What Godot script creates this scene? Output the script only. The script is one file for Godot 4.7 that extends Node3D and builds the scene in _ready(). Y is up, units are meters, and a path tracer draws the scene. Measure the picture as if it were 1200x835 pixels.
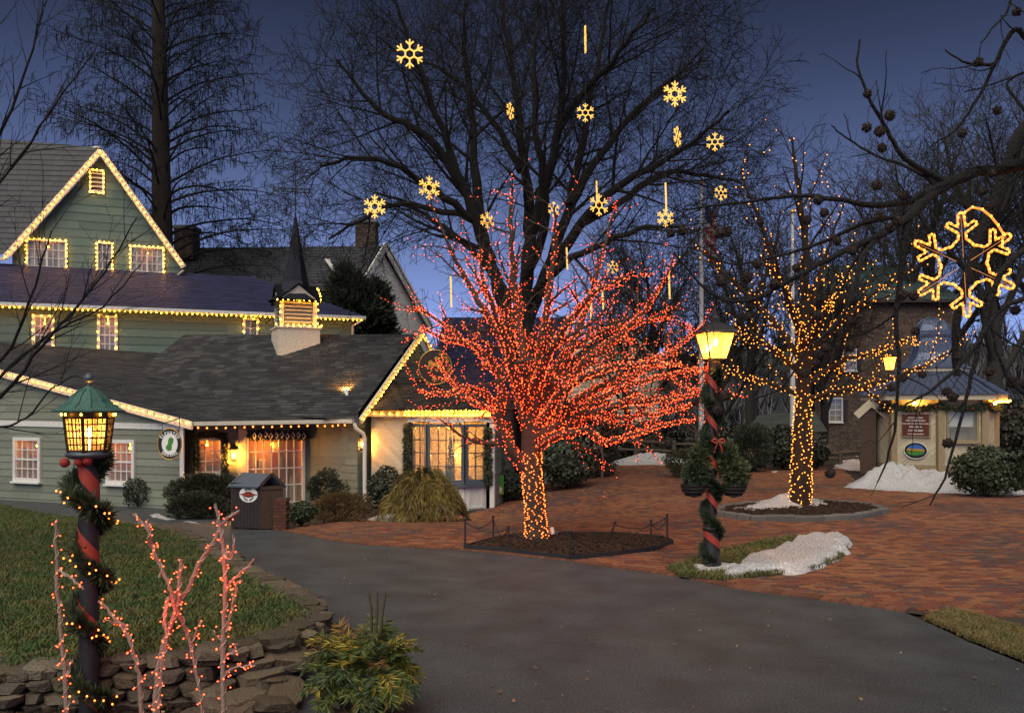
extends Node3D

# A village shop corner at dusk in winter. Camera at (0, 2.2, 0), looking along -z; the lens is shifted up instead of tilted.
const FPX := 1000.0
const HY := 478.0
const EYE := 2.2
const EAVE := 1.86

var rng := RandomNumberGenerator.new()
var M := {}
var used := {}
var base_of := {}


class Geo:
	var v := PackedVector3Array()
	var n := PackedVector3Array()
	var c := PackedColorArray()
	var ix := PackedInt32Array()
	var col := Color.WHITE

	func tri(a: Vector3, b: Vector3, d: Vector3) -> void:
		var nn := (b - a).cross(d - a).normalized()
		var i := v.size()
		v.append(a); v.append(b); v.append(d)
		for k in 3:
			n.append(nn); c.append(col)
		ix.append(i); ix.append(i + 2); ix.append(i + 1)

	func quad(a: Vector3, b: Vector3, d: Vector3, e: Vector3) -> void:
		var nn := (d - a).cross(e - b).normalized()
		var i := v.size()
		v.append(a); v.append(b); v.append(d); v.append(e)
		for k in 4:
			n.append(nn); c.append(col)
		ix.append(i); ix.append(i + 2); ix.append(i + 1)
		ix.append(i); ix.append(i + 3); ix.append(i + 2)

	func quad_out(a: Vector3, b: Vector3, d: Vector3, e: Vector3, mid: Vector3) -> void:
		if (d - a).cross(e - b).dot((a + b + d + e) * 0.25 - mid) < 0.0:
			quad(a, e, d, b)
		else:
			quad(a, b, d, e)

	func tri_out(a: Vector3, b: Vector3, d: Vector3, mid: Vector3) -> void:
		if (b - a).cross(d - a).dot((a + b + d) / 3.0 - mid) < 0.0:
			tri(a, d, b)
		else:
			tri(a, b, d)

	func box(t: Transform3D, s: Vector3) -> void:
		var x := t.basis.x * s.x * 0.5
		var y := t.basis.y * s.y * 0.5
		var z := t.basis.z * s.z * 0.5
		var o := t.origin
		quad(o - x - y + z, o + x - y + z, o + x + y + z, o - x + y + z)
		quad(o + x - y - z, o - x - y - z, o - x + y - z, o + x + y - z)
		quad(o + x - y + z, o + x - y - z, o + x + y - z, o + x + y + z)
		quad(o - x - y - z, o - x - y + z, o - x + y + z, o - x + y - z)
		quad(o - x + y + z, o + x + y + z, o + x + y - z, o - x + y - z)
		quad(o - x - y - z, o + x - y - z, o + x - y + z, o - x - y + z)

	func bx(at: Vector3, s: Vector3) -> void:
		box(Transform3D(Basis(), at), s)

	# a bar of rectangular section from a to b; w across, h along up
	func bar(a: Vector3, b: Vector3, w: float, h: float, up := Vector3.UP) -> void:
		var z := (b - a)
		var l := z.length()
		z /= l
		var x := up.cross(z).normalized()
		var y := z.cross(x)
		box(Transform3D(Basis(x, y, z), (a + b) * 0.5), Vector3(w, h, l))

	func cham(t: Transform3D, s: Vector3, b: float, jit := 0.0, r: RandomNumberGenerator = null) -> void:
		var h := s * 0.5
		var pt := {}
		for sx in [-1, 1]:
			for sy in [-1, 1]:
				for sz in [-1, 1]:
					var j := Vector3.ZERO
					if r:
						j = Vector3(r.randf_range(-jit, jit) * s.x, r.randf_range(-jit, jit) * s.y, r.randf_range(-jit, jit) * s.z)
					pt[[sx, sy, sz, 0]] = t * (Vector3(sx * h.x, sy * (h.y - b), sz * (h.z - b)) + j)
					pt[[sx, sy, sz, 1]] = t * (Vector3(sx * (h.x - b), sy * h.y, sz * (h.z - b)) + j)
					pt[[sx, sy, sz, 2]] = t * (Vector3(sx * (h.x - b), sy * (h.y - b), sz * h.z) + j)
		var o := t.origin
		for a in [-1, 1]:
			quad_out(pt[[a, -1, -1, 0]], pt[[a, 1, -1, 0]], pt[[a, 1, 1, 0]], pt[[a, -1, 1, 0]], o)
			quad_out(pt[[-1, a, -1, 1]], pt[[1, a, -1, 1]], pt[[1, a, 1, 1]], pt[[-1, a, 1, 1]], o)
			quad_out(pt[[-1, -1, a, 2]], pt[[1, -1, a, 2]], pt[[1, 1, a, 2]], pt[[-1, 1, a, 2]], o)
			for e in [-1, 1]:
				quad_out(pt[[a, e, -1, 0]], pt[[a, e, 1, 0]], pt[[a, e, 1, 1]], pt[[a, e, -1, 1]], o)
				quad_out(pt[[a, -1, e, 0]], pt[[a, 1, e, 0]], pt[[a, 1, e, 2]], pt[[a, -1, e, 2]], o)
				quad_out(pt[[-1, a, e, 1]], pt[[1, a, e, 1]], pt[[1, a, e, 2]], pt[[-1, a, e, 2]], o)
				for g in [-1, 1]:
					tri_out(pt[[a, e, g, 0]], pt[[a, e, g, 1]], pt[[a, e, g, 2]], o)

	func tube(pts: PackedVector3Array, radii: PackedFloat32Array, sides := 5, cap := false) -> void:
		var m := pts.size()
		if m < 2:
			return
		var i0 := v.size()
		var dir := (pts[1] - pts[0]).normalized()
		var x := dir.cross(Vector3.UP if absf(dir.y) < 0.9 else Vector3.RIGHT).normalized()
		for k in m:
			if k > 0:
				var d2 := (pts[mini(k + 1, m - 1)] - pts[k - 1])
				if d2.length_squared() > 1e-12:
					dir = d2.normalized()
				x = (x - dir * x.dot(dir)).normalized()
			var y := dir.cross(x)
			for s in sides:
				var a := TAU * s / sides
				var nn := x * cos(a) + y * sin(a)
				v.append(pts[k] + nn * radii[k])
				n.append(nn)
				c.append(col)
		for k in m - 1:
			for s in sides:
				var a := i0 + k * sides + s
				var b := i0 + k * sides + (s + 1) % sides
				ix.append(a); ix.append(a + sides); ix.append(b)
				ix.append(b); ix.append(a + sides); ix.append(b + sides)
		if cap:
			for e in [0, m - 1]:
				for s in range(1, sides - 1):
					var q: int = i0 + e * sides
					if e == 0:
						tri(v[q], v[q + s + 1], v[q + s])
					else:
						tri(v[q], v[q + s], v[q + s + 1])

	func rod(a: Vector3, b: Vector3, r: float, sides := 6, cap := true) -> void:
		tube(PackedVector3Array([a, b]), PackedFloat32Array([r, r]), sides, cap)

	func ball(o: Vector3, r: Vector3, rings := 6, segs := 8) -> void:
		var i0 := v.size()
		for i in rings + 1:
			var p := PI * i / rings
			for j in segs + 1:
				var a := TAU * j / segs
				var u := Vector3(sin(p) * cos(a), cos(p), sin(p) * sin(a))
				v.append(o + u * r)
				n.append((u / r).normalized())
				c.append(col)
		for i in rings:
			for j in segs:
				var a := i0 + i * (segs + 1) + j
				var b := a + segs + 1
				ix.append(a); ix.append(b); ix.append(a + 1)
				ix.append(a + 1); ix.append(b); ix.append(b + 1)

	# turns a profile of (radius, height) about the vertical through o
	func lathe(o: Vector3, prof: Array, segs := 12, flat := false, turn := 0.0) -> void:
		if flat:
			for k in prof.size() - 1:
				for s in segs:
					var a := TAU * s / segs + turn
					var b := TAU * (s + 1) / segs + turn
					var p: Vector2 = prof[k]
					var q: Vector2 = prof[k + 1]
					quad(o + Vector3(p.x * cos(b), p.y, p.x * sin(b)), o + Vector3(p.x * cos(a), p.y, p.x * sin(a)), o + Vector3(q.x * cos(a), q.y, q.x * sin(a)), o + Vector3(q.x * cos(b), q.y, q.x * sin(b)))
			return
		var i0 := v.size()
		for k in prof.size():
			var p: Vector2 = prof[k]
			var t: Vector2 = (prof[mini(k + 1, prof.size() - 1)] - prof[maxi(k - 1, 0)])
			var nr := Vector2(t.y, -t.x).normalized()
			for s in segs + 1:
				var a := TAU * s / segs + turn
				v.append(o + Vector3(p.x * cos(a), p.y, p.x * sin(a)))
				n.append(Vector3(nr.x * cos(a), nr.y, nr.x * sin(a)))
				c.append(col)
		for k in prof.size() - 1:
			for s in segs:
				var a := i0 + k * (segs + 1) + s
				var b := a + segs + 1
				ix.append(a); ix.append(a + 1); ix.append(b)
				ix.append(a + 1); ix.append(b + 1); ix.append(b)

	# a flat polygon in the plane (o, u, w) pushed out along u x w from depth d0 to d1
	func slab(poly: PackedVector2Array, o: Vector3, u: Vector3, w: Vector3, d0: float, d1: float, back := true) -> void:
		var nn := u.cross(w).normalized()
		var t := Geometry2D.triangulate_polygon(poly)
		if t.is_empty():
			return
		var ccw := not Geometry2D.is_polygon_clockwise(poly)
		for k in range(0, t.size(), 3):
			var a := o + u * poly[t[k]].x + w * poly[t[k]].y
			var b := o + u * poly[t[k + 1]].x + w * poly[t[k + 1]].y
			var d := o + u * poly[t[k + 2]].x + w * poly[t[k + 2]].y
			if (b - a).cross(d - a).dot(nn) < 0.0:
				var e := b
				b = d
				d = e
			tri(a + nn * d1, b + nn * d1, d + nn * d1)
			if back:
				tri(a + nn * d0, d + nn * d0, b + nn * d0)
		for k in poly.size():
			var p := o + u * poly[k].x + w * poly[k].y
			var q2 := poly[(k + 1) % poly.size()]
			var q := o + u * q2.x + w * q2.y
			if ccw:
				quad(p + nn * d0, q + nn * d0, q + nn * d1, p + nn * d1)
			else:
				quad(q + nn * d0, p + nn * d0, p + nn * d1, q + nn * d1)

	func build(m: Material, shift := Vector3.ZERO) -> ArrayMesh:
		var a := []
		a.resize(Mesh.ARRAY_MAX)
		if shift != Vector3.ZERO:
			for k in v.size():
				v[k] -= shift
		a[Mesh.ARRAY_VERTEX] = v
		a[Mesh.ARRAY_NORMAL] = n
		a[Mesh.ARRAY_COLOR] = c
		a[Mesh.ARRAY_INDEX] = ix
		var mesh := ArrayMesh.new()
		mesh.add_surface_from_arrays(Mesh.PRIMITIVE_TRIANGLES, a)
		mesh.surface_set_material(0, m)
		return mesh


# ---------- places ----------
func P(px: float, py: float, d: float) -> Vector3:
	return Vector3((px - 600.0) / FPX * d, EYE + (HY - py) / FPX * d, -d)


func sstep(a: float, b: float, x: float) -> float:
	var t := clampf((x - a) / (b - a), 0.0, 1.0)
	return t * t * (3.0 - 2.0 * t)


func gh(x: float, z: float) -> float:
	return -0.38 * sstep(14.5, 21.0, -z) * sstep(3.5, -1.0, x)


func G(px: float, py: float) -> Vector3:
	var d := EYE / (py - HY) * FPX
	for k in 12:
		d = (EYE - gh((px - 600.0) / FPX * d, -d)) / (py - HY) * FPX
	return P(px, py, d)


func XZ(px: float, py: float) -> Vector2:
	var g := G(px, py)
	return Vector2(g.x, g.z)


func ground(x: float, z: float, lift := 0.0) -> Vector3:
	return Vector3(x, gh(x, z) + lift, z)


# ---------- objects ----------
func numbered(called: String) -> String:
	var k: int = used.get(called, 0)
	used[called] = k + 1
	return called if k == 0 else "%s_%03d" % [called, k]


func thing(called: String, label: String, category: String, at: Vector3, group := "") -> Node3D:
	var o := Node3D.new()
	o.name = numbered(called)
	add_child(o)
	o.position = at
	base_of[o] = at
	tag(o, label, category, group)
	return o


func tag(o: Node, label: String, category: String, group := "", kind := "") -> void:
	o.set_meta("label", label)
	if category:
		o.set_meta("category", category)
	if group:
		o.set_meta("group", group)
	if kind:
		o.set_meta("kind", kind)


# a piece built in world coordinates
func put(called: String, g: Geo, m: Material, parent: Node3D = null) -> MeshInstance3D:
	var o := MeshInstance3D.new()
	var at := Vector3.ZERO
	if parent:
		at = base_of[parent]
	elif g.v.size():
		var lo := g.v[0]
		var hi := g.v[0]
		for p in g.v:
			lo = lo.min(p)
			hi = hi.max(p)
		at = Vector3((lo.x + hi.x) * 0.5, lo.y, (lo.z + hi.z) * 0.5)
		o.position = at
	o.mesh = g.build(m, at)
	if parent:
		o.name = called
		parent.add_child(o, true)
	else:
		o.name = numbered(called)
		add_child(o)
	base_of[o] = at
	return o


# a piece that shares a mesh, at a transform in world coordinates
func copy(called: String, mesh: Mesh, t: Transform3D, parent: Node3D, m: Material = null) -> MeshInstance3D:
	var o := MeshInstance3D.new()
	o.mesh = mesh
	if m:
		o.material_override = m
	o.name = called
	o.transform = Transform3D(t.basis, t.origin - base_of[parent])
	parent.add_child(o, true)
	base_of[o] = t.origin
	return o


func stuff(o: Node) -> Node:
	o.set_meta("kind", "stuff")
	return o


func structure(called: String, g: Geo, m: Material, label := "") -> MeshInstance3D:
	var o := put(called, g, m)
	o.set_meta("kind", "structure")
	if label:
		o.set_meta("label", label)
	return o


func lamp(at: Vector3, energy: float, col: Color, size := 0.05) -> OmniLight3D:
	var l := OmniLight3D.new()
	l.position = at
	l.light_energy = energy
	l.light_color = col
	l.light_size = size
	l.omni_range = 40.0
	l.omni_attenuation = 2.0
	l.shadow_enabled = true
	l.name = numbered("lamp_glow")
	add_child(l)
	return l


# ---------- materials ----------
func lin(r: float, g: float, b: float) -> Color:
	return Color(r, g, b).linear_to_srgb()


func noise_tex(seed_: int, freq: float, lo: Color, hi: Color, octaves := 4, cellular := false, size := 512, bias := 0.5) -> NoiseTexture2D:
	var f := FastNoiseLite.new()
	f.seed = seed_
	f.frequency = freq
	f.fractal_octaves = octaves
	f.noise_type = FastNoiseLite.TYPE_CELLULAR if cellular else FastNoiseLite.TYPE_SIMPLEX
	var t := NoiseTexture2D.new()
	t.width = size
	t.height = size
	t.seamless = true
	t.noise = f
	var gr := Gradient.new()
	gr.set_color(0, lo)
	gr.set_color(1, hi)
	gr.set_offset(0, clampf(bias - 0.4, 0.0, 1.0))
	gr.set_offset(1, clampf(bias + 0.4, 0.0, 1.0))
	t.color_ramp = gr
	return t


func mk(key: String, col: Color, rough := 0.85, grain = null, scale := 1.0, bump = null, bump_cm := 0.0, metal := 0.0, stretch := Vector3.ONE) -> StandardMaterial3D:
	var m := StandardMaterial3D.new()
	m.resource_name = key
	m.albedo_color = col
	m.roughness = rough
	m.metallic = metal
	m.vertex_color_use_as_albedo = true
	if grain:
		m.albedo_texture = grain
	if bump:
		m.heightmap_enabled = true
		m.heightmap_texture = bump
		m.heightmap_scale = bump_cm
	if grain or bump:
		m.uv1_triplanar = true
		m.uv1_world_triplanar = true
		m.uv1_scale = stretch * scale
	M[key] = m
	return m


func glow(key: String, emit: Color, energy: float, base := Color(0.5, 0.5, 0.5)) -> StandardMaterial3D:
	var m := StandardMaterial3D.new()
	m.resource_name = key
	m.albedo_color = base
	m.roughness = 0.5
	m.emission_enabled = true
	m.emission = emit
	m.emission_energy_multiplier = energy
	M[key] = m
	return m


func glass(key: String, col: Color, alpha: float) -> StandardMaterial3D:
	var m := StandardMaterial3D.new()
	m.resource_name = key
	m.albedo_color = Color(col.r, col.g, col.b, alpha)
	m.transparency = BaseMaterial3D.TRANSPARENCY_ALPHA
	m.roughness = 0.03
	M[key] = m
	return m


func make_materials() -> void:
	var fine := noise_tex(3, 0.03, Color(0.62, 0.62, 0.62), Color(1, 1, 1))
	var grit := noise_tex(5, 0.22, Color(0.45, 0.45, 0.45), Color(1, 1, 1), 3)
	var blot := noise_tex(8, 0.008, Color(0.6, 0.62, 0.66), Color(1, 1, 1), 5)
	var bumps := noise_tex(11, 0.06, Color.BLACK, Color.WHITE, 4)
	var gritb := noise_tex(13, 0.25, Color.BLACK, Color.WHITE, 2)
	var bark := noise_tex(17, 0.05, Color(0.4, 0.4, 0.4), Color(1, 1, 1), 4)
	# ground
	var asphalt := mk("asphalt", lin(0.115, 0.142, 0.165), 0.72, noise_tex(21, 0.014, Color(0.78, 0.78, 0.79), Color(1, 1, 1), 6, false, 1024), 0.07, gritb, 0.5)
	asphalt.detail_enabled = true
	asphalt.detail_blend_mode = BaseMaterial3D.BLEND_MODE_MUL
	asphalt.detail_uv_layer = BaseMaterial3D.DETAIL_UV_2
	asphalt.uv2_triplanar = true
	asphalt.uv2_world_triplanar = true
	asphalt.uv2_scale = Vector3.ONE * 0.3
	asphalt.detail_albedo = noise_tex(22, 0.16, Color(0.3, 0.3, 0.3), Color(1, 1, 1), 3, false, 1024)
	mk("soil", lin(0.055, 0.04, 0.026), 0.95, grit, 1.6, bumps, 3.0)
	mk("turf", lin(0.05, 0.062, 0.018), 0.95, grit, 1.2, bumps, 2.0)
	mk("far_ground", lin(0.05, 0.05, 0.03), 0.95, grit, 0.4)
	mk("mortar", lin(0.07, 0.05, 0.042), 0.95, grit, 2.0)
	mk("brick", Color.WHITE, 0.8, grit, 2.2, gritb, 0.6)
	mk("mulch", Color.WHITE, 0.95, grit, 3.0, bumps, 1.5)
	var snow := mk("snow", lin(0.78, 0.79, 0.84), 0.75, noise_tex(25, 0.06, Color(0.6, 0.59, 0.58), Color(1, 1, 1), 5), 0.7, gritb, 2.0)
	snow.subsurf_scatter_enabled = true
	snow.subsurf_scatter_strength = 0.15
	mk("grass_blade", Color.WHITE, 0.8)
	mk("stone", Color.WHITE, 0.88, grit, 0.8, bumps, 0.9)
	mk("granite", lin(0.3, 0.29, 0.28), 0.85, grit, 3.0, gritb, 0.8)
	# building
	var grainy := noise_tex(31, 0.02, Color(0.88, 0.88, 0.88), Color(1, 1, 1), 5)
	mk("siding", Color.WHITE, 0.7, grainy, 0.7, gritb, 0.15, 0.0, Vector3(0.5, 3.0, 0.5))
	mk("shingle", Color.WHITE, 0.8, grit, 1.5, gritb, 0.5)
	mk("slate", Color.WHITE, 0.55, fine, 0.9, gritb, 0.3)
	mk("trim", lin(0.62, 0.58, 0.48), 0.55, grainy, 1.0)
	mk("trim_white", lin(0.68, 0.67, 0.64), 0.5, grainy, 1.0)
	mk("cream", lin(0.56, 0.5, 0.36), 0.6, grainy, 1.0)
	mk("tan", lin(0.3, 0.23, 0.13), 0.6, grainy, 1.0)
	mk("slate_blue", lin(0.075, 0.095, 0.115), 0.45, grainy, 1.0)
	mk("dark_wood", lin(0.035, 0.026, 0.022), 0.6, noise_tex(33, 0.03, Color(0.5, 0.5, 0.5), Color(1, 1, 1), 4), 1.2, null, 0.0, 0.0, Vector3(5, 0.5, 5))
	mk("brown_wood", lin(0.1, 0.055, 0.03), 0.6, noise_tex(34, 0.03, Color(0.5, 0.5, 0.5), Color(1, 1, 1), 4), 1.2, null, 0.0, 0.0, Vector3(5, 0.5, 5))
	mk("rail_wood", lin(0.16, 0.13, 0.1), 0.9, bark, 1.6, bumps, 1.0)
	mk("metal_roof", lin(0.17, 0.205, 0.3), 0.36, noise_tex(35, 0.03, Color(0.55, 0.58, 0.66), Color(1, 1, 1), 5), 0.9, null, 0.0, 0.5)
	mk("spire_metal", lin(0.028, 0.031, 0.05), 0.4, fine, 0.7, null, 0.0, 0.5)
	mk("verdigris", lin(0.11, 0.27, 0.22), 0.6, noise_tex(37, 0.04, Color(0.35, 0.4, 0.42), Color(1, 1, 1), 5), 4.0, gritb, 0.2, 0.2)
	mk("iron", lin(0.016, 0.016, 0.018), 0.5)
	mk("bronze", lin(0.05, 0.035, 0.02), 0.45, fine, 3.0, null, 0.0, 0.5)
	mk("pewter", lin(0.12, 0.14, 0.17), 0.5, fine, 4.0, null, 0.0, 0.4)
	mk("gold", lin(0.62, 0.36, 0.06), 0.4, null, 1.0, null, 0.0, 0.6)
	mk("sign_black", lin(0.012, 0.013, 0.014), 0.4)
	mk("sign_brown", lin(0.09, 0.025, 0.015), 0.45)
	mk("sign_white", lin(0.72, 0.72, 0.68), 0.5)
	mk("sign_green", lin(0.05, 0.2, 0.03), 0.5)
	mk("sign_blue", lin(0.03, 0.12, 0.4), 0.5)
	mk("paint", Color.WHITE, 0.55)
	mk("cloth", Color.WHITE, 0.9, fine, 4.0)
	mk("red_cloth", lin(0.4, 0.03, 0.02), 0.8, fine, 5.0)
	mk("red_ribbon", lin(0.5, 0.06, 0.03), 0.55, fine, 6.0)
	mk("plaster", lin(0.6, 0.5, 0.32), 0.9, fine, 1.0)
	mk("bare_wood", lin(0.32, 0.27, 0.2), 0.9)
	mk("wire", lin(0.03, 0.04, 0.03), 0.7)
	mk("rope", lin(0.5, 0.35, 0.15), 0.6)
	mk("chimney_brick", Color.WHITE, 0.9, grit, 2.0, gritb, 0.6)
	# plants
	mk("bark_dark", lin(0.012, 0.0105, 0.011), 0.9, bark, 1.2, bumps, 2.0, 0.0, Vector3(2, 0.6, 2))
	mk("bark_grey", lin(0.075, 0.068, 0.06), 0.9, bark, 1.5, bumps, 2.0, 0.0, Vector3(2, 0.6, 2))
	mk("bark_brown", lin(0.05, 0.03, 0.02), 0.9, bark, 1.5, bumps, 2.0, 0.0, Vector3(2, 0.5, 2))
	mk("bark_tan", lin(0.2, 0.15, 0.105), 0.9, bark, 2.0, bumps, 2.0, 0.0, Vector3(2, 0.5, 2))
	mk("stick", lin(0.58, 0.44, 0.36), 0.75, bark, 4.0, bumps, 0.6)
	var leaf := mk("leaf", Color.WHITE, 0.6)
	leaf.backlight_enabled = true
	leaf.backlight = Color(0.25, 0.25, 0.2)
	mk("needle", Color.WHITE, 0.7)
	mk("seed", lin(0.022, 0.012, 0.009), 0.95)
	# glass and light
	glass("pane", Color(0.85, 0.9, 0.9), 0.08)
	glass("amber_glass", Color(0.95, 0.8, 0.45), 0.35)
	glow("bulb_warm", Color(1.0, 0.66, 0.14), 17.0)
	glow("bulb_gold", Color(1.0, 0.54, 0.13), 2.3)
	glow("bulb_red", Color(1.0, 0.25, 0.09), 3.0)
	glow("bulb_orange", Color(1.0, 0.42, 0.12), 2.6)
	glow("rope_gold", Color(1.0, 0.52, 0.06), 0.5)
	glow("bulb_coral", Color(1.0, 0.36, 0.14), 3.0)
	glow("rope_dim", Color(1.0, 0.74, 0.22), 0.42)
	glow("flame", Color(1.0, 0.78, 0.42), 14.0)
	glow("lamp_pane", Color(1.0, 0.66, 0.25), 0.75, Color(0.7, 0.6, 0.4))
	glow("screen_warm", Color(1.0, 0.62, 0.26), 0.8)


# ---------- lights, camera ----------
func make_camera_and_light() -> void:
	var cam := Camera3D.new()
	cam.name = "camera"
	cam.projection = Camera3D.PROJECTION_FRUSTUM
	cam.near = 0.1
	cam.far = 600.0
	cam.size = 0.1 * 835.0 / FPX
	cam.frustum_offset = Vector2(0, 0.1 * (HY - 417.5) / FPX)
	cam.position = Vector3(0, EYE, 0)
	add_child(cam)
	cam.current = true
	var e := Environment.new()
	e.background_mode = Environment.BG_SKY
	var sm := ProceduralSkyMaterial.new()
	sm.sky_top_color = lin(0.0013, 0.0014, 0.0032)
	sm.sky_horizon_color = lin(0.148, 0.212, 0.45)
	sm.sky_curve = 0.104
	sm.ground_bottom_color = Color8(30, 28, 28)
	sm.ground_horizon_color = Color8(60, 66, 80)
	sm.sun_angle_max = 0.0
	var sky := Sky.new()
	sky.sky_material = sm
	e.sky = sky
	e.tonemap_mode = Environment.TONE_MAPPER_LINEAR
	e.tonemap_exposure = 3.3
	e.sdfgi_enabled = true
	e.ssao_enabled = true
	e.ssil_enabled = true
	var we := WorldEnvironment.new()
	we.name = "world"
	we.environment = e
	add_child(we)
	# the last soft light of the evening, from the bright half of the sky behind the camera
	var sun := DirectionalLight3D.new()
	sun.name = "afterglow"
	sun.light_energy = 0.4
	sun.light_angular_distance = 70.0
	sun.light_color = Color(1.0, 0.96, 0.89)
	sun.sky_mode = DirectionalLight3D.SKY_MODE_LIGHT_ONLY
	sun.rotation_degrees = Vector3(-52, -18, 0)
	sun.shadow_enabled = true
	add_child(sun)


# ---------- building blocks ----------
# Lays tiles, boards or shingles on a flat polygon (seen from outside its corners run anticlockwise). u runs along the courses.
# Each piece is a wedge whose lower edge stands proud. With parent and called given, each is a part; otherwise all go into g.
func lay(poly: Array, u: Vector3, du: float, dv: float, proud: float, tints: Array, holes: Array, g: Geo, parent: Node3D, called: String, mat: Material, gap := 0.006) -> void:
	var nrm: Vector3 = (poly[1] - poly[0]).cross(poly[2] - poly[0]).normalized()
	if u == Vector3.ZERO:
		u = Vector3.UP.cross(nrm)
	u = (u - nrm * u.dot(nrm)).normalized()
	var w := nrm.cross(u)
	var o: Vector3 = poly[0]
	var flat := PackedVector2Array()
	var lo := Vector2(1e9, 1e9)
	var hi := Vector2(-1e9, -1e9)
	for p in poly:
		var q := Vector2((p - o).dot(u), (p - o).dot(w))
		flat.append(q)
		lo = lo.min(q)
		hi = hi.max(q)
	var cut := []
	for h in holes:
		var f := PackedVector2Array()
		for p in h:
			f.append(Vector2((p - o).dot(u), (p - o).dot(w)))
		cut.append(f)
	var rows := int(ceil((hi.y - lo.y) / dv))
	for r in rows:
		var y0 := lo.y + r * dv
		var x := lo.x - rng.randf() * du
		while x < hi.x:
			var l := du * rng.randf_range(0.85, 1.15)
			var pieces: Array = Geometry2D.intersect_polygons(PackedVector2Array([Vector2(x, y0), Vector2(x + l - gap, y0), Vector2(x + l - gap, y0 + dv), Vector2(x, y0 + dv)]), flat)
			x += l
			for f in cut:
				var left := []
				for q in pieces:
					left.append_array(Geometry2D.clip_polygons(q, f))
				pieces = left
			if pieces.is_empty():
				continue
			var tint: Color = tints[rng.randi() % tints.size()]
			var k := rng.randf_range(0.85, 1.12)
			tint = Color(tint.r * k, tint.g * k, tint.b * k)
			for q: PackedVector2Array in pieces:
				var one := g if parent == null else Geo.new()
				one.col = tint
				wedge(one, q, o, u, w, nrm, y0, dv, proud * rng.randf_range(0.85, 1.15))
				if parent and one.v.size():
					put(called, one, mat, parent)


func wedge(g: Geo, q: PackedVector2Array, o: Vector3, u: Vector3, w: Vector3, nrm: Vector3, y0: float, dv: float, proud: float) -> void:
	var t := Geometry2D.triangulate_polygon(q)
	if t.is_empty():
		return
	var top := []
	var low := []
	for p in q:
		var b := o + u * p.x + w * p.y
		low.append(b)
		top.append(b + nrm * (proud * (1.0 - 0.8 * (p.y - y0) / dv) + 0.002))
	for k in range(0, t.size(), 3):
		var a: Vector3 = top[t[k]]
		var b: Vector3 = top[t[k + 1]]
		var d: Vector3 = top[t[k + 2]]
		if (b - a).cross(d - a).dot(nrm) < 0.0:
			g.tri(a, d, b)
		else:
			g.tri(a, b, d)
	var cw := Geometry2D.is_polygon_clockwise(q)
	for k in q.size():
		var j := (k + 1) % q.size()
		if cw:
			g.quad(low[j], low[k], top[k], top[j])
		else:
			g.quad(low[k], low[j], top[j], top[k])


# corners of an upright rectangle on a wall: middle of its foot, direction to its right, width, height
func rect(foot: Vector3, u: Vector3, w: float, h: float) -> Array:
	return [foot - u * w * 0.5, foot + u * w * 0.5, foot + u * w * 0.5 + Vector3.UP * h, foot - u * w * 0.5 + Vector3.UP * h]


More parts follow.
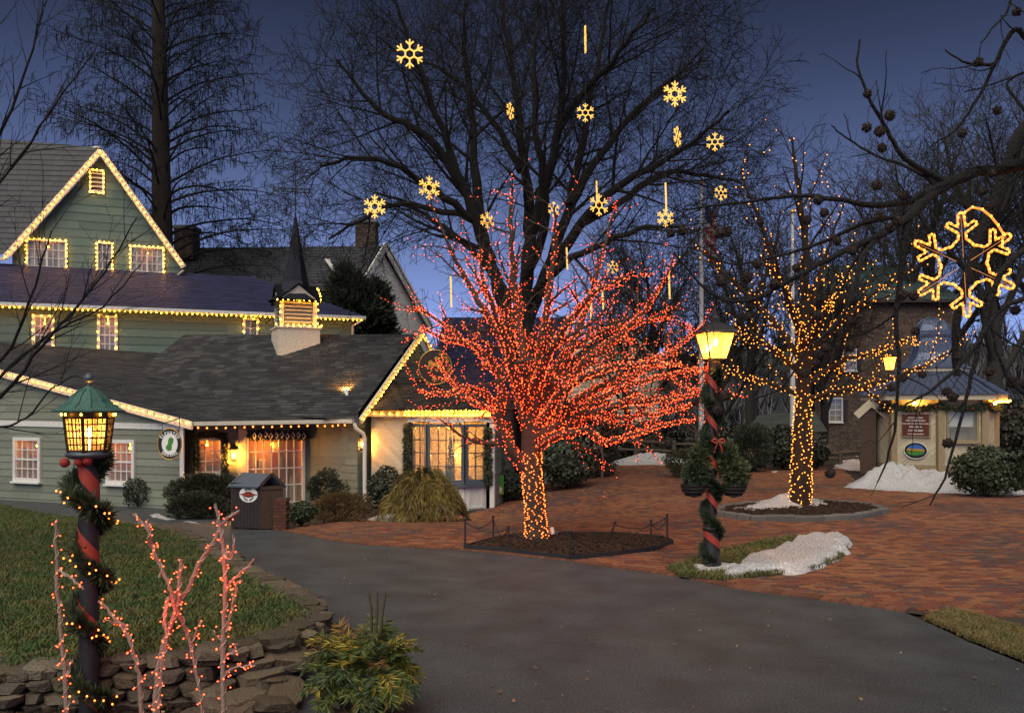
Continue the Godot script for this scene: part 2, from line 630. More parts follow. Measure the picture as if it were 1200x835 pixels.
# a window as a part of a house: casing, sill, muntins, panes and the room behind it
func window(house: Node3D, foot: Vector3, u: Vector3, w: float, h: float, cols: int, rows: int, opt := {}) -> MeshInstance3D:
	var nn := u.cross(Vector3.UP).normalized()
	var b := Basis(u, Vector3.UP, nn)
	var fr: float = opt.get("frame", 0.07)
	var bar_w: float = opt.get("bar", 0.022)
	var mf: Material = M[opt.get("trim", "trim_white")]
	var at := func(x: float, y: float, z: float) -> Vector3: return foot + u * x + Vector3.UP * y + nn * z
	var g := Geo.new()
	for s in [-1, 1]:
		g.box(Transform3D(b, at.call(s * (w * 0.5 + fr * 0.5), h * 0.5, 0.0)), Vector3(fr, h + fr * 2.0, 0.09))
	g.box(Transform3D(b, at.call(0, h + fr * 0.5, 0.0)), Vector3(w - 0.002, fr, 0.1))
	g.box(Transform3D(b, at.call(0, -fr * 0.5, 0.0)), Vector3(w - 0.002, fr, 0.1))
	var win := put("window", g, mf, house)
	g = Geo.new()
	g.box(Transform3D(b, at.call(0, -fr - 0.025, 0.03)), Vector3(w + fr * 2.6, 0.05, 0.16))
	put("sill", g, mf, win)
	g = Geo.new()
	for k in range(1, cols):
		var wide: float = bar_w * (3.0 if opt.get("pair", false) and k == cols / 2 else 1.0)
		g.box(Transform3D(b, at.call(-w * 0.5 + w * k / cols, h * 0.5, -0.012)), Vector3(wide, h, 0.03))
	for k in range(1, rows):
		var wide2: float = bar_w * (2.2 if opt.get("sash", false) and k == rows / 2 else 1.0)
		g.box(Transform3D(b, at.call(0, h * k / rows, -0.011)), Vector3(w, wide2, 0.034))
	if g.v.size():
		put("muntin", g, mf, win)
	var pw := w / cols
	var ph := h / rows
	var pm := BoxMesh.new()
	pm.size = Vector3(pw - 0.004, ph - 0.004, 0.004)
	pm.material = M["pane"]
	for i in cols:
		for j in rows:
			copy("pane", pm, Transform3D(b, at.call(-w * 0.5 + pw * (i + 0.5), ph * (j + 0.5), -0.02)), win)
	# the room behind
	if not opt.get("open", false):
		var deep: float = opt.get("deep", 0.7)
		g = Geo.new()
		var q0: float = w * 0.5 + 0.03
		var a: Vector3 = at.call(-q0, -0.03, -0.04)
		var e: Vector3 = at.call(q0, h + 0.03, -0.04 - deep)
		var inner := func(x: float, y: float, z: float) -> Vector3: return at.call(x, y, z)
		g.quad(inner.call(-q0, -0.03, -0.04 - deep), inner.call(q0, -0.03, -0.04 - deep), inner.call(q0, h + 0.03, -0.04 - deep), inner.call(-q0, h + 0.03, -0.04 - deep))
		g.quad(inner.call(-q0, -0.03, -0.04), inner.call(q0, -0.03, -0.04), inner.call(q0, -0.03, -0.04 - deep), inner.call(-q0, -0.03, -0.04 - deep))
		g.quad(inner.call(-q0, h + 0.03, -0.04 - deep), inner.call(q0, h + 0.03, -0.04 - deep), inner.call(q0, h + 0.03, -0.04), inner.call(-q0, h + 0.03, -0.04))
		g.quad(inner.call(-q0, -0.03, -0.04), inner.call(-q0, -0.03, -0.04 - deep), inner.call(-q0, h + 0.03, -0.04 - deep), inner.call(-q0, h + 0.03, -0.04))
		g.quad(inner.call(q0, -0.03, -0.04 - deep), inner.call(q0, -0.03, -0.04), inner.call(q0, h + 0.03, -0.04), inner.call(q0, h + 0.03, -0.04 - deep))
		put("room", g, M[opt.get("room", "bare_wood")], win)
		if opt.has("goods"):
			goods(win, foot, u, nn, w, h, deep, opt["goods"])
		if opt.get("curtain", false):
			g = Geo.new()
			for s in [-1, 1]:
				for k in 5:
					var x: float = s * (w * 0.5 - 0.02 - k * w * 0.045)
					g.rod(at.call(x, -0.02, -0.09 - (k % 2) * 0.02), at.call(x, h + 0.02, -0.09 - (k % 2) * 0.02), w * 0.035, 6)
			g.col = Color(0.62, 0.6, 0.55)
			for k in g.c.size():
				g.c[k] = Color(0.6, 0.58, 0.52)
			put("curtain", g, M["cloth"], win)
		if opt.get("lit", 0.0) > 0.0:
			g = Geo.new()
			g.ball(at.call(0, h * 0.85, -0.04 - deep * 0.4), Vector3.ONE * 0.035, 5, 8)
			g.rod(at.call(0, h * 0.85 + 0.03, -0.04 - deep * 0.4), at.call(0, h + 0.03, -0.04 - deep * 0.4), 0.005, 4)
			put("ceiling_lamp", g, M["bulb_warm"], win)
			lamp(at.call(0, h * 0.85, -0.04 - deep * 0.4), opt["lit"], Color(1.0, 0.62, 0.28), 0.06)
	return win


# small coloured goods standing behind a window
func goods(win: Node3D, foot: Vector3, u: Vector3, nn: Vector3, w: float, h: float, deep: float, cols: Array) -> void:
	for k in int(10 * w) + 3:
		var g := Geo.new()
		g.col = cols[rng.randi() % cols.size()]
		var hh := h * rng.randf_range(0.12, 0.5)
		var ww := rng.randf_range(0.08, 0.22)
		var x := rng.randf_range(-w * 0.5 + ww * 0.5, w * 0.5 - ww * 0.5)
		var z := -0.12 - rng.randf() * (deep - 0.25)
		var y0 := 0.0 if k % 2 == 0 else h * 0.48
		var o := foot + u * x + Vector3.UP * (y0 - 0.02) + nn * z
		if k % 3 == 0:
			g.lathe(o, [Vector2(0.001, 0), Vector2(ww * 0.5, 0), Vector2(ww * 0.42, hh * 0.6), Vector2(ww * 0.2, hh * 0.85), Vector2(0.001, hh)], 8)
		else:
			g.cham(Transform3D(Basis(u, Vector3.UP, nn), o + Vector3.UP * hh * 0.5), Vector3(ww, hh, ww * 0.6), ww * 0.08)
		put("shop_goods", g, M["cloth"], win)


var bulb_mesh := {}

func bulb(key: String, r: float) -> Mesh:
	var k := "%s%.4f" % [key, r]
	if not bulb_mesh.has(k):
		var s := SphereMesh.new()
		s.radius = r
		s.height = r * 2.4
		s.radial_segments = 6
		s.rings = 3
		s.material = M[key]
		bulb_mesh[k] = s
	return bulb_mesh[k]


# a string of bulbs along a path: a thing of its own, with its wire and each bulb
func light_string(label: String, path: Array, step: float, out: Vector3, key := "bulb_warm", r := 0.026, group := "light strings on the buildings", wob := 0.012) -> Node3D:
	var t := thing("light_string", label, "light string", path[0], group)
	var wire := PackedVector3Array()
	var left := 0.0
	for k in path.size() - 1:
		var a: Vector3 = path[k]
		var b: Vector3 = path[k + 1]
		var l := a.distance_to(b)
		var x := left
		while x < l:
			var p := a.lerp(b, x / l) + out * 0.03
			p += Vector3(rng.randf_range(-wob, wob), rng.randf_range(-wob, wob), rng.randf_range(-wob, wob))
			var tilt := Basis.from_euler(Vector3(rng.randf_range(-0.6, 0.6), 0, rng.randf_range(-0.6, 0.6)))
			copy("bulb", bulb(key, r), Transform3D(tilt, p), t)
			wire.append(p - out * 0.02 + Vector3.UP * r)
			x += step * rng.randf_range(0.9, 1.1)
		left = x - l
	var rr := PackedFloat32Array()
	for p in wire:
		rr.append(0.005)
	var g := Geo.new()
	g.tube(wire, rr, 3)
	put("wire", g, M["wire"], t)
	return t


# clips a polygon on the ground to cells, so that the sheet follows the terrain
func sheet(poly: PackedVector2Array, lift: float, cell: float, height = null) -> Geo:
	var g := Geo.new()
	var lo := poly[0]
	var hi := poly[0]
	for p in poly:
		lo = lo.min(p)
		hi = hi.max(p)
	var vi := {}
	for i in range(int(floor(lo.x / cell)), int(ceil(hi.x / cell))):
		for j in range(int(floor(lo.y / cell)), int(ceil(hi.y / cell))):
			var sq := PackedVector2Array([Vector2(i, j) * cell, Vector2(i + 1, j) * cell, Vector2(i + 1, j + 1) * cell, Vector2(i, j + 1) * cell])
			for q: PackedVector2Array in Geometry2D.intersect_polygons(sq, poly):
				var t := Geometry2D.triangulate_polygon(q)
				for k in range(0, t.size(), 3):
					var id := []
					for e in 3:
						var p := q[t[k + e]]
						var key := Vector2i(roundi(p.x * 2000.0), roundi(p.y * 2000.0))
						if not vi.has(key):
							vi[key] = g.v.size()
							var y: float = height.call(p.x, p.y) if height != null else gh(p.x, p.y) + lift
							g.v.append(Vector3(p.x, y, p.y))
							g.n.append(Vector3.ZERO)
							g.c.append(Color.WHITE)
						id.append(vi[key])
					var a: Vector3 = g.v[id[0]]
					var b: Vector3 = g.v[id[1]]
					var d: Vector3 = g.v[id[2]]
					var nn := (b - a).cross(d - a)
					if nn.y < 0.0:
						nn = -nn
						g.ix.append(id[0]); g.ix.append(id[1]); g.ix.append(id[2])
					else:
						g.ix.append(id[0]); g.ix.append(id[2]); g.ix.append(id[1])
					for e in 3:
						g.n[id[e]] += nn
	for k in g.n.size():
		g.n[k] = g.n[k].normalized() if g.n[k].length() > 0 else Vector3.UP
	return g


func edge_distance(poly: PackedVector2Array, p: Vector2) -> float:
	var best := 1e9
	for k in poly.size():
		best = minf(best, p.distance_to(Geometry2D.get_closest_point_to_segment(p, poly[k], poly[(k + 1) % poly.size()])))
	return best


# an outline made uneven: more corners, each pushed about
func ragged(poly: PackedVector2Array, step: float, amount: float, seed_: int) -> PackedVector2Array:
	var f := FastNoiseLite.new()
	f.seed = seed_
	f.frequency = 1.3
	var out := PackedVector2Array()
	for k in poly.size():
		var a := poly[k]
		var b := poly[(k + 1) % poly.size()]
		var m := maxi(1, int(a.distance_to(b) / step))
		var side := (b - a).orthogonal().normalized()
		for i in m:
			var p := a.lerp(b, float(i) / m)
			out.append(p + side * amount * (f.get_noise_2d(p.x * 2.0, p.y * 2.0) * 1.6))
	return out


func snow_patch(label: String, poly: PackedVector2Array, high: float, soft: float, seed_: int, lift := 0.0, peak := Vector2.INF, peak_r := 1.0) -> MeshInstance3D:
	poly = ragged(poly, 0.12, 0.16 if high > 0.15 else 0.1, seed_)
	var f := FastNoiseLite.new()
	f.seed = seed_
	f.frequency = 0.9
	f.fractal_octaves = 4
	var g := sheet(poly, 0.0, 0.1, func(x: float, z: float) -> float:
		var e := edge_distance(poly, Vector2(x, z))
		var k := sstep(0.0, soft * 2.4, e + soft * 0.12)
		var p := 1.0 if peak == Vector2.INF else 0.42 + 0.58 * exp(-pow(Vector2(x, z).distance_to(peak) / peak_r, 2.0))
		return gh(x, z) + (lift + 0.02) * sstep(0.0, 0.1, e) - 0.02 + high * p * k * (0.78 + 0.45 * f.get_noise_2d(x * 2.0, z * 2.0)) + 0.05 * k * f.get_noise_2d(x * 11.0, z * 11.0))
	var o := put("snow_patch", g, M["snow"])
	tag(o, label, "snow", "patches of old snow")
	return o


# ---------- ground ----------
var plaza := PackedVector2Array()
var tree_bed := PackedVector2Array()
var island := PackedVector2Array()
var lamp_lawn := PackedVector2Array()
var lawn := PackedVector2Array()


func poly_px(a: Array) -> PackedVector2Array:
	var out := PackedVector2Array()
	for p in a:
		out.append(XZ(p[0], p[1]))
	return out


func lawn_h(x: float, z: float) -> float:
	var d := -z
	var near := 1.0 - sstep(6.8, 14.0, d)
	return gh(x, z) + 0.035 + 0.36 * near - 0.09 * sstep(-2.2, -4.2, x) * near


func make_ground() -> void:
	var all := PackedVector2Array([Vector2(-60, 8), Vector2(60, 8), Vector2(60, -60), Vector2(-60, -60)])
	structure("ground", sheet(all, -0.03, 1.5), M["soil"], "bare winter soil under the shop beds and beyond the paving")
	var far := Geo.new()
	far.quad(Vector3(-400, -0.45, 200), Vector3(400, -0.45, 200), Vector3(400, -0.45, -500), Vector3(-400, -0.45, -500))
	structure("far_ground", far, M["far_ground"])
	# asphalt drive
	var front := [[330, 622], [380, 632], [430, 639], [545, 645], [672, 658], [690, 662], [790, 675], [860, 690], [960, 703], [1062, 718]]
	var drive := poly_px(front)
	drive.append_array(poly_px([[1095, 733], [1140, 754], [1200, 778], [1300, 812]]))
	drive.append_array(PackedVector2Array([Vector2(9, -4), Vector2(9, 6), Vector2(-14, 6), Vector2(-14, -9), Vector2(-22, -15), Vector2(-24, -26)]))
	drive.append_array(poly_px([[0, 568], [100, 582], [190, 596], [250, 607]]))
	structure("drive", sheet(drive, 0.004, 0.7), M["asphalt"], "worn grey asphalt drive curving past the lawn")
	# brick plaza
	plaza = poly_px(front)
	plaza.append_array(poly_px([[1130, 726], [1200, 744], [1320, 770]]))
	plaza.append_array(PackedVector2Array([Vector2(22, -9), Vector2(26, -27)]))
	plaza.append_array(poly_px([[1195, 577], [1000, 563], [985, 549], [860, 549], [800, 544], [715, 546], [700, 560], [640, 566], [592, 590], [545, 604], [430, 609], [345, 621]]))
	var pl := structure("plaza", sheet(plaza, 0.004, 0.8), M["mortar"], "red brick plaza paved in running bond")
	tree_bed = PackedVector2Array([XZ(544, 644), XZ(600, 649), XZ(668, 657), XZ(725, 652), XZ(770, 645), XZ(788, 638), XZ(775, 633), XZ(720, 629), XZ(640, 628), XZ(585, 633)])
	island = poly_px([[838, 605], [880, 611], [950, 612], [1005, 609], [1038, 602], [1020, 596], [960, 591], [890, 593], [850, 598]])
	lamp_lawn = poly_px([[782, 669], [815, 657], [850, 648], [890, 638], [930, 631], [975, 634], [993, 642], [985, 656], [955, 669], [900, 676], [845, 682], [800, 678]])
	make_bricks(pl)
	edge_bricks(pl, poly_px(front))
	# planting bed of the red tree
	structure("mulch_bed", sheet(ragged(tree_bed, 0.3, 0.02, 4), 0.05, 0.2), M["soil"], "mulch bed round the red lit tree")
	mulch("bark_mulch", "shredded brown bark mulch in the bed of the red tree", tree_bed, 2600, 0.055)
	edging("bed_edging", "low black edging strip round the mulch bed", tree_bed)
	# island of the yellow tree
	structure("island_bed", sheet(island, 0.1, 0.25), M["soil"], "soil bed round the yellow lit tree")
	mulch("leaf_litter", "dark leaf litter on the island of the yellow tree", island, 1600, 0.105)
	kerb()
	# grass by the lamp post
	structure("lamp_lawn", sheet(ragged(lamp_lawn, 0.2, 0.08, 9), 0.03, 0.3), M["turf"], "small grass patch at the foot of the lamp post")
	grass("grass", "short winter grass round the foot of the lamp post", lamp_lawn, 5000, func(x: float, z: float) -> float: return gh(x, z) + 0.03, 0.07, 0.5)
	# verge at the edge of the drive
	var verge := poly_px([[1085, 727], [1110, 715], [1160, 727], [1230, 748], [1320, 775], [1320, 818], [1200, 776], [1140, 752]])
	structure("verge", sheet(ragged(verge, 0.25, 0.1, 12), 0.02, 0.4), M["turf"], "dry grass verge between drive and bricks")
	grass("dry_grass", "straw coloured dry grass on the verge beside the drive", verge, 5200, func(x: float, z: float) -> float: return gh(x, z) + 0.015, 0.05, 0.12)
	make_lawn()
	make_snow()


func line_distance(line: PackedVector2Array, p: Vector2) -> float:
	var best := 1e9
	for k in line.size() - 1:
		best = minf(best, p.distance_to(Geometry2D.get_closest_point_to_segment(p, line[k], line[k + 1])))
	return best


# a course of bricks on end along the edge of the drive
func edge_bricks(pl: MeshInstance3D, line: PackedVector2Array) -> void:
	var g := Geo.new()
	for k in line.size() - 1:
		var a := line[k]
		var b := line[k + 1]
		var m := int(round(a.distance_to(b) / 0.118))
		var dir := (b - a).normalized()
		for i in m:
			var p := a.lerp(b, (i + 0.5) / m) + Vector2(dir.y, -dir.x) * 0.1
			var q := rng.randf_range(0.7, 1.25)
			g.col = Color(0.36 * q, 0.14 * q, 0.075 * q)
			g.box(Transform3D(Basis(Vector3(dir.x, 0, dir.y), Vector3.UP, Vector3(dir.x, 0, dir.y).cross(Vector3.UP)), ground(p.x, p.y, 0.006 + rng.randf_range(-0.003, 0.003))), Vector3(0.108, 0.04, 0.21))
	stuff(put("edge_bricks", g, M["brick"], pl))


func make_bricks(pl: MeshInstance3D) -> void:
	var edge := poly_px([[330, 622], [380, 632], [430, 639], [545, 645], [672, 658], [690, 662], [790, 675], [860, 690], [960, 703], [1062, 718]])
	var bl := 0.2
	var bw := 0.1
	var tints := [Color(0.3, 0.11, 0.07), Color(0.38, 0.16, 0.085), Color(0.27, 0.095, 0.07), Color(0.42, 0.2, 0.11), Color(0.2, 0.09, 0.085), Color(0.34, 0.18, 0.12), Color(0.17, 0.11, 0.115)]
	var nz := FastNoiseLite.new()
	nz.seed = 5
	nz.frequency = 0.25
	var spots := []
	var row := 0
	var z := -9.0
	while z > -35.0:
		var x := -9.0 - (row % 2) * bl * 0.5
		while x < 24.0:
			var q := Vector2(x, z)
			var px := 600.0 + x / -z * FPX
			if px > 250.0 and px < 1480.0 and Geometry2D.is_point_in_polygon(q, plaza) and not Geometry2D.is_point_in_polygon(q, tree_bed) and not Geometry2D.is_point_in_polygon(q, island) and not Geometry2D.is_point_in_polygon(q, lamp_lawn) and line_distance(edge, q) > 0.17:
				spots.append(Vector3(x, 0, z))
			x += bl
		row += 1
		z -= bw
	var meshes := []
	for k in tints.size():
		var g := Geo.new()
		g.col = tints[k] * Color(1.3, 1.12, 0.9)
		g.cham(Transform3D(), Vector3(bl - 0.01, 0.04, bw - 0.01), 0.005)
		meshes.append(g.build(M["brick"]))
	var plain := Geo.new()
	plain.bx(Vector3.ZERO, Vector3(bl - 0.008, 0.04, bw - 0.008))
	var pm := plain.build(M["brick"])
	var near := []
	var rest := []
	for s: Vector3 in spots:
		var px := 600.0 + s.x / -s.z * FPX
		if -s.z < 10.35 and px < 1195.0 and near.size() < 300:
			near.append(s)
		else:
			rest.append(s)
	for s: Vector3 in near:
		copy("brick", meshes[rng.randi() % meshes.size()], brick_at(s), pl)
	var mm := MultiMesh.new()
	mm.transform_format = MultiMesh.TRANSFORM_3D
	mm.use_colors = true
	mm.mesh = pm
	mm.instance_count = rest.size()
	for k in rest.size():
		var s: Vector3 = rest[k]
		var shade := nz.get_noise_2d(s.x, s.z)
		var ti: int = rng.randi() % 7
		var cc: Color = tints[ti]
		# worn and re-laid areas keep their own mix of brick colours
		if shade > 0.22 and rng.randf() < 0.6:
			cc = tints[6]
		elif shade < -0.2 and rng.randf() < 0.5:
			cc = tints[3]
		var j := rng.randf_range(0.75, 1.2)
		mm.set_instance_transform(k, brick_at(s))
		mm.set_instance_color(k, Color(cc.r * j * 1.3, cc.g * j * 1.12, cc.b * j * 0.9))
	var mi := MultiMeshInstance3D.new()
	mi.multimesh = mm
	mi.name = "bricks"
	pl.add_child(mi)
	mi.position = -base_of[pl]
	stuff(mi)


func brick_at(s: Vector3) -> Transform3D:
	var b := Basis.from_euler(Vector3(rng.randf_range(-0.012, 0.012), rng.randf_range(-0.015, 0.015), rng.randf_range(-0.012, 0.012)))
	return Transform3D(b, ground(s.x, s.z, 0.002 + rng.randf_range(-0.004, 0.004)))


func mulch(called: String, label: String, poly: PackedVector2Array, count: int, lift: float) -> void:
	var lo := poly[0]
	var hi := poly[0]
	for p in poly:
		lo = lo.min(p)
		hi = hi.max(p)
	var g := Geo.new()
	var made := 0
	while made < count:
		var p := Vector2(rng.randf_range(lo.x, hi.x), rng.randf_range(lo.y, hi.y))
		if not Geometry2D.is_point_in_polygon(p, poly) or edge_distance(poly, p) < 0.03:
			continue
		made += 1
		var k := rng.randf_range(0.5, 1.5)
		g.col = Color(0.085 * k, 0.042 * k, 0.02 * k)
		var b := Basis.from_euler(Vector3(rng.randf_range(-0.5, 0.5), rng.randf() * TAU, rng.randf_range(-0.5, 0.5)))
		g.box(Transform3D(b, ground(p.x, p.y, lift + rng.randf() * 0.02)), Vector3(rng.randf_range(0.03, 0.1), 0.012, rng.randf_range(0.015, 0.035)))
	var o := put(called, g, M["mulch"])
	tag(o, label, "mulch", "", "stuff")


func edging(called: String, label: String, poly: PackedVector2Array) -> void:
	var g := Geo.new()
	var pr := ragged(poly, 0.3, 0.02, 4)
	for k in pr.size():
		var a := pr[k]
		var b := pr[(k + 1) % pr.size()]
		g.bar(ground(a.x, a.y, 0.035), ground(b.x, b.y, 0.035), 0.025, 0.1)
	tag(put(called, g, M["iron"]), label, "edging")


func kerb() -> void:
	var t := thing("stone_kerb", "curved granite block kerb round the island of the yellow tree", "kerb", ground(island[2].x, island[2].y))
	var meshes := []
	for k in 5:
		var g := Geo.new()
		var q := rng.randf_range(0.75, 1.2)
		g.col = Color(q, q, q)
		g.cham(Transform3D(), Vector3(0.3, 0.17, 0.16), 0.02, 0.03, rng)
		meshes.append(g.build(M["granite"]))
	for k in island.size():
		var a := island[k]
		var b := island[(k + 1) % island.size()]
		var m := maxi(1, int(round(a.distance_to(b) / 0.31)))
		for i in m:
			var p := a.lerp(b, (i + 0.5) / m)
			var dir := (b - a).normalized()
			var basis := Basis(Vector3(dir.x, 0, dir.y), Vector3.UP, Vector3(dir.x, 0, dir.y).cross(Vector3.UP))
			copy("kerb_stone", meshes[rng.randi() % 5], Transform3D(basis, ground(p.x, p.y, 0.05 + rng.randf_range(-0.008, 0.008))), t)


func tuft(tall: float) -> Geo:
	var g := Geo.new()
	for k in 9:
		var a := rng.randf() * TAU
		var r := rng.randf_range(0.0, 0.05)
		var o := Vector3(cos(a) * r, 0, sin(a) * r)
		var b := rng.randf() * TAU
		var side := Vector3(cos(b), 0, sin(b)) * 0.0035
		var lean := Vector3(rng.randf_range(-0.6, 0.6), 0, rng.randf_range(-0.6, 0.6))
		var h := tall * rng.randf_range(0.5, 1.1)
		var mid := o + Vector3.UP * h * 0.55 + lean * h * 0.35
		var tip := o + Vector3.UP * h * 0.8 + lean * h
		g.quad(o - side, o + side, mid + side * 0.8, mid - side * 0.8)
		g.tri(mid - side * 0.8, mid + side * 0.8, tip)
	return g


# many grass tufts, which nobody could count: one object of copies
func grass(called: String, label: String, poly: PackedVector2Array, count: int, height: Callable, tall: float, green: float, bias := 0.0) -> void:
	var lo := poly[0]
	var hi := poly[0]
	for p in poly:
		lo = lo.min(p)
		hi = hi.max(p)
	var where := []
	var tints := []
	var nz := FastNoiseLite.new()
	nz.seed = 31
	nz.frequency = 0.55
	var tries := 0
	while where.size() < count and tries < count * 6:
		tries += 1
		var q := rng.randf()
		if bias > 0.0:
			q = 1.0 - pow(q, bias)
		var p := Vector2(rng.randf_range(lo.x, hi.x), lerpf(lo.y, hi.y, q))
		if not Geometry2D.is_point_in_polygon(p, poly):
			continue
		var s := rng.randf_range(0.7, 1.35)
		where.append(Transform3D(Basis.from_euler(Vector3(0, rng.randf() * TAU, 0)).scaled(Vector3(s * 1.2, s, s * 1.2)), Vector3(p.x, height.call(p.x, p.y), p.y)))
		var dry := clampf(1.0 - green + nz.get_noise_2d(p.x * 3.0, p.y * 3.0) * 0.7 + rng.randf_range(-0.25, 0.25), 0.0, 1.0)
		var k := rng.randf_range(0.7, 1.25)
		var cc := Color(0.04, 0.08, 0.017).lerp(Color(0.17, 0.13, 0.048), dry)
		tints.append(Color(cc.r * k, cc.g * k, cc.b * k))
	var mm := MultiMesh.new()
	mm.transform_format = MultiMesh.TRANSFORM_3D
	mm.use_colors = true
	mm.mesh = tuft(tall).build(M["grass_blade"])
	mm.instance_count = where.size()
	for k in where.size():
		mm.set_instance_transform(k, where[k])
		mm.set_instance_color(k, tints[k])
	var o := MultiMeshInstance3D.new()
	o.multimesh = mm
	o.name = numbered(called)
	add_child(o)
	tag(o, label, "grass", "", "stuff")


func make_lawn() -> void:
	var wall_line := [Vector2(-9.0, -6.0), Vector2(-6.2, -6.1), Vector2(-4.6, -6.2), Vector2(-3.2, -6.28), Vector2(-2.3, -6.42), Vector2(-1.9, -6.75), Vector2(-1.74, -7.3), Vector2(-1.95, -8.0), Vector2(-2.4, -8.9), Vector2(-3.0, -10.0), Vector2(-3.75, -11.4), Vector2(-4.4, -12.6), Vector2(-5.0, -13.8), Vector2(-6.2, -15.4), Vector2(-7.7, -17.0), Vector2(-10.2, -19.6), Vector2(-13.6, -22.6)]
	lawn = PackedVector2Array(wall_line)
	lawn.append_array(PackedVector2Array([Vector2(-19, -23.5), Vector2(-21, -16), Vector2(-13, -7)]))
	structure("lawn", sheet(lawn, 0.0, 0.5, lawn_h), M["turf"], "sloping winter lawn behind the stone wall")
	grass("lawn_grass", "short green and brown winter grass on the sloping lawn", lawn, 60000, lawn_h, 0.05, 0.72, 1.9)
	# dry stone retaining wall along the front and round the corner
	var t := thing("stone_wall", "low dry stone retaining wall curving round the front of the lawn", "wall", ground(-2.0, -6.5))
	var meshes := []
	for k in 14:
		var g := Geo.new()
		var q := rng.randf_range(0.55, 1.45)
		g.col = Color(0.17 * q, 0.138 * q * rng.randf_range(0.95, 1.03), 0.098 * q * rng.randf_range(0.85, 1.1))
		var sz := Vector3(1, 1, 1)
		g.cham(Transform3D(), sz, 0.17, 0.13, rng)
		# roughen the faces
		meshes.append(g.build(M["stone"]))
	var walk := 0.0
	var curve := Curve2D.new()
	for p in wall_line:
		curve.add_point(p)
	var total := curve.get_baked_length()
	var course := 0
	for row in 5:
		walk = rng.randf() * 0.2
		while walk < total - 6.0:
			var p := curve.sample_baked(walk)
			var q := curve.sample_baked(walk + 0.1)
			var dir := (q - p).normalized()
			var top := lawn_h(p.x, p.y)
			var high := top - gh(p.x, p.y) + 0.02
			var l := rng.randf_range(0.13, 0.31)
			var rh := maxf(high / 4.0, 0.05)
			var out := Vector3(-dir.y, 0, dir.x)
			var right := Vector3(dir.x, 0, dir.y)
			if high < 0.1 and row > 0 and row < 4:
				walk += l
				continue
			var y := gh(p.x, p.y) + rh * (row + 0.5) - 0.02
			var deep := rng.randf_range(0.22, 0.34)
			var tall := rh * rng.randf_range(0.92, 1.12)
			if row == 4:
				y = top - 0.02
				tall = rng.randf_range(0.06, 0.12)
				deep = rng.randf_range(0.2, 0.36)
				l = rng.randf_range(0.18, 0.38)
			var basis := Basis(right, Vector3.UP, out) * Basis.from_euler(Vector3(rng.randf_range(-0.08, 0.08), rng.randf_range(-0.14, 0.14), rng.randf_range(-0.07, 0.07)))
			var mid := p + dir * l * 0.5
			var off := rng.randf_range(0.0, 0.06) + (0.02 if row < 4 else -0.02)
			copy("stone", meshes[rng.randi() % 14], Transform3D(basis.scaled_local(Vector3(l * 0.98, tall, deep)), Vector3(mid.x, y, mid.y) + out * off), t)
			walk += l
	# loose flat stones at the corner
	for k in 16:
		var p := Vector2(rng.randf_range(-2.25, -1.62), rng.randf_range(-6.75, -6.0))
		if p.x < -1.9 and p.y < -6.3:
			p.y = -6.1 + rng.randf() * 0.2
		var basis := Basis.from_euler(Vector3(rng.randf_range(-0.25, 0.25), rng.randf() * TAU, rng.randf_range(-0.2, 0.2)))
		copy("stone", meshes[rng.randi() % 14], Transform3D(basis.scaled_local(Vector3(rng.randf_range(0.22, 0.42), rng.randf_range(0.06, 0.12), rng.randf_range(0.2, 0.3))), ground(p.x, p.y, 0.05 + 0.3 * clampf((-p.y - 6.0) / 0.9, 0.0, 1.0) * rng.randf_range(0.5, 1.0))), t)
	# the bed in front of it
	var bed := PackedVector2Array([Vector2(-9, -6.2), Vector2(-2.2, -6.4), Vector2(-1.55, -6.0), Vector2(-1.5, -4.2), Vector2(-9, -4.2)])
	structure("front_bed", sheet(bed, 0.02, 0.4), M["soil"], "soil bed in front of the stone wall")
	mulch("bed_mulch", "brown leaf mulch in the bed before the stone wall", bed, 2500, 0.03)


# dead leaves and bits of bark blown about the drive: one mass
func make_fallen_leaves() -> void:
	var g := Geo.new()
	for k in 520:
		var z := -lerpf(5.0, 22.0, pow(rng.randf(), 1.6))
		var x := rng.randf_range(-0.62, 0.62) * -z
		var q := Vector2(x, z)
		if Geometry2D.is_point_in_polygon(q, lawn) or Geometry2D.is_point_in_polygon(q, island):
			continue
		var kk := rng.randf_range(0.4, 1.4)
		g.col = Color(0.24 * kk, 0.15 * kk, 0.075 * kk)
		var b := Basis.from_euler(Vector3(rng.randf_range(-0.4, 0.4), rng.randf() * TAU, rng.randf_range(-0.4, 0.4)))
		var o := ground(x, z, 0.03)
		var s := rng.randf_range(0.008, 0.028)
		g.quad(o - b.x * s, o - b.z * s * 0.6, o + b.x * s + b.y * s * 0.3, o + b.z * s * 0.6)
	tag(put("fallen_leaves", g, M["leaf"]), "scattered dead leaves on the drive and the bricks", "leaves", "", "stuff")


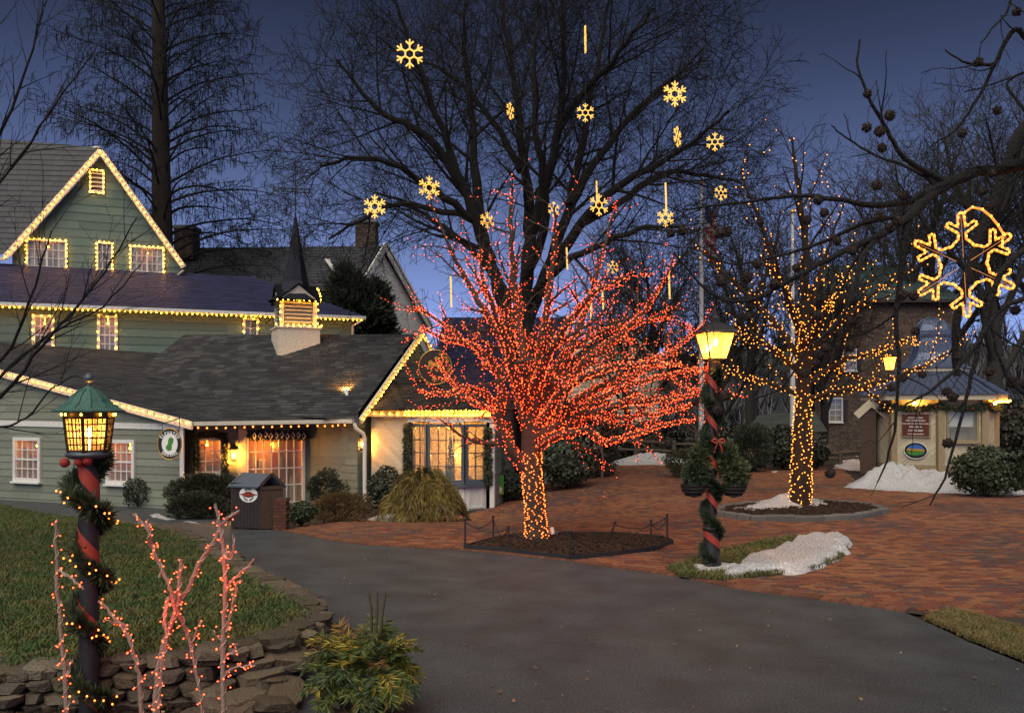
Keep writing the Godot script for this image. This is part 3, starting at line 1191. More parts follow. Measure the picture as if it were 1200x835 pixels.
func make_snow() -> void:
	snow_patch("wide flat snow patch on the grass beside the lamp post", poly_px([[838, 677], [858, 669], [872, 657], [905, 650], [922, 640], [940, 632], [990, 632], [1003, 640], [988, 655], [970, 668], [940, 676], [900, 675], [870, 681]]), 0.1, 0.08, 3, 0.065)
	snow_patch("thin strip of snow at the foot of the lamp post", poly_px([[808, 668], [830, 664], [868, 666], [880, 670], [840, 675], [812, 674]]), 0.05, 0.05, 4, 0.06)
	snow_patch("snow heap round the trunk of the yellow lit tree", poly_px([[850, 603], [880, 594], [925, 590], [962, 590], [978, 597], [940, 601], [890, 604]]), 0.3, 0.35, 5, 0.1, XZ(930, 594), 1.2)
	snow_patch("long shovelled snow bank in front of the octagonal kiosk", poly_px([[984, 572], [1003, 563], [1030, 561], [1090, 564], [1150, 567], [1200, 574], [1215, 583], [1165, 581], [1100, 579], [1040, 576]]), 0.72, 0.42, 6, 0.0, XZ(1028, 568), 1.6)
	snow_patch("long snow bank below the split rail fence", poly_px([[712, 545], [720, 539], [760, 537], [805, 537], [808, 541], [795, 546], [760, 545]]), 0.36, 0.5, 7)
	snow_patch("small snow remnant on bricks before the weeping shrub", poly_px([[424, 611], [440, 604], [470, 603], [490, 609], [470, 613]]), 0.1, 0.15, 8)
	snow_patch("snow sliver behind the trunk of the red tree", poly_px([[600, 631], [620, 626], [655, 625], [664, 629], [640, 632]]), 0.05, 0.1, 9, 0.05)
	snow_patch("narrow snow streak on the path below the round sign", poly_px([[170, 604], [185, 601], [207, 608], [203, 611]]), 0.05, 0.1, 10)
	snow_patch("short snow streak on the path before the dark bin", poly_px([[212, 611], [224, 610], [240, 614], [236, 616]]), 0.04, 0.1, 11)
	snow_patch("snow bank behind the rails beside the kiosk", poly_px([[978, 549], [985, 540], [1000, 538], [1020, 540], [1024, 547], [1005, 551]]), 0.4, 0.4, 13)
	snow_patch("small snow lump on bricks behind the lamp post", poly_px([[898, 554], [905, 551], [916, 552], [914, 556]]), 0.12, 0.2, 14)


# ---------- the shop and the house behind it ----------
const GREEN := [Color(0.115, 0.175, 0.15), Color(0.105, 0.165, 0.14), Color(0.125, 0.18, 0.15)]
const SAGE := [Color(0.185, 0.205, 0.16), Color(0.172, 0.19, 0.15), Color(0.198, 0.217, 0.172)]
const ROOF_GREY := [Color(0.046, 0.053, 0.068), Color(0.074, 0.082, 0.096), Color(0.032, 0.037, 0.05), Color(0.1, 0.102, 0.106), Color(0.055, 0.064, 0.074)]
const ROOF_BLUE := [Color(0.03, 0.034, 0.1), Color(0.036, 0.04, 0.12), Color(0.026, 0.029, 0.085)]
const ROOF_DARK := [Color(0.03, 0.026, 0.027), Color(0.055, 0.044, 0.042), Color(0.02, 0.018, 0.02), Color(0.07, 0.056, 0.05)]
const SLATE := [Color(0.026, 0.031, 0.048), Color(0.036, 0.042, 0.06), Color(0.02, 0.024, 0.038)]


func wall_poly(a: Vector2, b: Vector2, y0: float, y1: float) -> Array:
	return [Vector3(a.x, y0, a.y), Vector3(b.x, y0, b.y), Vector3(b.x, y1, b.y), Vector3(a.x, y1, a.y)]


func on_wall(a: Vector2, b: Vector2, px: float) -> Vector2:
	# where the sight line through picture column px meets the wall line a-b
	var k := (px - 600.0) / FPX
	var d := b - a
	var t := (-k * a.y - a.x) / (d.x + k * d.y)
	return a + d * t


func h_at(q: Vector2, py: float) -> float:
	return EYE + (HY - py) / FPX * -q.y


# a window spanning picture columns x0..x1 and rows y0..y1 on a wall
func window_px(house: Node3D, a: Vector2, b: Vector2, x0: float, y0: float, x1: float, y1: float, cols: int, rows: int, opt: Dictionary, holes: Array) -> Dictionary:
	var p := on_wall(a, b, x0)
	var q := on_wall(a, b, x1)
	var m := (p + q) * 0.5
	var lo := h_at(m, y1)
	var hi := h_at(m, y0)
	var u := Vector3(b.x - a.x, 0, b.y - a.y).normalized()
	var foot := Vector3(m.x, lo, m.y)
	var w := p.distance_to(q)
	holes.append(rect(foot, u, w, hi - lo))
	var nn := u.cross(Vector3.UP)
	window(house, foot + nn * 0.035, u, w, hi - lo, cols, rows, opt)
	return {"foot": foot + nn * 0.035, "u": u, "w": w, "h": hi - lo, "n": nn}


# bulbs round a window's casing
func window_lights(label: String, w: Dictionary, step := 0.24, top_only := false) -> void:
	var f: Vector3 = w["foot"]
	var u: Vector3 = w["u"]
	var x: float = w["w"] * 0.5 + 0.06
	var h: float = w["h"]
	var a := f - u * x - Vector3.UP * 0.06
	var b := f - u * x + Vector3.UP * (h + 0.06)
	var c := f + u * x + Vector3.UP * (h + 0.06)
	var d := f + u * x - Vector3.UP * 0.06
	var n3: Vector3 = w["n"]
	light_string(label, [a + n3 * 0.05, b + n3 * 0.05, c + n3 * 0.05, d + n3 * 0.05] if not top_only else [b + n3 * 0.05, c + n3 * 0.05], step, n3, "bulb_warm", 0.019)


func rake(house: Node3D, a: Vector3, b: Vector3, out: Vector3, wide := 0.2, deep := 0.07, mat := "trim") -> void:
	var g := Geo.new()
	g.bar(a, b, deep, wide, (b - a).cross(out).normalized())
	put("rake_board", g, M[mat], house)


func make_upper_house() -> void:
	var a := Vector2(-18.9, -26.53)
	var b := Vector2(-5.85, -31.6)
	var dir := (b - a).normalized()
	var n2 := Vector2(-dir.y, dir.x) * -1.0
	if n2.y < 0:
		n2 = -n2
	var n3 := Vector3(n2.x, 0, n2.y)
	var u := Vector3(dir.x, 0, dir.y)
	var t := thing("green_house", "tall green clapboard house with lit gable and blue skirt roof", "house", Vector3(-12, -0.4, -30))
	var holes := []
	# lower storey wall
	var w1 := window_px(t, a, b, 41, 372, 60, 413, 3, 4, {"sash": true, "frame": 0.09, "goods": [Color(0.5, 0.3, 0.12), Color(0.3, 0.1, 0.05)], "lit": 0.03}, holes)
	var w2 := window_px(t, a, b, 117, 372, 134, 413, 3, 4, {"sash": true, "frame": 0.09, "goods": [Color(0.4, 0.35, 0.25), Color(0.3, 0.3, 0.28)], "lit": 0.02}, holes)
	var w3 := window_px(t, a, b, 287, 375, 300, 412, 2, 4, {"sash": true, "frame": 0.08, "goods": [Color(0.3, 0.2, 0.1)]}, holes)
	lay(wall_poly(a, b, 3.0, 5.46), u, 3.6, 0.27, 0.022, GREEN, holes, null, t, "clapboard", M["siding"])
	var g := Geo.new()
	var back := n3 * -3.2
	g.slab(PackedVector2Array([Vector2(0, -0.5), Vector2(14.0, -0.5), Vector2(14.0, 5.5), Vector2(0, 5.5)]), Vector3(a.x, 0, a.y) + n3 * -0.85, u, Vector3.UP, -6.0, 0.0)
	put("wall_core", g, M["bare_wood"], t)
	# end wall on the right
	lay([Vector3(b.x, 3.0, b.y), Vector3(b.x, 3.0, b.y) - n3 * 4.0, Vector3(b.x, 5.4, b.y) - n3 * 4.0, Vector3(b.x, 5.4, b.y)], -n3, 3.0, 0.27, 0.022, GREEN, [], null, t, "clapboard", M["siding"])
	# skirt roof
	var ea := Vector3(a.x, 5.56, a.y) + n3 * 0.35 - u * 0.3
	var eb := Vector3(b.x, 5.56, b.y) + n3 * 0.35 + u * 0.35
	var top_a := Vector3(a.x, 7.29, a.y) - n3 * 3.0 - u * 0.3
	var hip := P(216, 322, 32.0)
	var top_b := Vector3(hip.x, 7.29, hip.z)
	var tb2 := Vector3(b.x, 7.29, b.y) - n3 * 3.0 - u * 3.4
	g = Geo.new()
	lay([ea, eb, tb2, top_a], Vector3.ZERO, 0.42, 0.2, 0.02, ROOF_BLUE, [], g, null, "", M["slate"])
	stuff(put("skirt_shingles", g, M["slate"], t))
	g = Geo.new()
	lay([eb, eb - n3 * 6.0 + Vector3.UP * 0.0, tb2 - n3 * 1.0 + Vector3.UP * 0.02, tb2], Vector3.ZERO, 0.42, 0.2, 0.02, ROOF_BLUE, [], g, null, "", M["slate"])
	g.col = Color(0.03, 0.033, 0.07)
	g.quad(ea - Vector3.UP * 0.03, eb - Vector3.UP * 0.03, tb2 - Vector3.UP * 0.03, top_a - Vector3.UP * 0.03)
	stuff(put("hip_shingles", g, M["slate"], t))
	# gutter and soffit
	g = Geo.new()
	g.bar(ea + n3 * 0.05 - Vector3.UP * 0.04, eb + n3 * 0.05 - Vector3.UP * 0.04, 0.1, 0.1)
	g.bar(ea - n3 * 0.17 - Vector3.UP * 0.1, eb - n3 * 0.17 - Vector3.UP * 0.1, 0.33, 0.04)
	put("gutter", g, M["trim_white"], t)
	g = Geo.new()
	var dp := eb - Vector3.UP * 0.08
	g.tube(PackedVector3Array([dp - u * 0.15, dp - u * 0.2 - Vector3.UP * 0.12, dp - u * 0.42 - n3 * 0.25 - Vector3.UP * 0.25, dp - u * 0.42 - n3 * 0.27 - Vector3.UP * 1.9]), PackedFloat32Array([0.05, 0.05, 0.05, 0.05]), 8)
	put("downspout", g, M["trim"], t)
	# gable wall, set back above the skirt roof
	var ga := a - n2 * 3.0
	var gb := b - n2 * 3.0
	var gl := on_wall(ga, gb, 14)
	var gr := on_wall(ga, gb, 212)
	var gp := on_wall(ga, gb, 118)
	var low := 7.2
	var peak := Vector3(gp.x, 11.4, gp.y)
	holes = []
	var v1 := window_px(t, ga, gb, 33, 283, 76, 312, 6, 3, {"pair": true, "curtain": true, "goods": [Color(0.45, 0.42, 0.36)], "lit": 0.02}, holes)
	var v2 := window_px(t, ga, gb, 115, 286, 130, 315, 3, 3, {"curtain": true}, holes)
	var v3 := window_px(t, ga, gb, 154, 291, 190, 318, 6, 3, {"pair": true, "curtain": true, "goods": [Color(0.35, 0.16, 0.08)], "lit": 0.03}, holes)
	# louvred vent
	var vp := on_wall(ga, gb, 105.5)
	var vt := on_wall(ga, gb, 121)
	var vm := (vp + vt) * 0.5
	var vw := vp.distance_to(vt)
	var vy0 := h_at(vm, 226)
	var vy1 := h_at(vm, 200)
	holes.append(rect(Vector3(vm.x, vy0, vm.y), u, vw, vy1 - vy0))
	lay([Vector3(gl.x, low, gl.y), Vector3(gr.x, low, gr.y), Vector3(gr.x, 7.62, gr.y), peak, Vector3(gl.x, 7.62, gl.y)], u, 3.2, 0.3, 0.022, GREEN, holes, null, t, "clapboard", M["siding"])
	var bb := Basis(u, Vector3.UP, n3)
	g = Geo.new()
	for s in [-1, 1]:
		g.box(Transform3D(bb, Vector3(vm.x, (vy0 + vy1) * 0.5, vm.y) + u * s * vw * 0.5 + n3 * 0.04), Vector3(0.07, vy1 - vy0 + 0.1, 0.08))
	for y in [vy0, vy1]:
		g.box(Transform3D(bb, Vector3(vm.x, y, vm.y) + n3 * 0.04), Vector3(vw - 0.07, 0.07, 0.082))
	var vent := put("vent", g, M["trim_white"], t)
	for k in 5:
		g = Geo.new()
		g.box(Transform3D(bb * Basis(Vector3.RIGHT, 0.6), Vector3(vm.x, lerpf(vy0, vy1, (k + 0.55) / 5.2), vm.y) + n3 * 0.02), Vector3(vw - 0.07, 0.02, 0.14))
		put("slat", g, M["trim_white"], vent)
	g = Geo.new()
	g.box(Transform3D(bb, Vector3(vm.x, (vy0 + vy1) * 0.5, vm.y) - n3 * 0.1), Vector3(vw, vy1 - vy0, 0.02))
	put("backing", g, M["bare_wood"], vent)
	window_lights("warm bulbs round the double window low in the tall gable beside the main roof", v1, 0.16)
	window_lights("warm bulbs round the narrow single window of the tall gable", v2, 0.16)
	window_lights("warm bulbs round the reddish double window of the tall gable", v3, 0.16)
	light_string("warm bulbs framing the louvred vent under the gable peak", [Vector3(vm.x, vy0, vm.y) - u * vw * 0.5 + n3 * 0.1, Vector3(vm.x, vy1, vm.y) - u * vw * 0.5 + n3 * 0.1, Vector3(vm.x, vy1, vm.y) + u * vw * 0.5 + n3 * 0.1, Vector3(vm.x, vy0, vm.y) + u * vw * 0.5 + n3 * 0.1, Vector3(vm.x, vy0, vm.y) - u * vw * 0.5 + n3 * 0.1], 0.17, n3, "bulb_warm", 0.019)
	# rakes
	var rl := P(6, 301, 29.9)
	var rr := P(215, 313, 32.0)
	var rp := peak + n3 * 0.32 + Vector3.UP * 0.12
	rake(t, rl, rp, n3)
	rake(t, rp, rr, n3)
	light_string("line of warm bulbs up the rake of the tall gable beside the main roof", [rl + n3 * 0.06, rp + n3 * 0.06], 0.2, n3, "bulb_warm", 0.019)
	light_string("line of warm bulbs down the free rake of the tall gable", [rp + n3 * 0.06, rr + n3 * 0.06], 0.2, n3, "bulb_warm", 0.019)
	# gable roof slope that faces away, and the underside of the overhang
	g = Geo.new()
	var bk := n3 * -9.0
	lay([rr + Vector3.UP * 0.1, rr + bk + Vector3.UP * 0.1, rp + bk + Vector3.UP * 0.1, rp + Vector3.UP * 0.1], -n3, 0.35, 0.2, 0.02, SLATE, [], g, null, "", M["slate"])
	stuff(put("gable_shingles", g, M["slate"], t))
	g = Geo.new()
	g.col = Color(0.4, 0.38, 0.32)
	g.quad(rr + Vector3.UP * 0.09, rp + Vector3.UP * 0.09, rp + bk * 0.1 + Vector3.UP * 0.09, rr + bk * 0.1 + Vector3.UP * 0.09)
	put("soffit", g, M["paint"], t)
	# main roof running off to the side of the gable
	var ridge_l := P(-90, 193, 33.0)
	var eave_l := P(-90, 303, 29.6)
	g = Geo.new()
	lay([eave_l, rl + Vector3.UP * 0.1, rp + Vector3.UP * 0.12, ridge_l], Vector3.ZERO, 0.38, 0.2, 0.022, SLATE, [], g, null, "", M["slate"])
	stuff(put("main_roof_shingles", g, M["slate"], t))
	g = Geo.new()
	g.bar(eave_l - Vector3.UP * 0.06, rl - Vector3.UP * 0.06, 0.1, 0.12)
	put("gutter", g, M["trim"], t)
	g = Geo.new()
	g.bar(ridge_l, rp + Vector3.UP * 0.13, 0.2, 0.05)
	put("ridge_cap", g, M["slate"], t)
	g = Geo.new()
	g.col = Color(0.5, 0.48, 0.42)
	var dq := rr - Vector3.UP * 0.12
	g.tube(PackedVector3Array([dq, dq - u * 0.1 - Vector3.UP * 0.1, dq - u * 0.25 - n3 * 0.2 - Vector3.UP * 0.2, dq - u * 0.28 - n3 * 0.2 - Vector3.UP * 0.4]), PackedFloat32Array([0.05, 0.05, 0.05, 0.05]), 8)
	put("downspout", g, M["trim_white"], t)
	light_string("long row of warm bulbs under the gutter of the blue skirt roof", [ea + n3 * 0.02 - Vector3.UP * 0.14, eb + n3 * 0.02 - Vector3.UP * 0.14], 0.16, n3, "bulb_warm", 0.019)
	window_lights("warm bulbs round the sash window at the end of the upper wall, behind twigs", w1, 0.26)
	window_lights("warm bulbs round the middle sash window of the upper green wall", w2, 0.26)
	window_lights("warm bulbs round the small upper window beside the cupola", w3, 0.26)


var W1A := Vector2(-19.0, -25.75)
var W1B := Vector2(-8.4, -21.7)
var PORCH_A := Vector2(-8.15, -22.0)
var PORCH_B := Vector2(-5.6, -23.55)
var SIDE_B := Vector2(-4.05, -22.35)
var K1 := Vector2(-3.75, -22.75)
var K2 := Vector2(-2.72, -22.3)
var K3 := Vector2(-0.44, -21.9)
var K4 := Vector2(0.3, -26.4)


func make_shop() -> void:
	var t := thing("shop_building", "low sage clapboard shop with grey shingle roofs and lit eaves", "shop", Vector3(-8, -0.38, -24))
	var u := Vector3(W1B.x - W1A.x, 0, W1B.y - W1A.y).normalized()
	var n3 := u.cross(Vector3.UP)
	var bpt := P(228, 495, 21.35)
	bpt.y = EAVE
	var apt := P(-75, 411, 24.9)
	var cpt := P(384, 492, 22.35)
	cpt.y = EAVE + 0.04
	var dpt := P(414, 491, 21.9)
	var ept := P(487, 392, 26.0)
	var rl := P(216, 392, 28.0)
	var vpt := P(200, 415, 28.9)
	# gable end wall of the wing
	var holes := []
	var red := [Color(0.5, 0.08, 0.03), Color(0.5, 0.22, 0.06), Color(0.35, 0.05, 0.03), Color(0.2, 0.15, 0.1), Color(0.6, 0.4, 0.15)]
	window_px(t, W1A, W1B, 20, 516, 46, 560, 4, 4, {"sash": true, "frame": 0.09, "goods": red, "lit": 0.05, "room": "room_brown"}, holes)
	window_px(t, W1A, W1B, 129, 519, 156, 563, 4, 4, {"sash": true, "frame": 0.09, "goods": red, "lit": 0.06, "room": "room_brown"}, holes)
	var wa := Vector3(W1A.x, 0, W1A.y)
	var wb := Vector3(W1B.x, 0, W1B.y)
	lay([wa - Vector3.UP * 0.5, wb - Vector3.UP * 0.5, wb + Vector3.UP * EAVE, wa + Vector3.UP * (apt.y + 0.3)], u, 3.4, 0.2, 0.02, SAGE, holes, null, t, "clapboard", M["siding"])
	var g := Geo.new()
	g.bar(wa + Vector3.UP * 1.83 + n3 * 0.03, wb + Vector3.UP * 1.72 + n3 * 0.03, 0.03, 0.15)
	put("band_board", g, M["trim_white"], t)
	g = Geo.new()
	g.bar(wb + Vector3(0.02, -0.5, 0) + n3 * 0.02, wb + Vector3(0.02, EAVE - 0.1, 0) + n3 * 0.02, 0.09, 0.09, Vector3.FORWARD)
	put("corner_board", g, M["siding"], t)
	g = Geo.new()
	g.slab(PackedVector2Array([Vector2(0, -0.5), Vector2(11.2, -0.5), Vector2(11.2, 1.7), Vector2(0, 3.4)]), wa - n3 * 0.82, u, Vector3.UP, -0.6, 0.0)
	put("wall_core", g, M["bare_wood"], t)
	# rake of the wing with its bulbs
	var ra := apt + n3 * 0.08
	var rb := bpt + n3 * 0.08
	rake(t, ra - Vector3.UP * 0.12, rb - Vector3.UP * 0.1, n3, 0.2, 0.06, "trim")
	light_string("row of warm bulbs down the low rake above the round green sign", [ra + n3 * 0.06 - Vector3.UP * 0.08, rb + n3 * 0.06 - Vector3.UP * 0.06], 0.24, n3, "bulb_warm", 0.019)
	# roofs
	g = Geo.new()
	lay([apt, bpt, vpt, P(-75, 413, 26.6)], Vector3.ZERO, 0.3, 0.14, 0.016, ROOF_GREY, [], g, null, "", M["shingle"])
	lay([bpt, cpt, vpt], Vector3.ZERO, 0.3, 0.14, 0.016, ROOF_GREY, [], g, null, "", M["shingle"])
	g.col = Color(0.05, 0.05, 0.055)
	g.tri(apt - Vector3.UP * 0.03, bpt - Vector3.UP * 0.03, vpt - Vector3.UP * 0.03)
	g.tri(bpt - Vector3.UP * 0.03, cpt - Vector3.UP * 0.03, vpt - Vector3.UP * 0.03)
	stuff(put("wing_shingles", g, M["shingle"], t))
	g = Geo.new()
	lay([dpt, ept, rl, rl + (dpt - ept) * 0.98], Vector3.ZERO, 0.3, 0.14, 0.016, [Color(0.028, 0.03, 0.04), Color(0.045, 0.045, 0.052)] + ROOF_GREY, [], g, null, "", M["shingle"])
	# its far slope
	var gf := P(541, 487, 29.6)
	lay([gf, rl + Vector3(1.2, -2.4, -3.6), rl, ept], Vector3.ZERO, 0.3, 0.14, 0.016, ROOF_DARK, [], g, null, "", M["shingle"])
	stuff(put("middle_roof_shingles", g, M["shingle"], t))
	# gutters
	g = Geo.new()
	g.bar(bpt + Vector3(0, -0.05, 0.06), cpt + Vector3(0, -0.05, 0.06), 0.1, 0.1)
	g.bar(cpt + Vector3(0, -0.04, 0.06), dpt + Vector3(0, -0.05, 0.06), 0.1, 0.1)
	put("gutter", g, M["trim"], t)
	light_string("row of orange bulbs under the gutter above the paned shop window", [bpt + Vector3(0.1, -0.16, 0.02), cpt + Vector3(0, -0.16, 0.02), dpt + Vector3(-0.1, -0.16, 0.0)], 0.22, Vector3(0, 0, 1), "bulb_orange", 0.022)
	# soffit under the deep eave
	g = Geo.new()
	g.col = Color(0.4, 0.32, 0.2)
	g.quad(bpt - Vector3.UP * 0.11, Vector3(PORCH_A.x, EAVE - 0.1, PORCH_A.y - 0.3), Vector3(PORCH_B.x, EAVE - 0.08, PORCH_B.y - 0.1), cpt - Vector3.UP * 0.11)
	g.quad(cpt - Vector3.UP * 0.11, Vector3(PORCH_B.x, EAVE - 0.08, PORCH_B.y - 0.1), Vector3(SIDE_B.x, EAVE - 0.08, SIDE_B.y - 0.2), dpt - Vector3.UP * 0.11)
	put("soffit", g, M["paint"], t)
	# porch wall: narrow red window, yellow post, big paned window
	holes = []
	var pu := Vector3(PORCH_B.x - PORCH_A.x, 0, PORCH_B.y - PORCH_A.y).normalized()
	var pn := pu.cross(Vector3.UP)
	window_px(t, PORCH_A, PORCH_B, 232, 516, 257, 552, 3, 3, {"frame": 0.08, "trim": "trim", "goods": red, "lit": 0.1, "room": "room_brown", "deep": 0.5}, holes)
	var bw := window_px(t, PORCH_A, PORCH_B, 290, 509, 353, 588, 7, 4, {"frame": 0.08, "bar": 0.03, "trim": "trim_white", "goods": [Color(0.5, 0.1, 0.04), Color(0.6, 0.5, 0.35), Color(0.15, 0.1, 0.06), Color(0.65, 0.62, 0.55), Color(0.5, 0.3, 0.1)], "lit": 0.45, "room": "room_brown", "deep": 0.8}, holes)
	lay(wall_poly(PORCH_A, PORCH_B, -0.5, EAVE - 0.08), pu, 2.4, 0.2, 0.02, SAGE, holes, null, t, "clapboard", M["siding"])
	g = Geo.new()
	var yp := on_wall(PORCH_A, PORCH_B, 283)
	g.box(Transform3D(Basis(pu, Vector3.UP, pn), Vector3(yp.x, 0.68, yp.y) + pn * 0.06), Vector3(0.2, 2.3, 0.06))
	put("porch_pilaster", g, M["cream"], t)
	# wall beside it
	var su := Vector3(SIDE_B.x - PORCH_B.x, 0, SIDE_B.y - PORCH_B.y).normalized()
	lay(wall_poly(PORCH_B, SIDE_B, -0.5, EAVE - 0.06), su, 2.4, 0.2, 0.02, SAGE, [], null, t, "clapboard", M["siding"])
	# gable end towards the plaza
	var g0 := Vector3(SIDE_B.x, -0.5, SIDE_B.y)
	var gu := Vector3(gf.x - SIDE_B.x, 0, gf.z - SIDE_B.y).normalized()
	var gend := Vector3(gf.x, -0.5, gf.z)
	lay([g0, gend, gend + Vector3.UP * 2.3, ept - Vector3(0.1, 0.12, 0), g0 + Vector3.UP * 2.3], gu, 3.0, 0.2, 0.02, GREEN, [], null, t, "clapboard", M["siding"])
	var gn := gu.cross(Vector3.UP)
	rake(t, dpt + gn * 0.2 - Vector3.UP * 0.05, ept + gn * 0.2 + Vector3.UP * 0.02, gn, 0.16, 0.06)
	rake(t, ept + gn * 0.2 + Vector3.UP * 0.02, gf + gn * 0.2, gn, 0.16, 0.06)
	light_string("warm bulbs up the near rake of the gable behind the lion sign", [dpt + gn * 0.26, ept + gn * 0.26], 0.2, gn, "bulb_warm", 0.019)
	light_string("warm bulbs down the far rake of the gable behind the lion sign", [ept + gn * 0.26, gf + gn * 0.26], 0.2, gn, "bulb_warm", 0.019)
	g = Geo.new()
	var ds := dpt + Vector3(0.04, -0.1, 0.05)
	g.tube(PackedVector3Array([ds, ds + Vector3(0.02, -0.12, 0), ds + Vector3(0.2, -0.28, -0.12), ds + Vector3(0.23, -0.4, -0.16), ds + Vector3(0.23, -2.1, -0.16)]), PackedFloat32Array([0.05, 0.05, 0.05, 0.05, 0.05]), 8)
	put("downspout", g, M["trim_white"], t)
	make_bay(t)
	make_cupola()
	# floodlight on the roof
	var fp := P(408, 468, 23.1)
	var fl := thing("roof_floodlight", "small white floodlight standing on the middle shingle roof", "floodlight", fp)
	g = Geo.new()
	g.rod(fp - Vector3(0, 0.1, 0), fp + Vector3(0, 0.1, 0), 0.025, 6)
	put("bracket", g, M["trim_white"], fl)
	g = Geo.new()
	g.tube(PackedVector3Array([fp + Vector3(-0.02, 0.1, 0.02), fp + Vector3(-0.06, 0.2, -0.02), fp + Vector3(-0.08, 0.24, -0.06)]), PackedFloat32Array([0.035, 0.06, 0.075]), 10, true)
	put("lamp_head", g, M["trim_white"], fl)
	g = Geo.new()
	g.ball(fp + Vector3(-0.09, 0.26, -0.09), Vector3(0.05, 0.05, 0.05), 5, 8)
	put("bulb", g, M["flame"], fl)
	var spot := SpotLight3D.new()
	spot.name = "floodlight_beam"
	spot.position = fp + Vector3(-0.1, 0.29, -0.14)
	spot.light_color = Color(1.0, 0.66, 0.28)
	spot.light_energy = 2.6
	spot.spot_range = 20
	spot.spot_angle = 65
	spot.light_size = 0.04
	spot.shadow_enabled = true
	add_child(spot)
	spot.look_at_from_position(spot.position, spot.position + Vector3(-0.15, -0.25, -1.0))


func make_bay(t: Node3D) -> void:
	var hb := 2.16
	var k1 := Vector3(K1.x, 0, K1.y)
	var k2 := Vector3(K2.x, 0, K2.y)
	var k3 := Vector3(K3.x, 0, K3.y)
	var k4 := Vector3(K4.x, 0, K4.y)
	var up := Vector3.UP
	var g: Geo
	# wall of diagonal boards
	var u := (k2 - k1).normalized()
	var n3 := u.cross(up)
	var diag := (u - up * 0.9).normalized()
	lay([k1 - up * 0.5, k2 - up * 0.5, k2 + up * 2.0, k1 + up * 2.0], diag, 4.0, 0.12, 0.012, [Color(0.5, 0.45, 0.34), Color(0.47, 0.42, 0.32)], [], null, t, "diagonal_board", M["siding"])
	# main front
	var u2 := (k3 - k2).normalized()
	var n2 := u2.cross(up)
	var fr := func(px: float, out: float) -> Vector3:
		var q := on_wall(K2, K3, px)
		return Vector3(q.x, 0, q.y) + n2 * out
	g = Geo.new()
	for pr in [[k1 - n3 * 0.0, k2 + n3 * 0.0, n3], [k2, k3, n2]]:
		var a3: Vector3 = pr[0]
		var b3: Vector3 = pr[1]
		var nn: Vector3 = pr[2]
		g.bar(a3 + up * 2.06 + nn * 0.1, b3 + up * 2.06 + nn * 0.1, 0.2, 0.17)
	put("frieze", g, M["cream"], t)
	g = Geo.new()
	g.bar(k2 + up * 1.9 + n2 * 0.03, k3 + up * 1.9 + n2 * 0.03, 0.1, 0.14)
	g.box(Transform3D(Basis(u2, up, n2), k3 + up * 0.65 - u2 * 0.06 + n2 * 0.02), Vector3(0.12, 2.3, 0.12))
	g.box(Transform3D(Basis(u2, up, n2), k2 + up * 0.65 + u2 * 0.05 + n2 * 0.02), Vector3(0.1, 2.3, 0.1))
	put("corner_post", g, M["trim_white"], t)
	# projecting bay window
	var b0: Vector3 = fr.call(483.0, 0.0)
	var b1: Vector3 = fr.call(506.0, 0.42)
	var b2: Vector3 = fr.call(549.0, 0.42)
	var b3: Vector3 = fr.call(570.0, 0.0)
	var y0 := 0.38
	var y1 := 1.82
	var pts := [b0, b1, b2, b3]
	var panes := [2, 4, 2]
	for k in 3:
		var a: Vector3 = pts[k]
		var b: Vector3 = pts[k + 1]
		var uu := (b - a).normalized()
		var m := (a + b) * 0.5
		var l := a.distance_to(b)
		window(t, m + up * y0, uu, l - 0.17, y1 - y0 - 0.1, panes[k], 4, {"frame": 0.07, "bar": 0.025, "trim": "slate_blue", "open": true})
		# panelled base
		var nn := uu.cross(up)
		g = Geo.new()
		g.box(Transform3D(Basis(uu, up, nn), m + up * -0.08 - nn * 0.03), Vector3(l - 0.02, 0.78, 0.06))
		var base := put("bay_base", g, M["trim_white"], t)
		g = Geo.new()
		for s in [-1, 1]:
			g.box(Transform3D(Basis(uu, up, nn), m + up * -0.06 + uu * s * (l * 0.5 - 0.12) + nn * 0.01), Vector3(0.05, 0.5, 0.03))
			g.box(Transform3D(Basis(uu, up, nn), m + up * (-0.06 + s * 0.27) + nn * 0.012), Vector3(l - 0.2, 0.05, 0.03))
		put("panel_moulding", g, M["trim_white"], base)
		g = Geo.new()
		g.box(Transform3D(Basis(uu, up, nn), m + up * (y0 - 0.14) + nn * 0.03), Vector3(l + 0.08, 0.07, 0.18))
		put("bay_sill", g, M["slate_blue"], t)
	# floor, ceiling and back of the display
	g = Geo.new()
	var bk := -n2 * 0.9
	g.quad(b0 + up * 0.3, b1 + up * 0.3, b2 + up * 0.3, b3 + up * 0.3)
	g.quad(b0 + bk + up * 0.3, b0 + up * 0.3, b3 + up * 0.3, b3 + bk + up * 0.3)
	g.quad(b0 + up * 1.84, b3 + up * 1.84, b2 + up * 1.84, b1 + up * 1.84)
	g.quad(b0 + bk + up * 1.84, b3 + bk + up * 1.84, b3 + up * 1.84, b0 + up * 1.84)
	g.quad(b0 + bk + up * 0.3, b3 + bk + up * 0.3, b3 + bk + up * 1.84, b0 + bk + up * 1.84)
	g.quad(b0 + up * 0.3, b0 + bk + up * 0.3, b0 + bk + up * 1.84, b0 + up * 1.84)
	g.quad(b3 + bk + up * 0.3, b3 + up * 0.3, b3 + up * 1.84, b3 + bk + up * 1.84)
	put("display_room", g, M["plaster"], t)
	g = Geo.new()
	g.quad(b0 + up * 1.86, b1 + n2 * 0.06 + up * 1.86, b2 + n2 * 0.06 + up * 1.86, b3 + up * 1.86)
	g.quad(b1 + n2 * 0.06 + up * 1.83, b2 + n2 * 0.06 + up * 1.83, b2 + n2 * 0.06 + up * 1.9, b1 + n2 * 0.06 + up * 1.9)
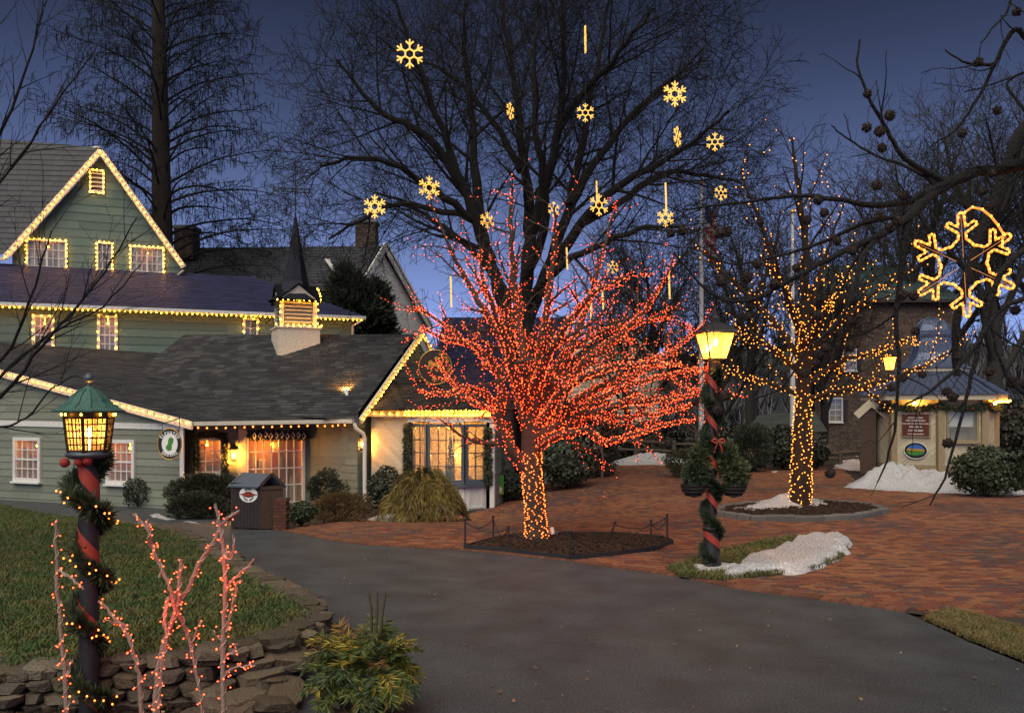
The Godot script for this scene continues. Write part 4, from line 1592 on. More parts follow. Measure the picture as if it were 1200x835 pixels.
	put("bay_head", g, M["trim_white"], t)
	g = Geo.new()
	g.ball((b1 + b2) * 0.5 + up * 1.72 - n2 * 0.35, Vector3.ONE * 0.05, 6, 8)
	g.ball((b0 + b3) * 0.5 + up * 0.95 - n2 * 0.7, Vector3.ONE * 0.05, 6, 8)
	put("display_lamp", g, M["bulb_warm"], t)
	lamp((b1 + b2) * 0.5 + up * 1.72 - n2 * 0.35, 1.0, Color(1.0, 0.7, 0.34), 0.08)
	lamp((b0 + b3) * 0.5 + up * 0.95 - n2 * 0.7, 0.3, Color(1.0, 0.68, 0.3), 0.08)
	# display: a small tree, cards and boxes
	var tp := (b1 + b2) * 0.5 + u2 * 0.08 - n2 * 0.15 + up * 0.32
	var dt := thing("display_tree", "slim garland tree standing inside the bay window", "tree", tp)
	g = Geo.new()
	for k in 240:
		var f := rng.randf()
		var a := rng.randf() * TAU
		var r := 0.2 * (1.0 - f) + 0.03
		var o := tp + up * (f * 1.25)
		g.col = Color(0.03, 0.05, 0.02) * rng.randf_range(0.7, 1.5)
		spray(g, o, (Vector3(cos(a), 0.1, sin(a))).normalized(), r, 4, 0.008)
	put("crown", g, M["needle"], dt)
	g = Geo.new()
	g.rod(tp - up * 0.02, tp + up * 1.1, 0.012)
	put("trunk", g, M["bark_brown"], dt)
	var dc := [Color(0.6, 0.55, 0.45), Color(0.7, 0.66, 0.55), Color(0.1, 0.1, 0.09), Color(0.45, 0.3, 0.1)]
	var dl := ["white card with dark print in the bay window", "cream arched plaque leaning in the bay window", "small dark framed picture in the bay window", "round brown basket in the bay window"]
	for k in 4:
		var o: Vector3 = tp - u2 * (0.34 - k * 0.16) + n2 * (0.05 if k != 3 else -0.05) + up * [0.15, 0.0, 0.15, 0.0][k]
		if k == 3:
			o += u2 * 0.28
		g = Geo.new()
		g.col = dc[k]
		if k == 3:
			g.lathe(o, [Vector2(0.001, 0), Vector2(0.1, 0.0), Vector2(0.13, 0.08), Vector2(0.09, 0.16), Vector2(0.001, 0.17)], 10)
		else:
			g.slab(PackedVector2Array([Vector2(-0.08, 0), Vector2(0.08, 0), Vector2(0.08, 0.2), Vector2(0.05, 0.27), Vector2(-0.05, 0.27), Vector2(-0.08, 0.2)]), o - up * (0.15 if k != 1 else 0.0), u2, (up - n2 * 0.15).normalized(), 0.0, 0.02)
		tag(put("window_display", g, M["cloth"]), dl[k], "display")
	# hip roof
	var e1 := k1 + n3 * 0.32 - u * 0.1 + up * hb
	var e2 := k2 + (n3 + n2).normalized() * 0.36 + up * hb
	var e3 := k3 + (n2 + u2).normalized() * 0.42 + up * hb
	var e4 := k4 + u2 * 0.3 + up * hb
	var r1 := P(457, 447, 24.4)
	var r2 := P(534, 446, 24.4)
	g = Geo.new()
	lay([e1, e2, r1], e2 - e1, 0.26, 0.16, 0.018, ROOF_DARK, [], g, null, "", M["shingle"])
	lay([e2, e3, r2, r1], e3 - e2, 0.26, 0.16, 0.018, ROOF_DARK, [], g, null, "", M["shingle"])
	lay([e3, e4, r2], e4 - e3, 0.26, 0.16, 0.018, ROOF_DARK, [], g, null, "", M["shingle"])
	g.col = ROOF_DARK[0]
	g.bar(e2 + up * 0.03, r1 + up * 0.03, 0.16, 0.04)
	g.bar(e3 + up * 0.03, r2 + up * 0.03, 0.16, 0.04)
	g.bar(r1 + up * 0.02, r2 + up * 0.02, 0.18, 0.04)
	stuff(put("bay_roof_shingles", g, M["shingle"], t))
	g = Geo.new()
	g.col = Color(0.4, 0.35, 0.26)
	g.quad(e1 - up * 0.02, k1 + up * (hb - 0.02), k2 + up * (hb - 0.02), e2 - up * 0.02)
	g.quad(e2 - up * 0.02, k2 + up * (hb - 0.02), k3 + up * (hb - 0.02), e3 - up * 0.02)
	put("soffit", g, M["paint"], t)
	# right side wall
	lay([k3 - up * 0.5, k4 - up * 0.5, k4 + up * hb, k3 + up * hb], (k4 - k3), 3.0, 0.2, 0.02, SAGE, [], null, t, "clapboard", M["siding"])
	light_string("warm bulbs on the frieze above the wall of diagonal boards", [k1 + n3 * 0.22 + up * 2.06, k2 + n3 * 0.22 + up * 2.06], 0.24, n3, "bulb_warm", 0.019)
	light_string("upper row of warm bulbs on the frieze over the bay window", [k2 + n2 * 0.22 + up * 2.12, k3 + n2 * 0.22 + up * 2.12], 0.11, n2, "bulb_warm", 0.019)
	light_string("lower row of warm bulbs on the frieze over the bay window", [k2 + n2 * 0.22 + up * 2.03, k3 + n2 * 0.22 + up * 2.03], 0.11, n2, "bulb_warm", 0.019)


func make_cupola() -> void:
	var c := P(346, 400, 26.5)
	var t := thing("cupola", "white louvred roof cupola with dark spire, trimmed with bulbs", "cupola", c)
	var yaw := 0.42
	var b := Basis(Vector3.UP, yaw)
	var w := 1.07
	var g := Geo.new()
	g.box(Transform3D(b, c + Vector3.UP * -0.06), Vector3(w * 1.18, 0.84, w * 1.18))
	put("base", g, M["trim"], t)
	g = Geo.new()
	g.box(Transform3D(b, c + Vector3.UP * 0.385), Vector3(w * 1.26, 0.05, w * 1.26))
	put("ledge", g, M["trim"], t)
	var y0 := 0.41
	var y1 := 1.22
	g = Geo.new()
	for sx in [-1, 1]:
		for sz in [-1, 1]:
			g.box(Transform3D(b, c + b * Vector3(sx * w * 0.46, (y0 + y1) * 0.5, sz * w * 0.46)), Vector3(0.12, y1 - y0, 0.12))
	put("corner_post", g, M["trim"], t)
	g = Geo.new()
	g.box(Transform3D(b, c + Vector3.UP * (y0 + y1) * 0.5), Vector3(w * 0.8, y1 - y0, w * 0.8))
	put("core", g, M["bare_wood"], t)
	for face in 4:
		var fb := b * Basis(Vector3.UP, face * PI * 0.5)
		for k in 7:
			g = Geo.new()
			g.box(Transform3D(fb * Basis(Vector3.RIGHT, 0.55), c + fb * Vector3(0, lerpf(y0, y1, (k + 0.5) / 7.0), w * 0.44)), Vector3(w * 0.78, 0.03, 0.13))
			put("louvre", g, M["trim"], t)
		# small pediment
		g = Geo.new()
		g.slab(PackedVector2Array([Vector2(-w * 0.56, 0), Vector2(w * 0.56, 0), Vector2(0, 0.46)]), c + fb * Vector3(0, y1, w * 0.4), fb.x, Vector3.UP, 0.0, 0.14)
		put("pediment", g, M["trim"], t)
		for s in [-1, 1]:
			g = Geo.new()
			g.col = Color(0.5, 0.5, 0.6)
			var a: Vector3 = c + fb * Vector3(s * w * 0.66, y1 - 0.06, w * 0.6)
			var p: Vector3 = c + fb * Vector3(0, y1 + 0.52, w * 0.6)
			var p2: Vector3 = c + fb * Vector3(0, y1 + 0.52, 0)
			var a2: Vector3 = c + fb * Vector3(s * w * 0.66, y1 - 0.06, w * 0.1)
			if s < 0:
				g.quad(a, p, p2, a2)
			else:
				g.quad(p, a, a2, p2)
			put("roof_slope", g, M["spire_metal"], t)
	# spire: a flared four-sided pyramid
	g = Geo.new()
	var prof := [Vector2(0.86, y1 + 0.0), Vector2(0.52, y1 + 0.28), Vector2(0.4, y1 + 0.62), Vector2(0.29, y1 + 1.2), Vector2(0.16, y1 + 1.9), Vector2(0.02, y1 + 2.75)]
	g.lathe(c, prof, 8, true, PI / 8 + yaw)
	put("spire", g, M["spire_metal"], t)
	# weather vane
	var top := c + Vector3.UP * (y1 + 2.7)
	g = Geo.new()
	g.rod(top, top + Vector3.UP * 1.75, 0.018, 5)
	g.ball(top + Vector3.UP * 0.35, Vector3(0.05, 0.05, 0.05), 5, 8)
	g.rod(top + Vector3(-0.42, 0.72, 0.15), top + Vector3(0.42, 0.72, -0.15), 0.02, 5)
	g.rod(top + Vector3(-0.15, 0.72, -0.4), top + Vector3(0.15, 0.72, 0.4), 0.012, 5)
	g.rod(top + Vector3(-0.5, 0.82, 0.1), top + Vector3(0.45, 0.82, -0.1), 0.022, 5)
	var vane := put("weather_vane", g, M["iron"], t)
	for s in [["N", -0.56], ["S", 0.46]]:
		var tm := TextMesh.new()
		tm.text = s[0]
		tm.font = SystemFont.new()
		tm.font.font_names = PackedStringArray(["Droid Sans"])
		tm.font_size = 32
		tm.pixel_size = 0.011
		tm.depth = 0.02
		tm.material = M["iron"]
		copy("letter", tm, Transform3D(Basis(), top + Vector3(s[1], 0.72, 0.15 * -signf(s[1]))), vane)
	var bc := func(x: float, y: float, z: float) -> Vector3: return c + b * Vector3(x, y, z)
	light_string("warm bulbs round the ledge of the roof cupola", [bc.call(-w * 0.63, 0.42, w * 0.63), bc.call(w * 0.63, 0.42, w * 0.63), bc.call(w * 0.63, 0.42, -w * 0.63)], 0.17, Vector3.UP, "bulb_warm", 0.019)
	light_string("warm bulbs under the eaves of the roof cupola", [bc.call(-w * 0.6, y1 - 0.03, w * 0.58), bc.call(w * 0.5, y1 - 0.03, w * 0.58), bc.call(w * 0.66, y1 - 0.03, w * 0.55), bc.call(w * 0.66, y1 + 0.48, 0), bc.call(w * 0.66, y1 - 0.03, -w * 0.55)], 0.17, Vector3.BACK, "bulb_warm", 0.019)
	light_string("warm bulbs down the corner posts of the roof cupola", [bc.call(-w * 0.5, y1, w * 0.54), bc.call(-w * 0.5, y0, w * 0.54), bc.call(w * 0.54, y0, w * 0.54), bc.call(w * 0.54, y1, w * 0.54)], 0.2, Vector3.BACK, "bulb_warm", 0.022)


# ---------- plants ----------
# a little fan of needles
func spray(g: Geo, o: Vector3, dir: Vector3, l: float, count: int, thick: float, spread := 0.7) -> void:
	for k in count:
		var d := (dir + Vector3(rng.randf_range(-spread, spread), rng.randf_range(-spread, spread), rng.randf_range(-spread, spread))).normalized()
		var side := d.cross(Vector3(rng.randf_range(-1, 1), rng.randf_range(-1, 1), rng.randf_range(-1, 1))).normalized() * thick
		var q := rng.randf_range(0.6, 1.1) * l
		g.quad(o - side * 0.5, o + d * q * 0.5 - side, o + d * q, o + d * q * 0.5 + side)


# leaf-sized faces through the volume of an ellipsoid, in clumps, denser at the outside
func foliage(g: Geo, c: Vector3, r: Vector3, count: int, leaf: float, tint: Color, needles := false, flat_foot := true) -> void:
	var lumps := []
	for k in 26:
		var a := Vector3(rng.randfn(), rng.randfn(), rng.randfn()).normalized()
		lumps.append([a, rng.randf_range(0.78, 1.12)])
	for k in count:
		var d := Vector3(rng.randfn(), rng.randfn() + 0.15, rng.randfn()).normalized()
		var best := -1.0
		var size := 1.0
		for l in lumps:
			var q: float = d.dot(l[0])
			if q > best:
				best = q
				size = l[1]
		# the surface sinks between the clumps
		var rad: float = size * (0.86 + 0.18 * smoothstep(0.82, 0.98, best)) * pow(rng.randf(), 0.22)
		var o := c + d * r * rad
		if flat_foot and o.y < c.y - r.y * 0.96:
			continue
		var kk := rng.randf_range(0.55, 1.45)
		g.col = Color(tint.r * kk * rng.randf_range(0.85, 1.2), tint.g * kk, tint.b * kk)
		if needles:
			spray(g, o, (d + Vector3.UP * 0.25).normalized(), leaf, 3, leaf * 0.09, 0.6)
		else:
			var n := (d + Vector3(rng.randf_range(-0.9, 0.9), rng.randf_range(-0.9, 0.9), rng.randf_range(-0.9, 0.9))).normalized()
			var x := n.cross(Vector3(rng.randf_range(-1, 1), rng.randf_range(-1, 1), rng.randf_range(-1, 1))).normalized()
			var y := n.cross(x)
			var s := leaf * rng.randf_range(0.7, 1.25)
			g.quad(o - x * s * 0.5, o - y * s * 0.28, o + x * s * 0.5, o + y * s * 0.28)


func stems(g: Geo, foot: Vector3, c: Vector3, r: Vector3, count: int, thick: float) -> void:
	for k in count:
		var a := TAU * k / count + rng.randf()
		var e := c + Vector3(cos(a) * r.x * 0.6, r.y * rng.randf_range(0.0, 0.5), sin(a) * r.z * 0.6)
		var m := foot.lerp(e, 0.5) + Vector3(rng.randf_range(-0.05, 0.05), 0.05, rng.randf_range(-0.05, 0.05))
		g.tube(PackedVector3Array([foot + Vector3(cos(a), 0, sin(a)) * thick, m, e]), PackedFloat32Array([thick, thick * 0.7, thick * 0.3]), 4)


func shrub(called: String, label: String, px: float, base_py: float, top_py: float, half_px: float, count: int, leaf: float, tint: Color, opt := {}) -> Node3D:
	var o := G(px, base_py) if not opt.has("d") else P(px, base_py, opt["d"])
	var d := -o.z
	var hgt := (base_py - top_py) / FPX * d
	var rx := half_px / FPX * d
	var rz: float = rx * opt.get("deep", 0.85)
	var t := thing(called, label, "shrub", o, opt.get("group", "shrubs along the shop"))
	var c := o + Vector3(0, hgt * 0.52, 0)
	var g := Geo.new()
	foliage(g, c, Vector3(rx, hgt * 0.5, rz), count, leaf, tint, opt.get("needles", false))
	put("foliage", g, M["needle"] if opt.get("needles", false) else M["leaf"], t)
	g = Geo.new()
	stems(g, o - Vector3.UP * 0.03, c, Vector3(rx, hgt * 0.4, rz), 9, 0.018)
	put("stem", g, M["bark_brown"], t)
	return t


# a mound of drooping golden threads
func weeping_shrub(label: String, px: float, base_py: float, top_py: float, half_px: float, tint: Color, count := 1500) -> void:
	var o := G(px, base_py)
	var d := -o.z
	var h := (base_py - top_py) / FPX * d
	var r := half_px / FPX * d
	var t := thing("weeping_shrub", label, "shrub", o, "shrubs along the shop")
	var g := Geo.new()
	var clumps := []
	for k in 95:
		clumps.append([rng.randf() * TAU, sqrt(rng.randf()), rng.randf_range(0.8, 1.1), rng.randf_range(0.4, 1.5)])
	for k in count:
		var cl: Array = clumps[k % 95]
		var a: float = cl[0] + rng.randfn() * 0.09
		var rr: float = clampf(cl[1] + rng.randfn() * 0.05, 0.0, 1.0)
		var top: float = h * cl[2] * sqrt(maxf(0.0, 1.0 - rr * rr * 0.92)) * rng.randf_range(0.86, 1.0)
		var p := o + Vector3(cos(a) * rr * r, top, sin(a) * rr * r * 0.9)
		var out := Vector3(cos(a), 0, sin(a))
		var kk: float = rng.randf_range(0.6, 1.3) * cl[3]
		g.col = Color(tint.r * kk, tint.g * kk * rng.randf_range(0.85, 1.1), tint.b * kk)
		var l := rng.randf_range(0.22, 0.5) * minf(1.0, h)
		for s in 3:
			var q := p + (out * (0.55 - s * 0.15) + Vector3.DOWN * (0.25 + s * 0.3)).normalized() * l / 3.0
			q.y = maxf(q.y, o.y + 0.02)
			spray(g, p, (q - p).normalized(), l * 0.5, 3, 0.008, 0.4)
			p = q
	put("foliage", g, M["needle"], t)
	g = Geo.new()
	stems(g, o - Vector3.UP * 0.03, o + Vector3.UP * h * 0.4, Vector3(r, h * 0.4, r), 9, 0.02)
	put("stem", g, M["bark_brown"], t)


var thin := 0.0025   # the finest twig of the tree being built

# --- bare trees ---
# cfg: [children per metre, length lo, length hi, angle lo, angle hi, radius ratio, wiggle, rise, sides, seg length]
func branch(g: Geo, rec: Array, p: Vector3, dir: Vector3, l: float, r: float, level: int, cfg: Array) -> void:
	var c: Array = cfg[level]
	var m := clampi(int(ceil(l / c[9])), 2, 12)
	var pts := PackedVector3Array([p])
	var rad := PackedFloat32Array([r])
	var d := dir
	var step := l / m
	for k in m:
		d = (d + Vector3(rng.randf_range(-1, 1), rng.randf_range(-1, 1), rng.randf_range(-1, 1)) * c[6] + Vector3.UP * c[7] * step).normalized()
		p += d * step
		pts.append(p)
		rad.append(maxf(r * (1.0 - 0.78 * (k + 1.0) / m), thin))
	limb(g, rec, pts, rad, level, cfg)


func limb(g: Geo, rec: Array, pts: PackedVector3Array, rad: PackedFloat32Array, level: int, cfg: Array) -> void:
	var c: Array = cfg[level]
	g.tube(pts, rad, c[8])
	rec.append([level, pts, rad])
	if level + 1 >= cfg.size():
		return
	var n: Array = cfg[level + 1]
	var total := 0.0
	for k in pts.size() - 1:
		total += pts[k].distance_to(pts[k + 1])
	var kids := int(round(total * n[0] * rng.randf_range(0.85, 1.15)))
	var roll := rng.randf() * TAU
	for k in kids:
		var f := lerpf(c[10] if c.size() > 10 else 0.15, 1.0, (k + rng.randf()) / kids) * (pts.size() - 1)
		var i := clampi(int(f), 0, pts.size() - 2)
		var q := pts[i].lerp(pts[i + 1], f - i)
		var rr := lerpf(rad[i], rad[i + 1], f - i)
		var dir := (pts[i + 1] - pts[i]).normalized()
		roll += 2.4 + rng.randf_range(-0.6, 0.6)
		var side := dir.cross(Vector3.UP if absf(dir.y) < 0.95 else Vector3.RIGHT).normalized().rotated(dir, roll)
		var ang := rng.randf_range(n[3], n[4])
		var d2 := (dir * cos(ang) + side * sin(ang)).normalized()
		var along := f / (pts.size() - 1)
		branch(g, rec, q, d2, rng.randf_range(n[1], n[2]) * (1.15 - 0.5 * along), minf(rr * n[5], n[11] if n.size() > 11 else 1e9), level + 1, cfg)


# a limb drawn through picture points [px, py, depth], made smooth
func path3(pts: Array, sub := 4, wob := 0.0) -> PackedVector3Array:
	var k3 := PackedVector3Array()
	for p in pts:
		k3.append(P(p[0], p[1], p[2]))
	var out := PackedVector3Array()
	for i in k3.size() - 1:
		var a := k3[maxi(i - 1, 0)]
		var b := k3[i]
		var c := k3[i + 1]
		var d := k3[mini(i + 2, k3.size() - 1)]
		for s in sub:
			var q := b.cubic_interpolate(c, a, d, float(s) / sub)
			if wob > 0.0 and s > 0:
				q += Vector3(rng.randf_range(-wob, wob), rng.randf_range(-wob, wob), rng.randf_range(-wob, wob))
			out.append(q)
	out.append(k3[k3.size() - 1])
	return out


func taper(n: int, r0: float, r1: float) -> PackedFloat32Array:
	var out := PackedFloat32Array()
	for k in n:
		out.append(lerpf(r0, r1, pow(float(k) / (n - 1), 0.85)))
	return out


# bulbs wound along recorded branches, merged: thousands of them
func wound_bulbs(g: Geo, rec: Array, level: int, spacing: float, r: float, loose: float, chance := 1.0, where = null) -> int:
	var count := 0
	for b in rec:
		if b[0] != level:
			continue
		if rng.randf() > chance:
			continue
		var pts: PackedVector3Array = b[1]
		var rad: PackedFloat32Array = b[2]
		var ang := rng.randf() * TAU
		for k in pts.size() - 1:
			var l := pts[k].distance_to(pts[k + 1])
			var dir := (pts[k + 1] - pts[k]).normalized()
			var side := dir.cross(Vector3.UP if absf(dir.y) < 0.95 else Vector3.RIGHT).normalized()
			var m := int(l / spacing)
			if rng.randf() < l / spacing - m:
				m += 1
			for i in m:
				ang += 2.4 + rng.randf_range(-0.4, 0.4)
				var f := (i + rng.randf()) / maxi(m, 1)
				var p := pts[k].lerp(pts[k + 1], f) + side.rotated(dir, ang) * (lerpf(rad[k], rad[k + 1], f) + r + rng.randf() * loose)
				if where != null and not where.call(p):
					continue
				octa(g, p, r)
				count += 1
	return count


func octa(g: Geo, p: Vector3, r: float) -> void:
	var i := g.v.size()
	for d: Vector3 in [Vector3.RIGHT, Vector3.UP, Vector3.BACK, Vector3.LEFT, Vector3.DOWN, Vector3.FORWARD]:
		g.v.append(p + d * r)
		g.n.append(d)
		g.c.append(Color.WHITE)
	for q: Array in [[0, 1, 2], [1, 3, 2], [3, 4, 2], [4, 0, 2], [1, 0, 5], [3, 1, 5], [4, 3, 5], [0, 4, 5]]:
		g.ix.append(i + q[0]); g.ix.append(i + q[2]); g.ix.append(i + q[1])


func make_red_tree() -> void:
	thin = 0.0035
	var o := G(628, 634)
	var t := thing("red_lit_tree", "small bare tree wound with thousands of red lights", "tree", o)
	var d := -o.z
	var rec := []
	var g := Geo.new()
	var trunk := path3([[628, 636, d], [628, 615, d], [626, 585, d], [623, 555, d], [622, 530, d], [621, 500, d]], 3, 0.01)
	g.tube(trunk, PackedFloat32Array([0.21, 0.195, 0.18, 0.17, 0.16, 0.158, 0.158, 0.158, 0.16, 0.16, 0.165, 0.165, 0.16, 0.15, 0.14, 0.12]), 12)
	put("trunk", g, M["bark_tan"], t)
	g = Geo.new()
	var cfg := [
		[0, 0, 0, 0, 0, 1, 0.1, 0.1, 7, 0.3, 0.12],
		[3.4, 0.4, 1.25, 0.45, 1.1, 0.55, 0.2, 0.16, 5, 0.12, 0.1],
		[6.0, 0.25, 0.65, 0.5, 1.1, 0.6, 0.2, 0.25, 3, 0.09, 0.1],
		[7.0, 0.1, 0.28, 0.5, 1.1, 0.6, 0.22, 0.2, 3, 0.08]]
	var main := [
		[[[620, 552, d], [606, 535, d - 0.1], [590, 512, d - 0.2], [584, 485, d - 0.3], [588, 455, d - 0.4], [577, 425, d - 0.5], [552, 404, d - 0.7], [520, 396, d - 0.8], [492, 384, d - 0.9]], 0.12],
		[[[586, 478, d - 0.3], [565, 460, d - 0.6], [545, 452, d - 0.8], [520, 462, d - 1.0], [490, 458, d - 1.1]], 0.05],
		[[[590, 505, d - 0.2], [575, 480, d + 0.5], [552, 470, d + 0.9], [530, 448, d + 1.2], [512, 420, d + 1.4]], 0.05],
		[[[628, 520, d], [660, 500, d + 0.6], [700, 490, d + 1.1], [745, 488, d + 1.4], [790, 480, d + 1.6], [820, 470, d + 1.7]], 0.07],
		[[[630, 500, d], [665, 455, d - 0.9], [710, 432, d - 1.5], [760, 425, d - 1.9], [800, 428, d - 2.1]], 0.07],
		[[[628, 505, d], [680, 475, d - 0.3], [730, 455, d], [780, 440, d + 0.2], [835, 430, d + 0.4]], 0.07],
		[[[584, 440, d - 0.4], [560, 410, d], [535, 392, d + 0.3], [508, 372, d + 0.5], [486, 360, d + 0.6]], 0.06],
		[[[620, 505, d], [608, 460, d + 0.2], [596, 415, d + 0.3], [575, 375, d + 0.2], [548, 330, d + 0.2], [525, 285, d + 0.1], [505, 240, d]], 0.11],
		[[[622, 500, d], [618, 450, d], [612, 400, d + 0.1], [604, 345, d + 0.2], [600, 300, d + 0.2], [598, 245, d + 0.2], [600, 205, d + 0.2]], 0.12],
		[[[623, 490, d], [632, 440, d - 0.3], [636, 390, d - 0.5], [645, 335, d - 0.6], [652, 280, d - 0.7], [650, 240, d - 0.8]], 0.11],
		[[[624, 500, d], [645, 455, d + 0.1], [668, 410, d + 0.3], [690, 355, d + 0.4], [705, 300, d + 0.5], [722, 235, d + 0.6]], 0.11],
		[[[625, 505, d], [655, 462, d - 0.2], [690, 420, d - 0.3], [728, 392, d - 0.4], [765, 350, d - 0.5], [790, 300, d - 0.5]], 0.1],
		[[[626, 510, d], [660, 480, d + 0.3], [700, 455, d + 0.6], [745, 440, d + 0.8], [790, 410, d + 1.0], [825, 380, d + 1.1]], 0.1],
		[[[626, 515, d], [655, 496, d - 0.4], [695, 482, d - 0.7], [740, 470, d - 0.9], [785, 468, d - 1.0], [832, 455, d - 1.1]], 0.1],
		[[[626, 530, d], [648, 512, d - 0.4], [680, 505, d - 0.8], [694, 508, d - 0.9], [708, 519, d - 1.0], [735, 510, d - 1.2], [775, 498, d - 1.3], [815, 492, d - 1.4]], 0.075],
		[[[620, 480, d], [604, 440, d - 0.7], [590, 390, d - 1.2], [570, 340, d - 1.5], [562, 290, d - 1.6]], 0.09],
		[[[620, 470, d], [640, 420, d - 0.8], [672, 372, d - 1.4], [700, 340, d - 1.8], [742, 318, d - 2.0]], 0.09],
		[[[620, 460, d], [610, 400, d + 0.9], [570, 345, d + 1.5], [545, 300, d + 1.8]], 0.09],
		[[[623, 480, d], [650, 430, d + 1.0], [690, 395, d + 1.6], [740, 380, d + 1.9], [790, 372, d + 2.0]], 0.09]]
	for m in main:
		var pts := path3(m[0], 4, 0.025)
		limb(g, rec, pts, taper(pts.size(), m[1], 0.012), 0, cfg)
	put("crown", g, M["bark_tan"], t)
	var ls := thing("light_string", "thousands of small red lights wound through the small bare tree", "light string", o, "light strings on the trees")
	g = Geo.new()
	var sparse := func(p: Vector3) -> bool: return rng.randf() < lerpf(1.0, 0.28, sstep(3.4, 5.0, p.y))
	var n := wound_bulbs(g, rec, 0, 0.012, 0.0078, 0.02, 1.0, sparse)
	n += wound_bulbs(g, rec, 1, 0.045, 0.0075, 0.02, 0.75, sparse)
	n += wound_bulbs(g, rec, 2, 0.075, 0.0065, 0.015, 0.32, sparse)
	stuff(put("bulbs", g, M["bulb_red"], ls))
	g = Geo.new()
	n += wound_bulbs(g, rec, 0, 0.07, 0.0095, 0.02, 1.0, sparse)
	n += wound_bulbs(g, rec, 1, 0.3, 0.009, 0.02, 0.9, sparse)
	stuff(put("bright_bulbs", g, M["bulb_coral"], ls))
	g = Geo.new()
	n += wound_bulbs(g, [[0, trunk.slice(0, 13), PackedFloat32Array([0.21, 0.195, 0.18, 0.17, 0.16, 0.158, 0.158, 0.158, 0.16, 0.16, 0.165, 0.165, 0.16])]], 0, 0.0045, 0.0105, 0.012)
	stuff(put("trunk_bulbs", g, M["bulb_orange"], ls))
	g = Geo.new()
	for k in 60:
		var y := 0.05 + k * 0.03
		var pp := PackedVector3Array()
		for s in 5:
			var a := TAU * (s / 4.0) * 0.5 + k * 2.2
			pp.append(o + Vector3(cos(a) * 0.19, y + s * 0.012, sin(a) * 0.19))
		if y < 1.4:
			g.tube(pp, taper(5, 0.004, 0.004), 3)
	put("wire", g, M["wire"], ls)
	print("red bulbs ", n, " branches ", rec.size())
	for q in [[600, 470, d - 0.6], [660, 440, d - 0.6], [740, 460, d - 0.8], [600, 360, d], [680, 360, d], [540, 410, d - 0.6], [640, 520, d - 0.5], [770, 420, d]]:
		lamp(P(q[0], q[1], q[2]), 0.045, Color(1.0, 0.3, 0.13), 0.3)


func make_yellow_tree() -> void:
	thin = 0.004
	var o := G(938, 597)
	o.y += 0.1
	var d := -o.z
	var t := thing("yellow_lit_tree", "upright bare tree on the kerbed island wound with yellow lights", "tree", o)
	var rec := []
	var g := Geo.new()
	var trunk := path3([[938, 599, d], [939, 560, d], [940, 510, d], [942, 460, d], [944, 400, d], [945, 340, d]], 3, 0.01)
	g.tube(trunk, taper(trunk.size(), 0.24, 0.1), 10)
	put("trunk", g, M["bark_brown"], t)
	rec.append([0, trunk, taper(trunk.size(), 0.24, 0.1)])
	g = Geo.new()
	var cfg := [
		[0, 0, 0, 0, 0, 1, 0.1, 0.1, 6, 0.3, 0.15],
		[2.9, 0.6, 1.7, 0.45, 1.0, 0.5, 0.14, 0.2, 4, 0.18, 0.15],
		[4.5, 0.3, 0.8, 0.4, 1.0, 0.6, 0.18, 0.2, 3, 0.12, 0.1],
		[5.0, 0.12, 0.35, 0.4, 1.0, 0.6, 0.2, 0.2, 3, 0.1]]
	var main := [
		[[[945, 350, d], [944, 290, d], [938, 235, d], [930, 185, d + 0.1], [928, 160, d + 0.1]], 0.1],
		[[[944, 400, d], [925, 350, d - 0.2], [905, 300, d - 0.4], [885, 245, d - 0.5], [868, 200, d - 0.6]], 0.09],
		[[[944, 390, d], [960, 330, d + 0.2], [975, 280, d + 0.3], [990, 235, d + 0.3]], 0.08],
		[[[943, 420, d], [975, 385, d - 0.3], [1010, 355, d - 0.5], [1045, 330, d - 0.7], [1080, 310, d - 0.8]], 0.08],
		[[[943, 450, d], [985, 425, d + 0.2], [1030, 410, d + 0.4], [1075, 395, d + 0.5]], 0.075],
		[[[942, 470, d], [985, 458, d - 0.5], [1030, 448, d - 0.8], [1080, 430, d - 1.0], [1110, 415, d - 1.1]], 0.07],
		[[[943, 440, d], [910, 412, d - 0.5], [880, 395, d - 0.8], [850, 385, d - 1.0]], 0.08],
		[[[942, 465, d], [905, 450, d + 0.3], [870, 440, d + 0.5], [838, 425, d + 0.7]], 0.07],
		[[[943, 430, d], [905, 375, d + 0.8], [870, 340, d + 1.2], [838, 310, d + 1.4], [815, 285, d + 1.5]], 0.08],
		[[[943, 410, d], [930, 370, d - 1.0], [915, 330, d - 1.6], [890, 300, d - 2.0]], 0.08],
		[[[943, 410, d], [965, 370, d - 1.0], [985, 340, d - 1.6], [1005, 300, d - 2.0]], 0.08]]
	for m in main:
		var pts := path3(m[0], 4, 0.03)
		limb(g, rec, pts, taper(pts.size(), m[1], 0.014), 0, cfg)
	put("crown", g, M["bark_brown"], t)
	var ls := thing("light_string", "hundreds of warm yellow lights wound through the upright tree", "light string", o, "light strings on the trees")
	g = Geo.new()
	var low := func(p: Vector3) -> bool: return rng.randf() < lerpf(1.0, 0.22, sstep(3.6, 5.6, p.y))
	var n := wound_bulbs(g, rec, 0, 0.04, 0.0125, 0.03, 1.0, low)
	n += wound_bulbs(g, rec, 1, 0.085, 0.012, 0.04, 0.9, low)
	n += wound_bulbs(g, [[0, trunk.slice(0, 10), taper(10, 0.24, 0.16)]], 0, 0.013, 0.0145, 0.02)
	stuff(put("bulbs", g, M["bulb_gold"], ls))
	print("yellow bulbs ", n)
	for q in [[925, 430, d - 0.5], [990, 430, d - 0.5], [940, 540, d - 0.6]]:
		lamp(P(q[0], q[1], q[2]), 0.05, Color(1.0, 0.6, 0.2), 0.3)


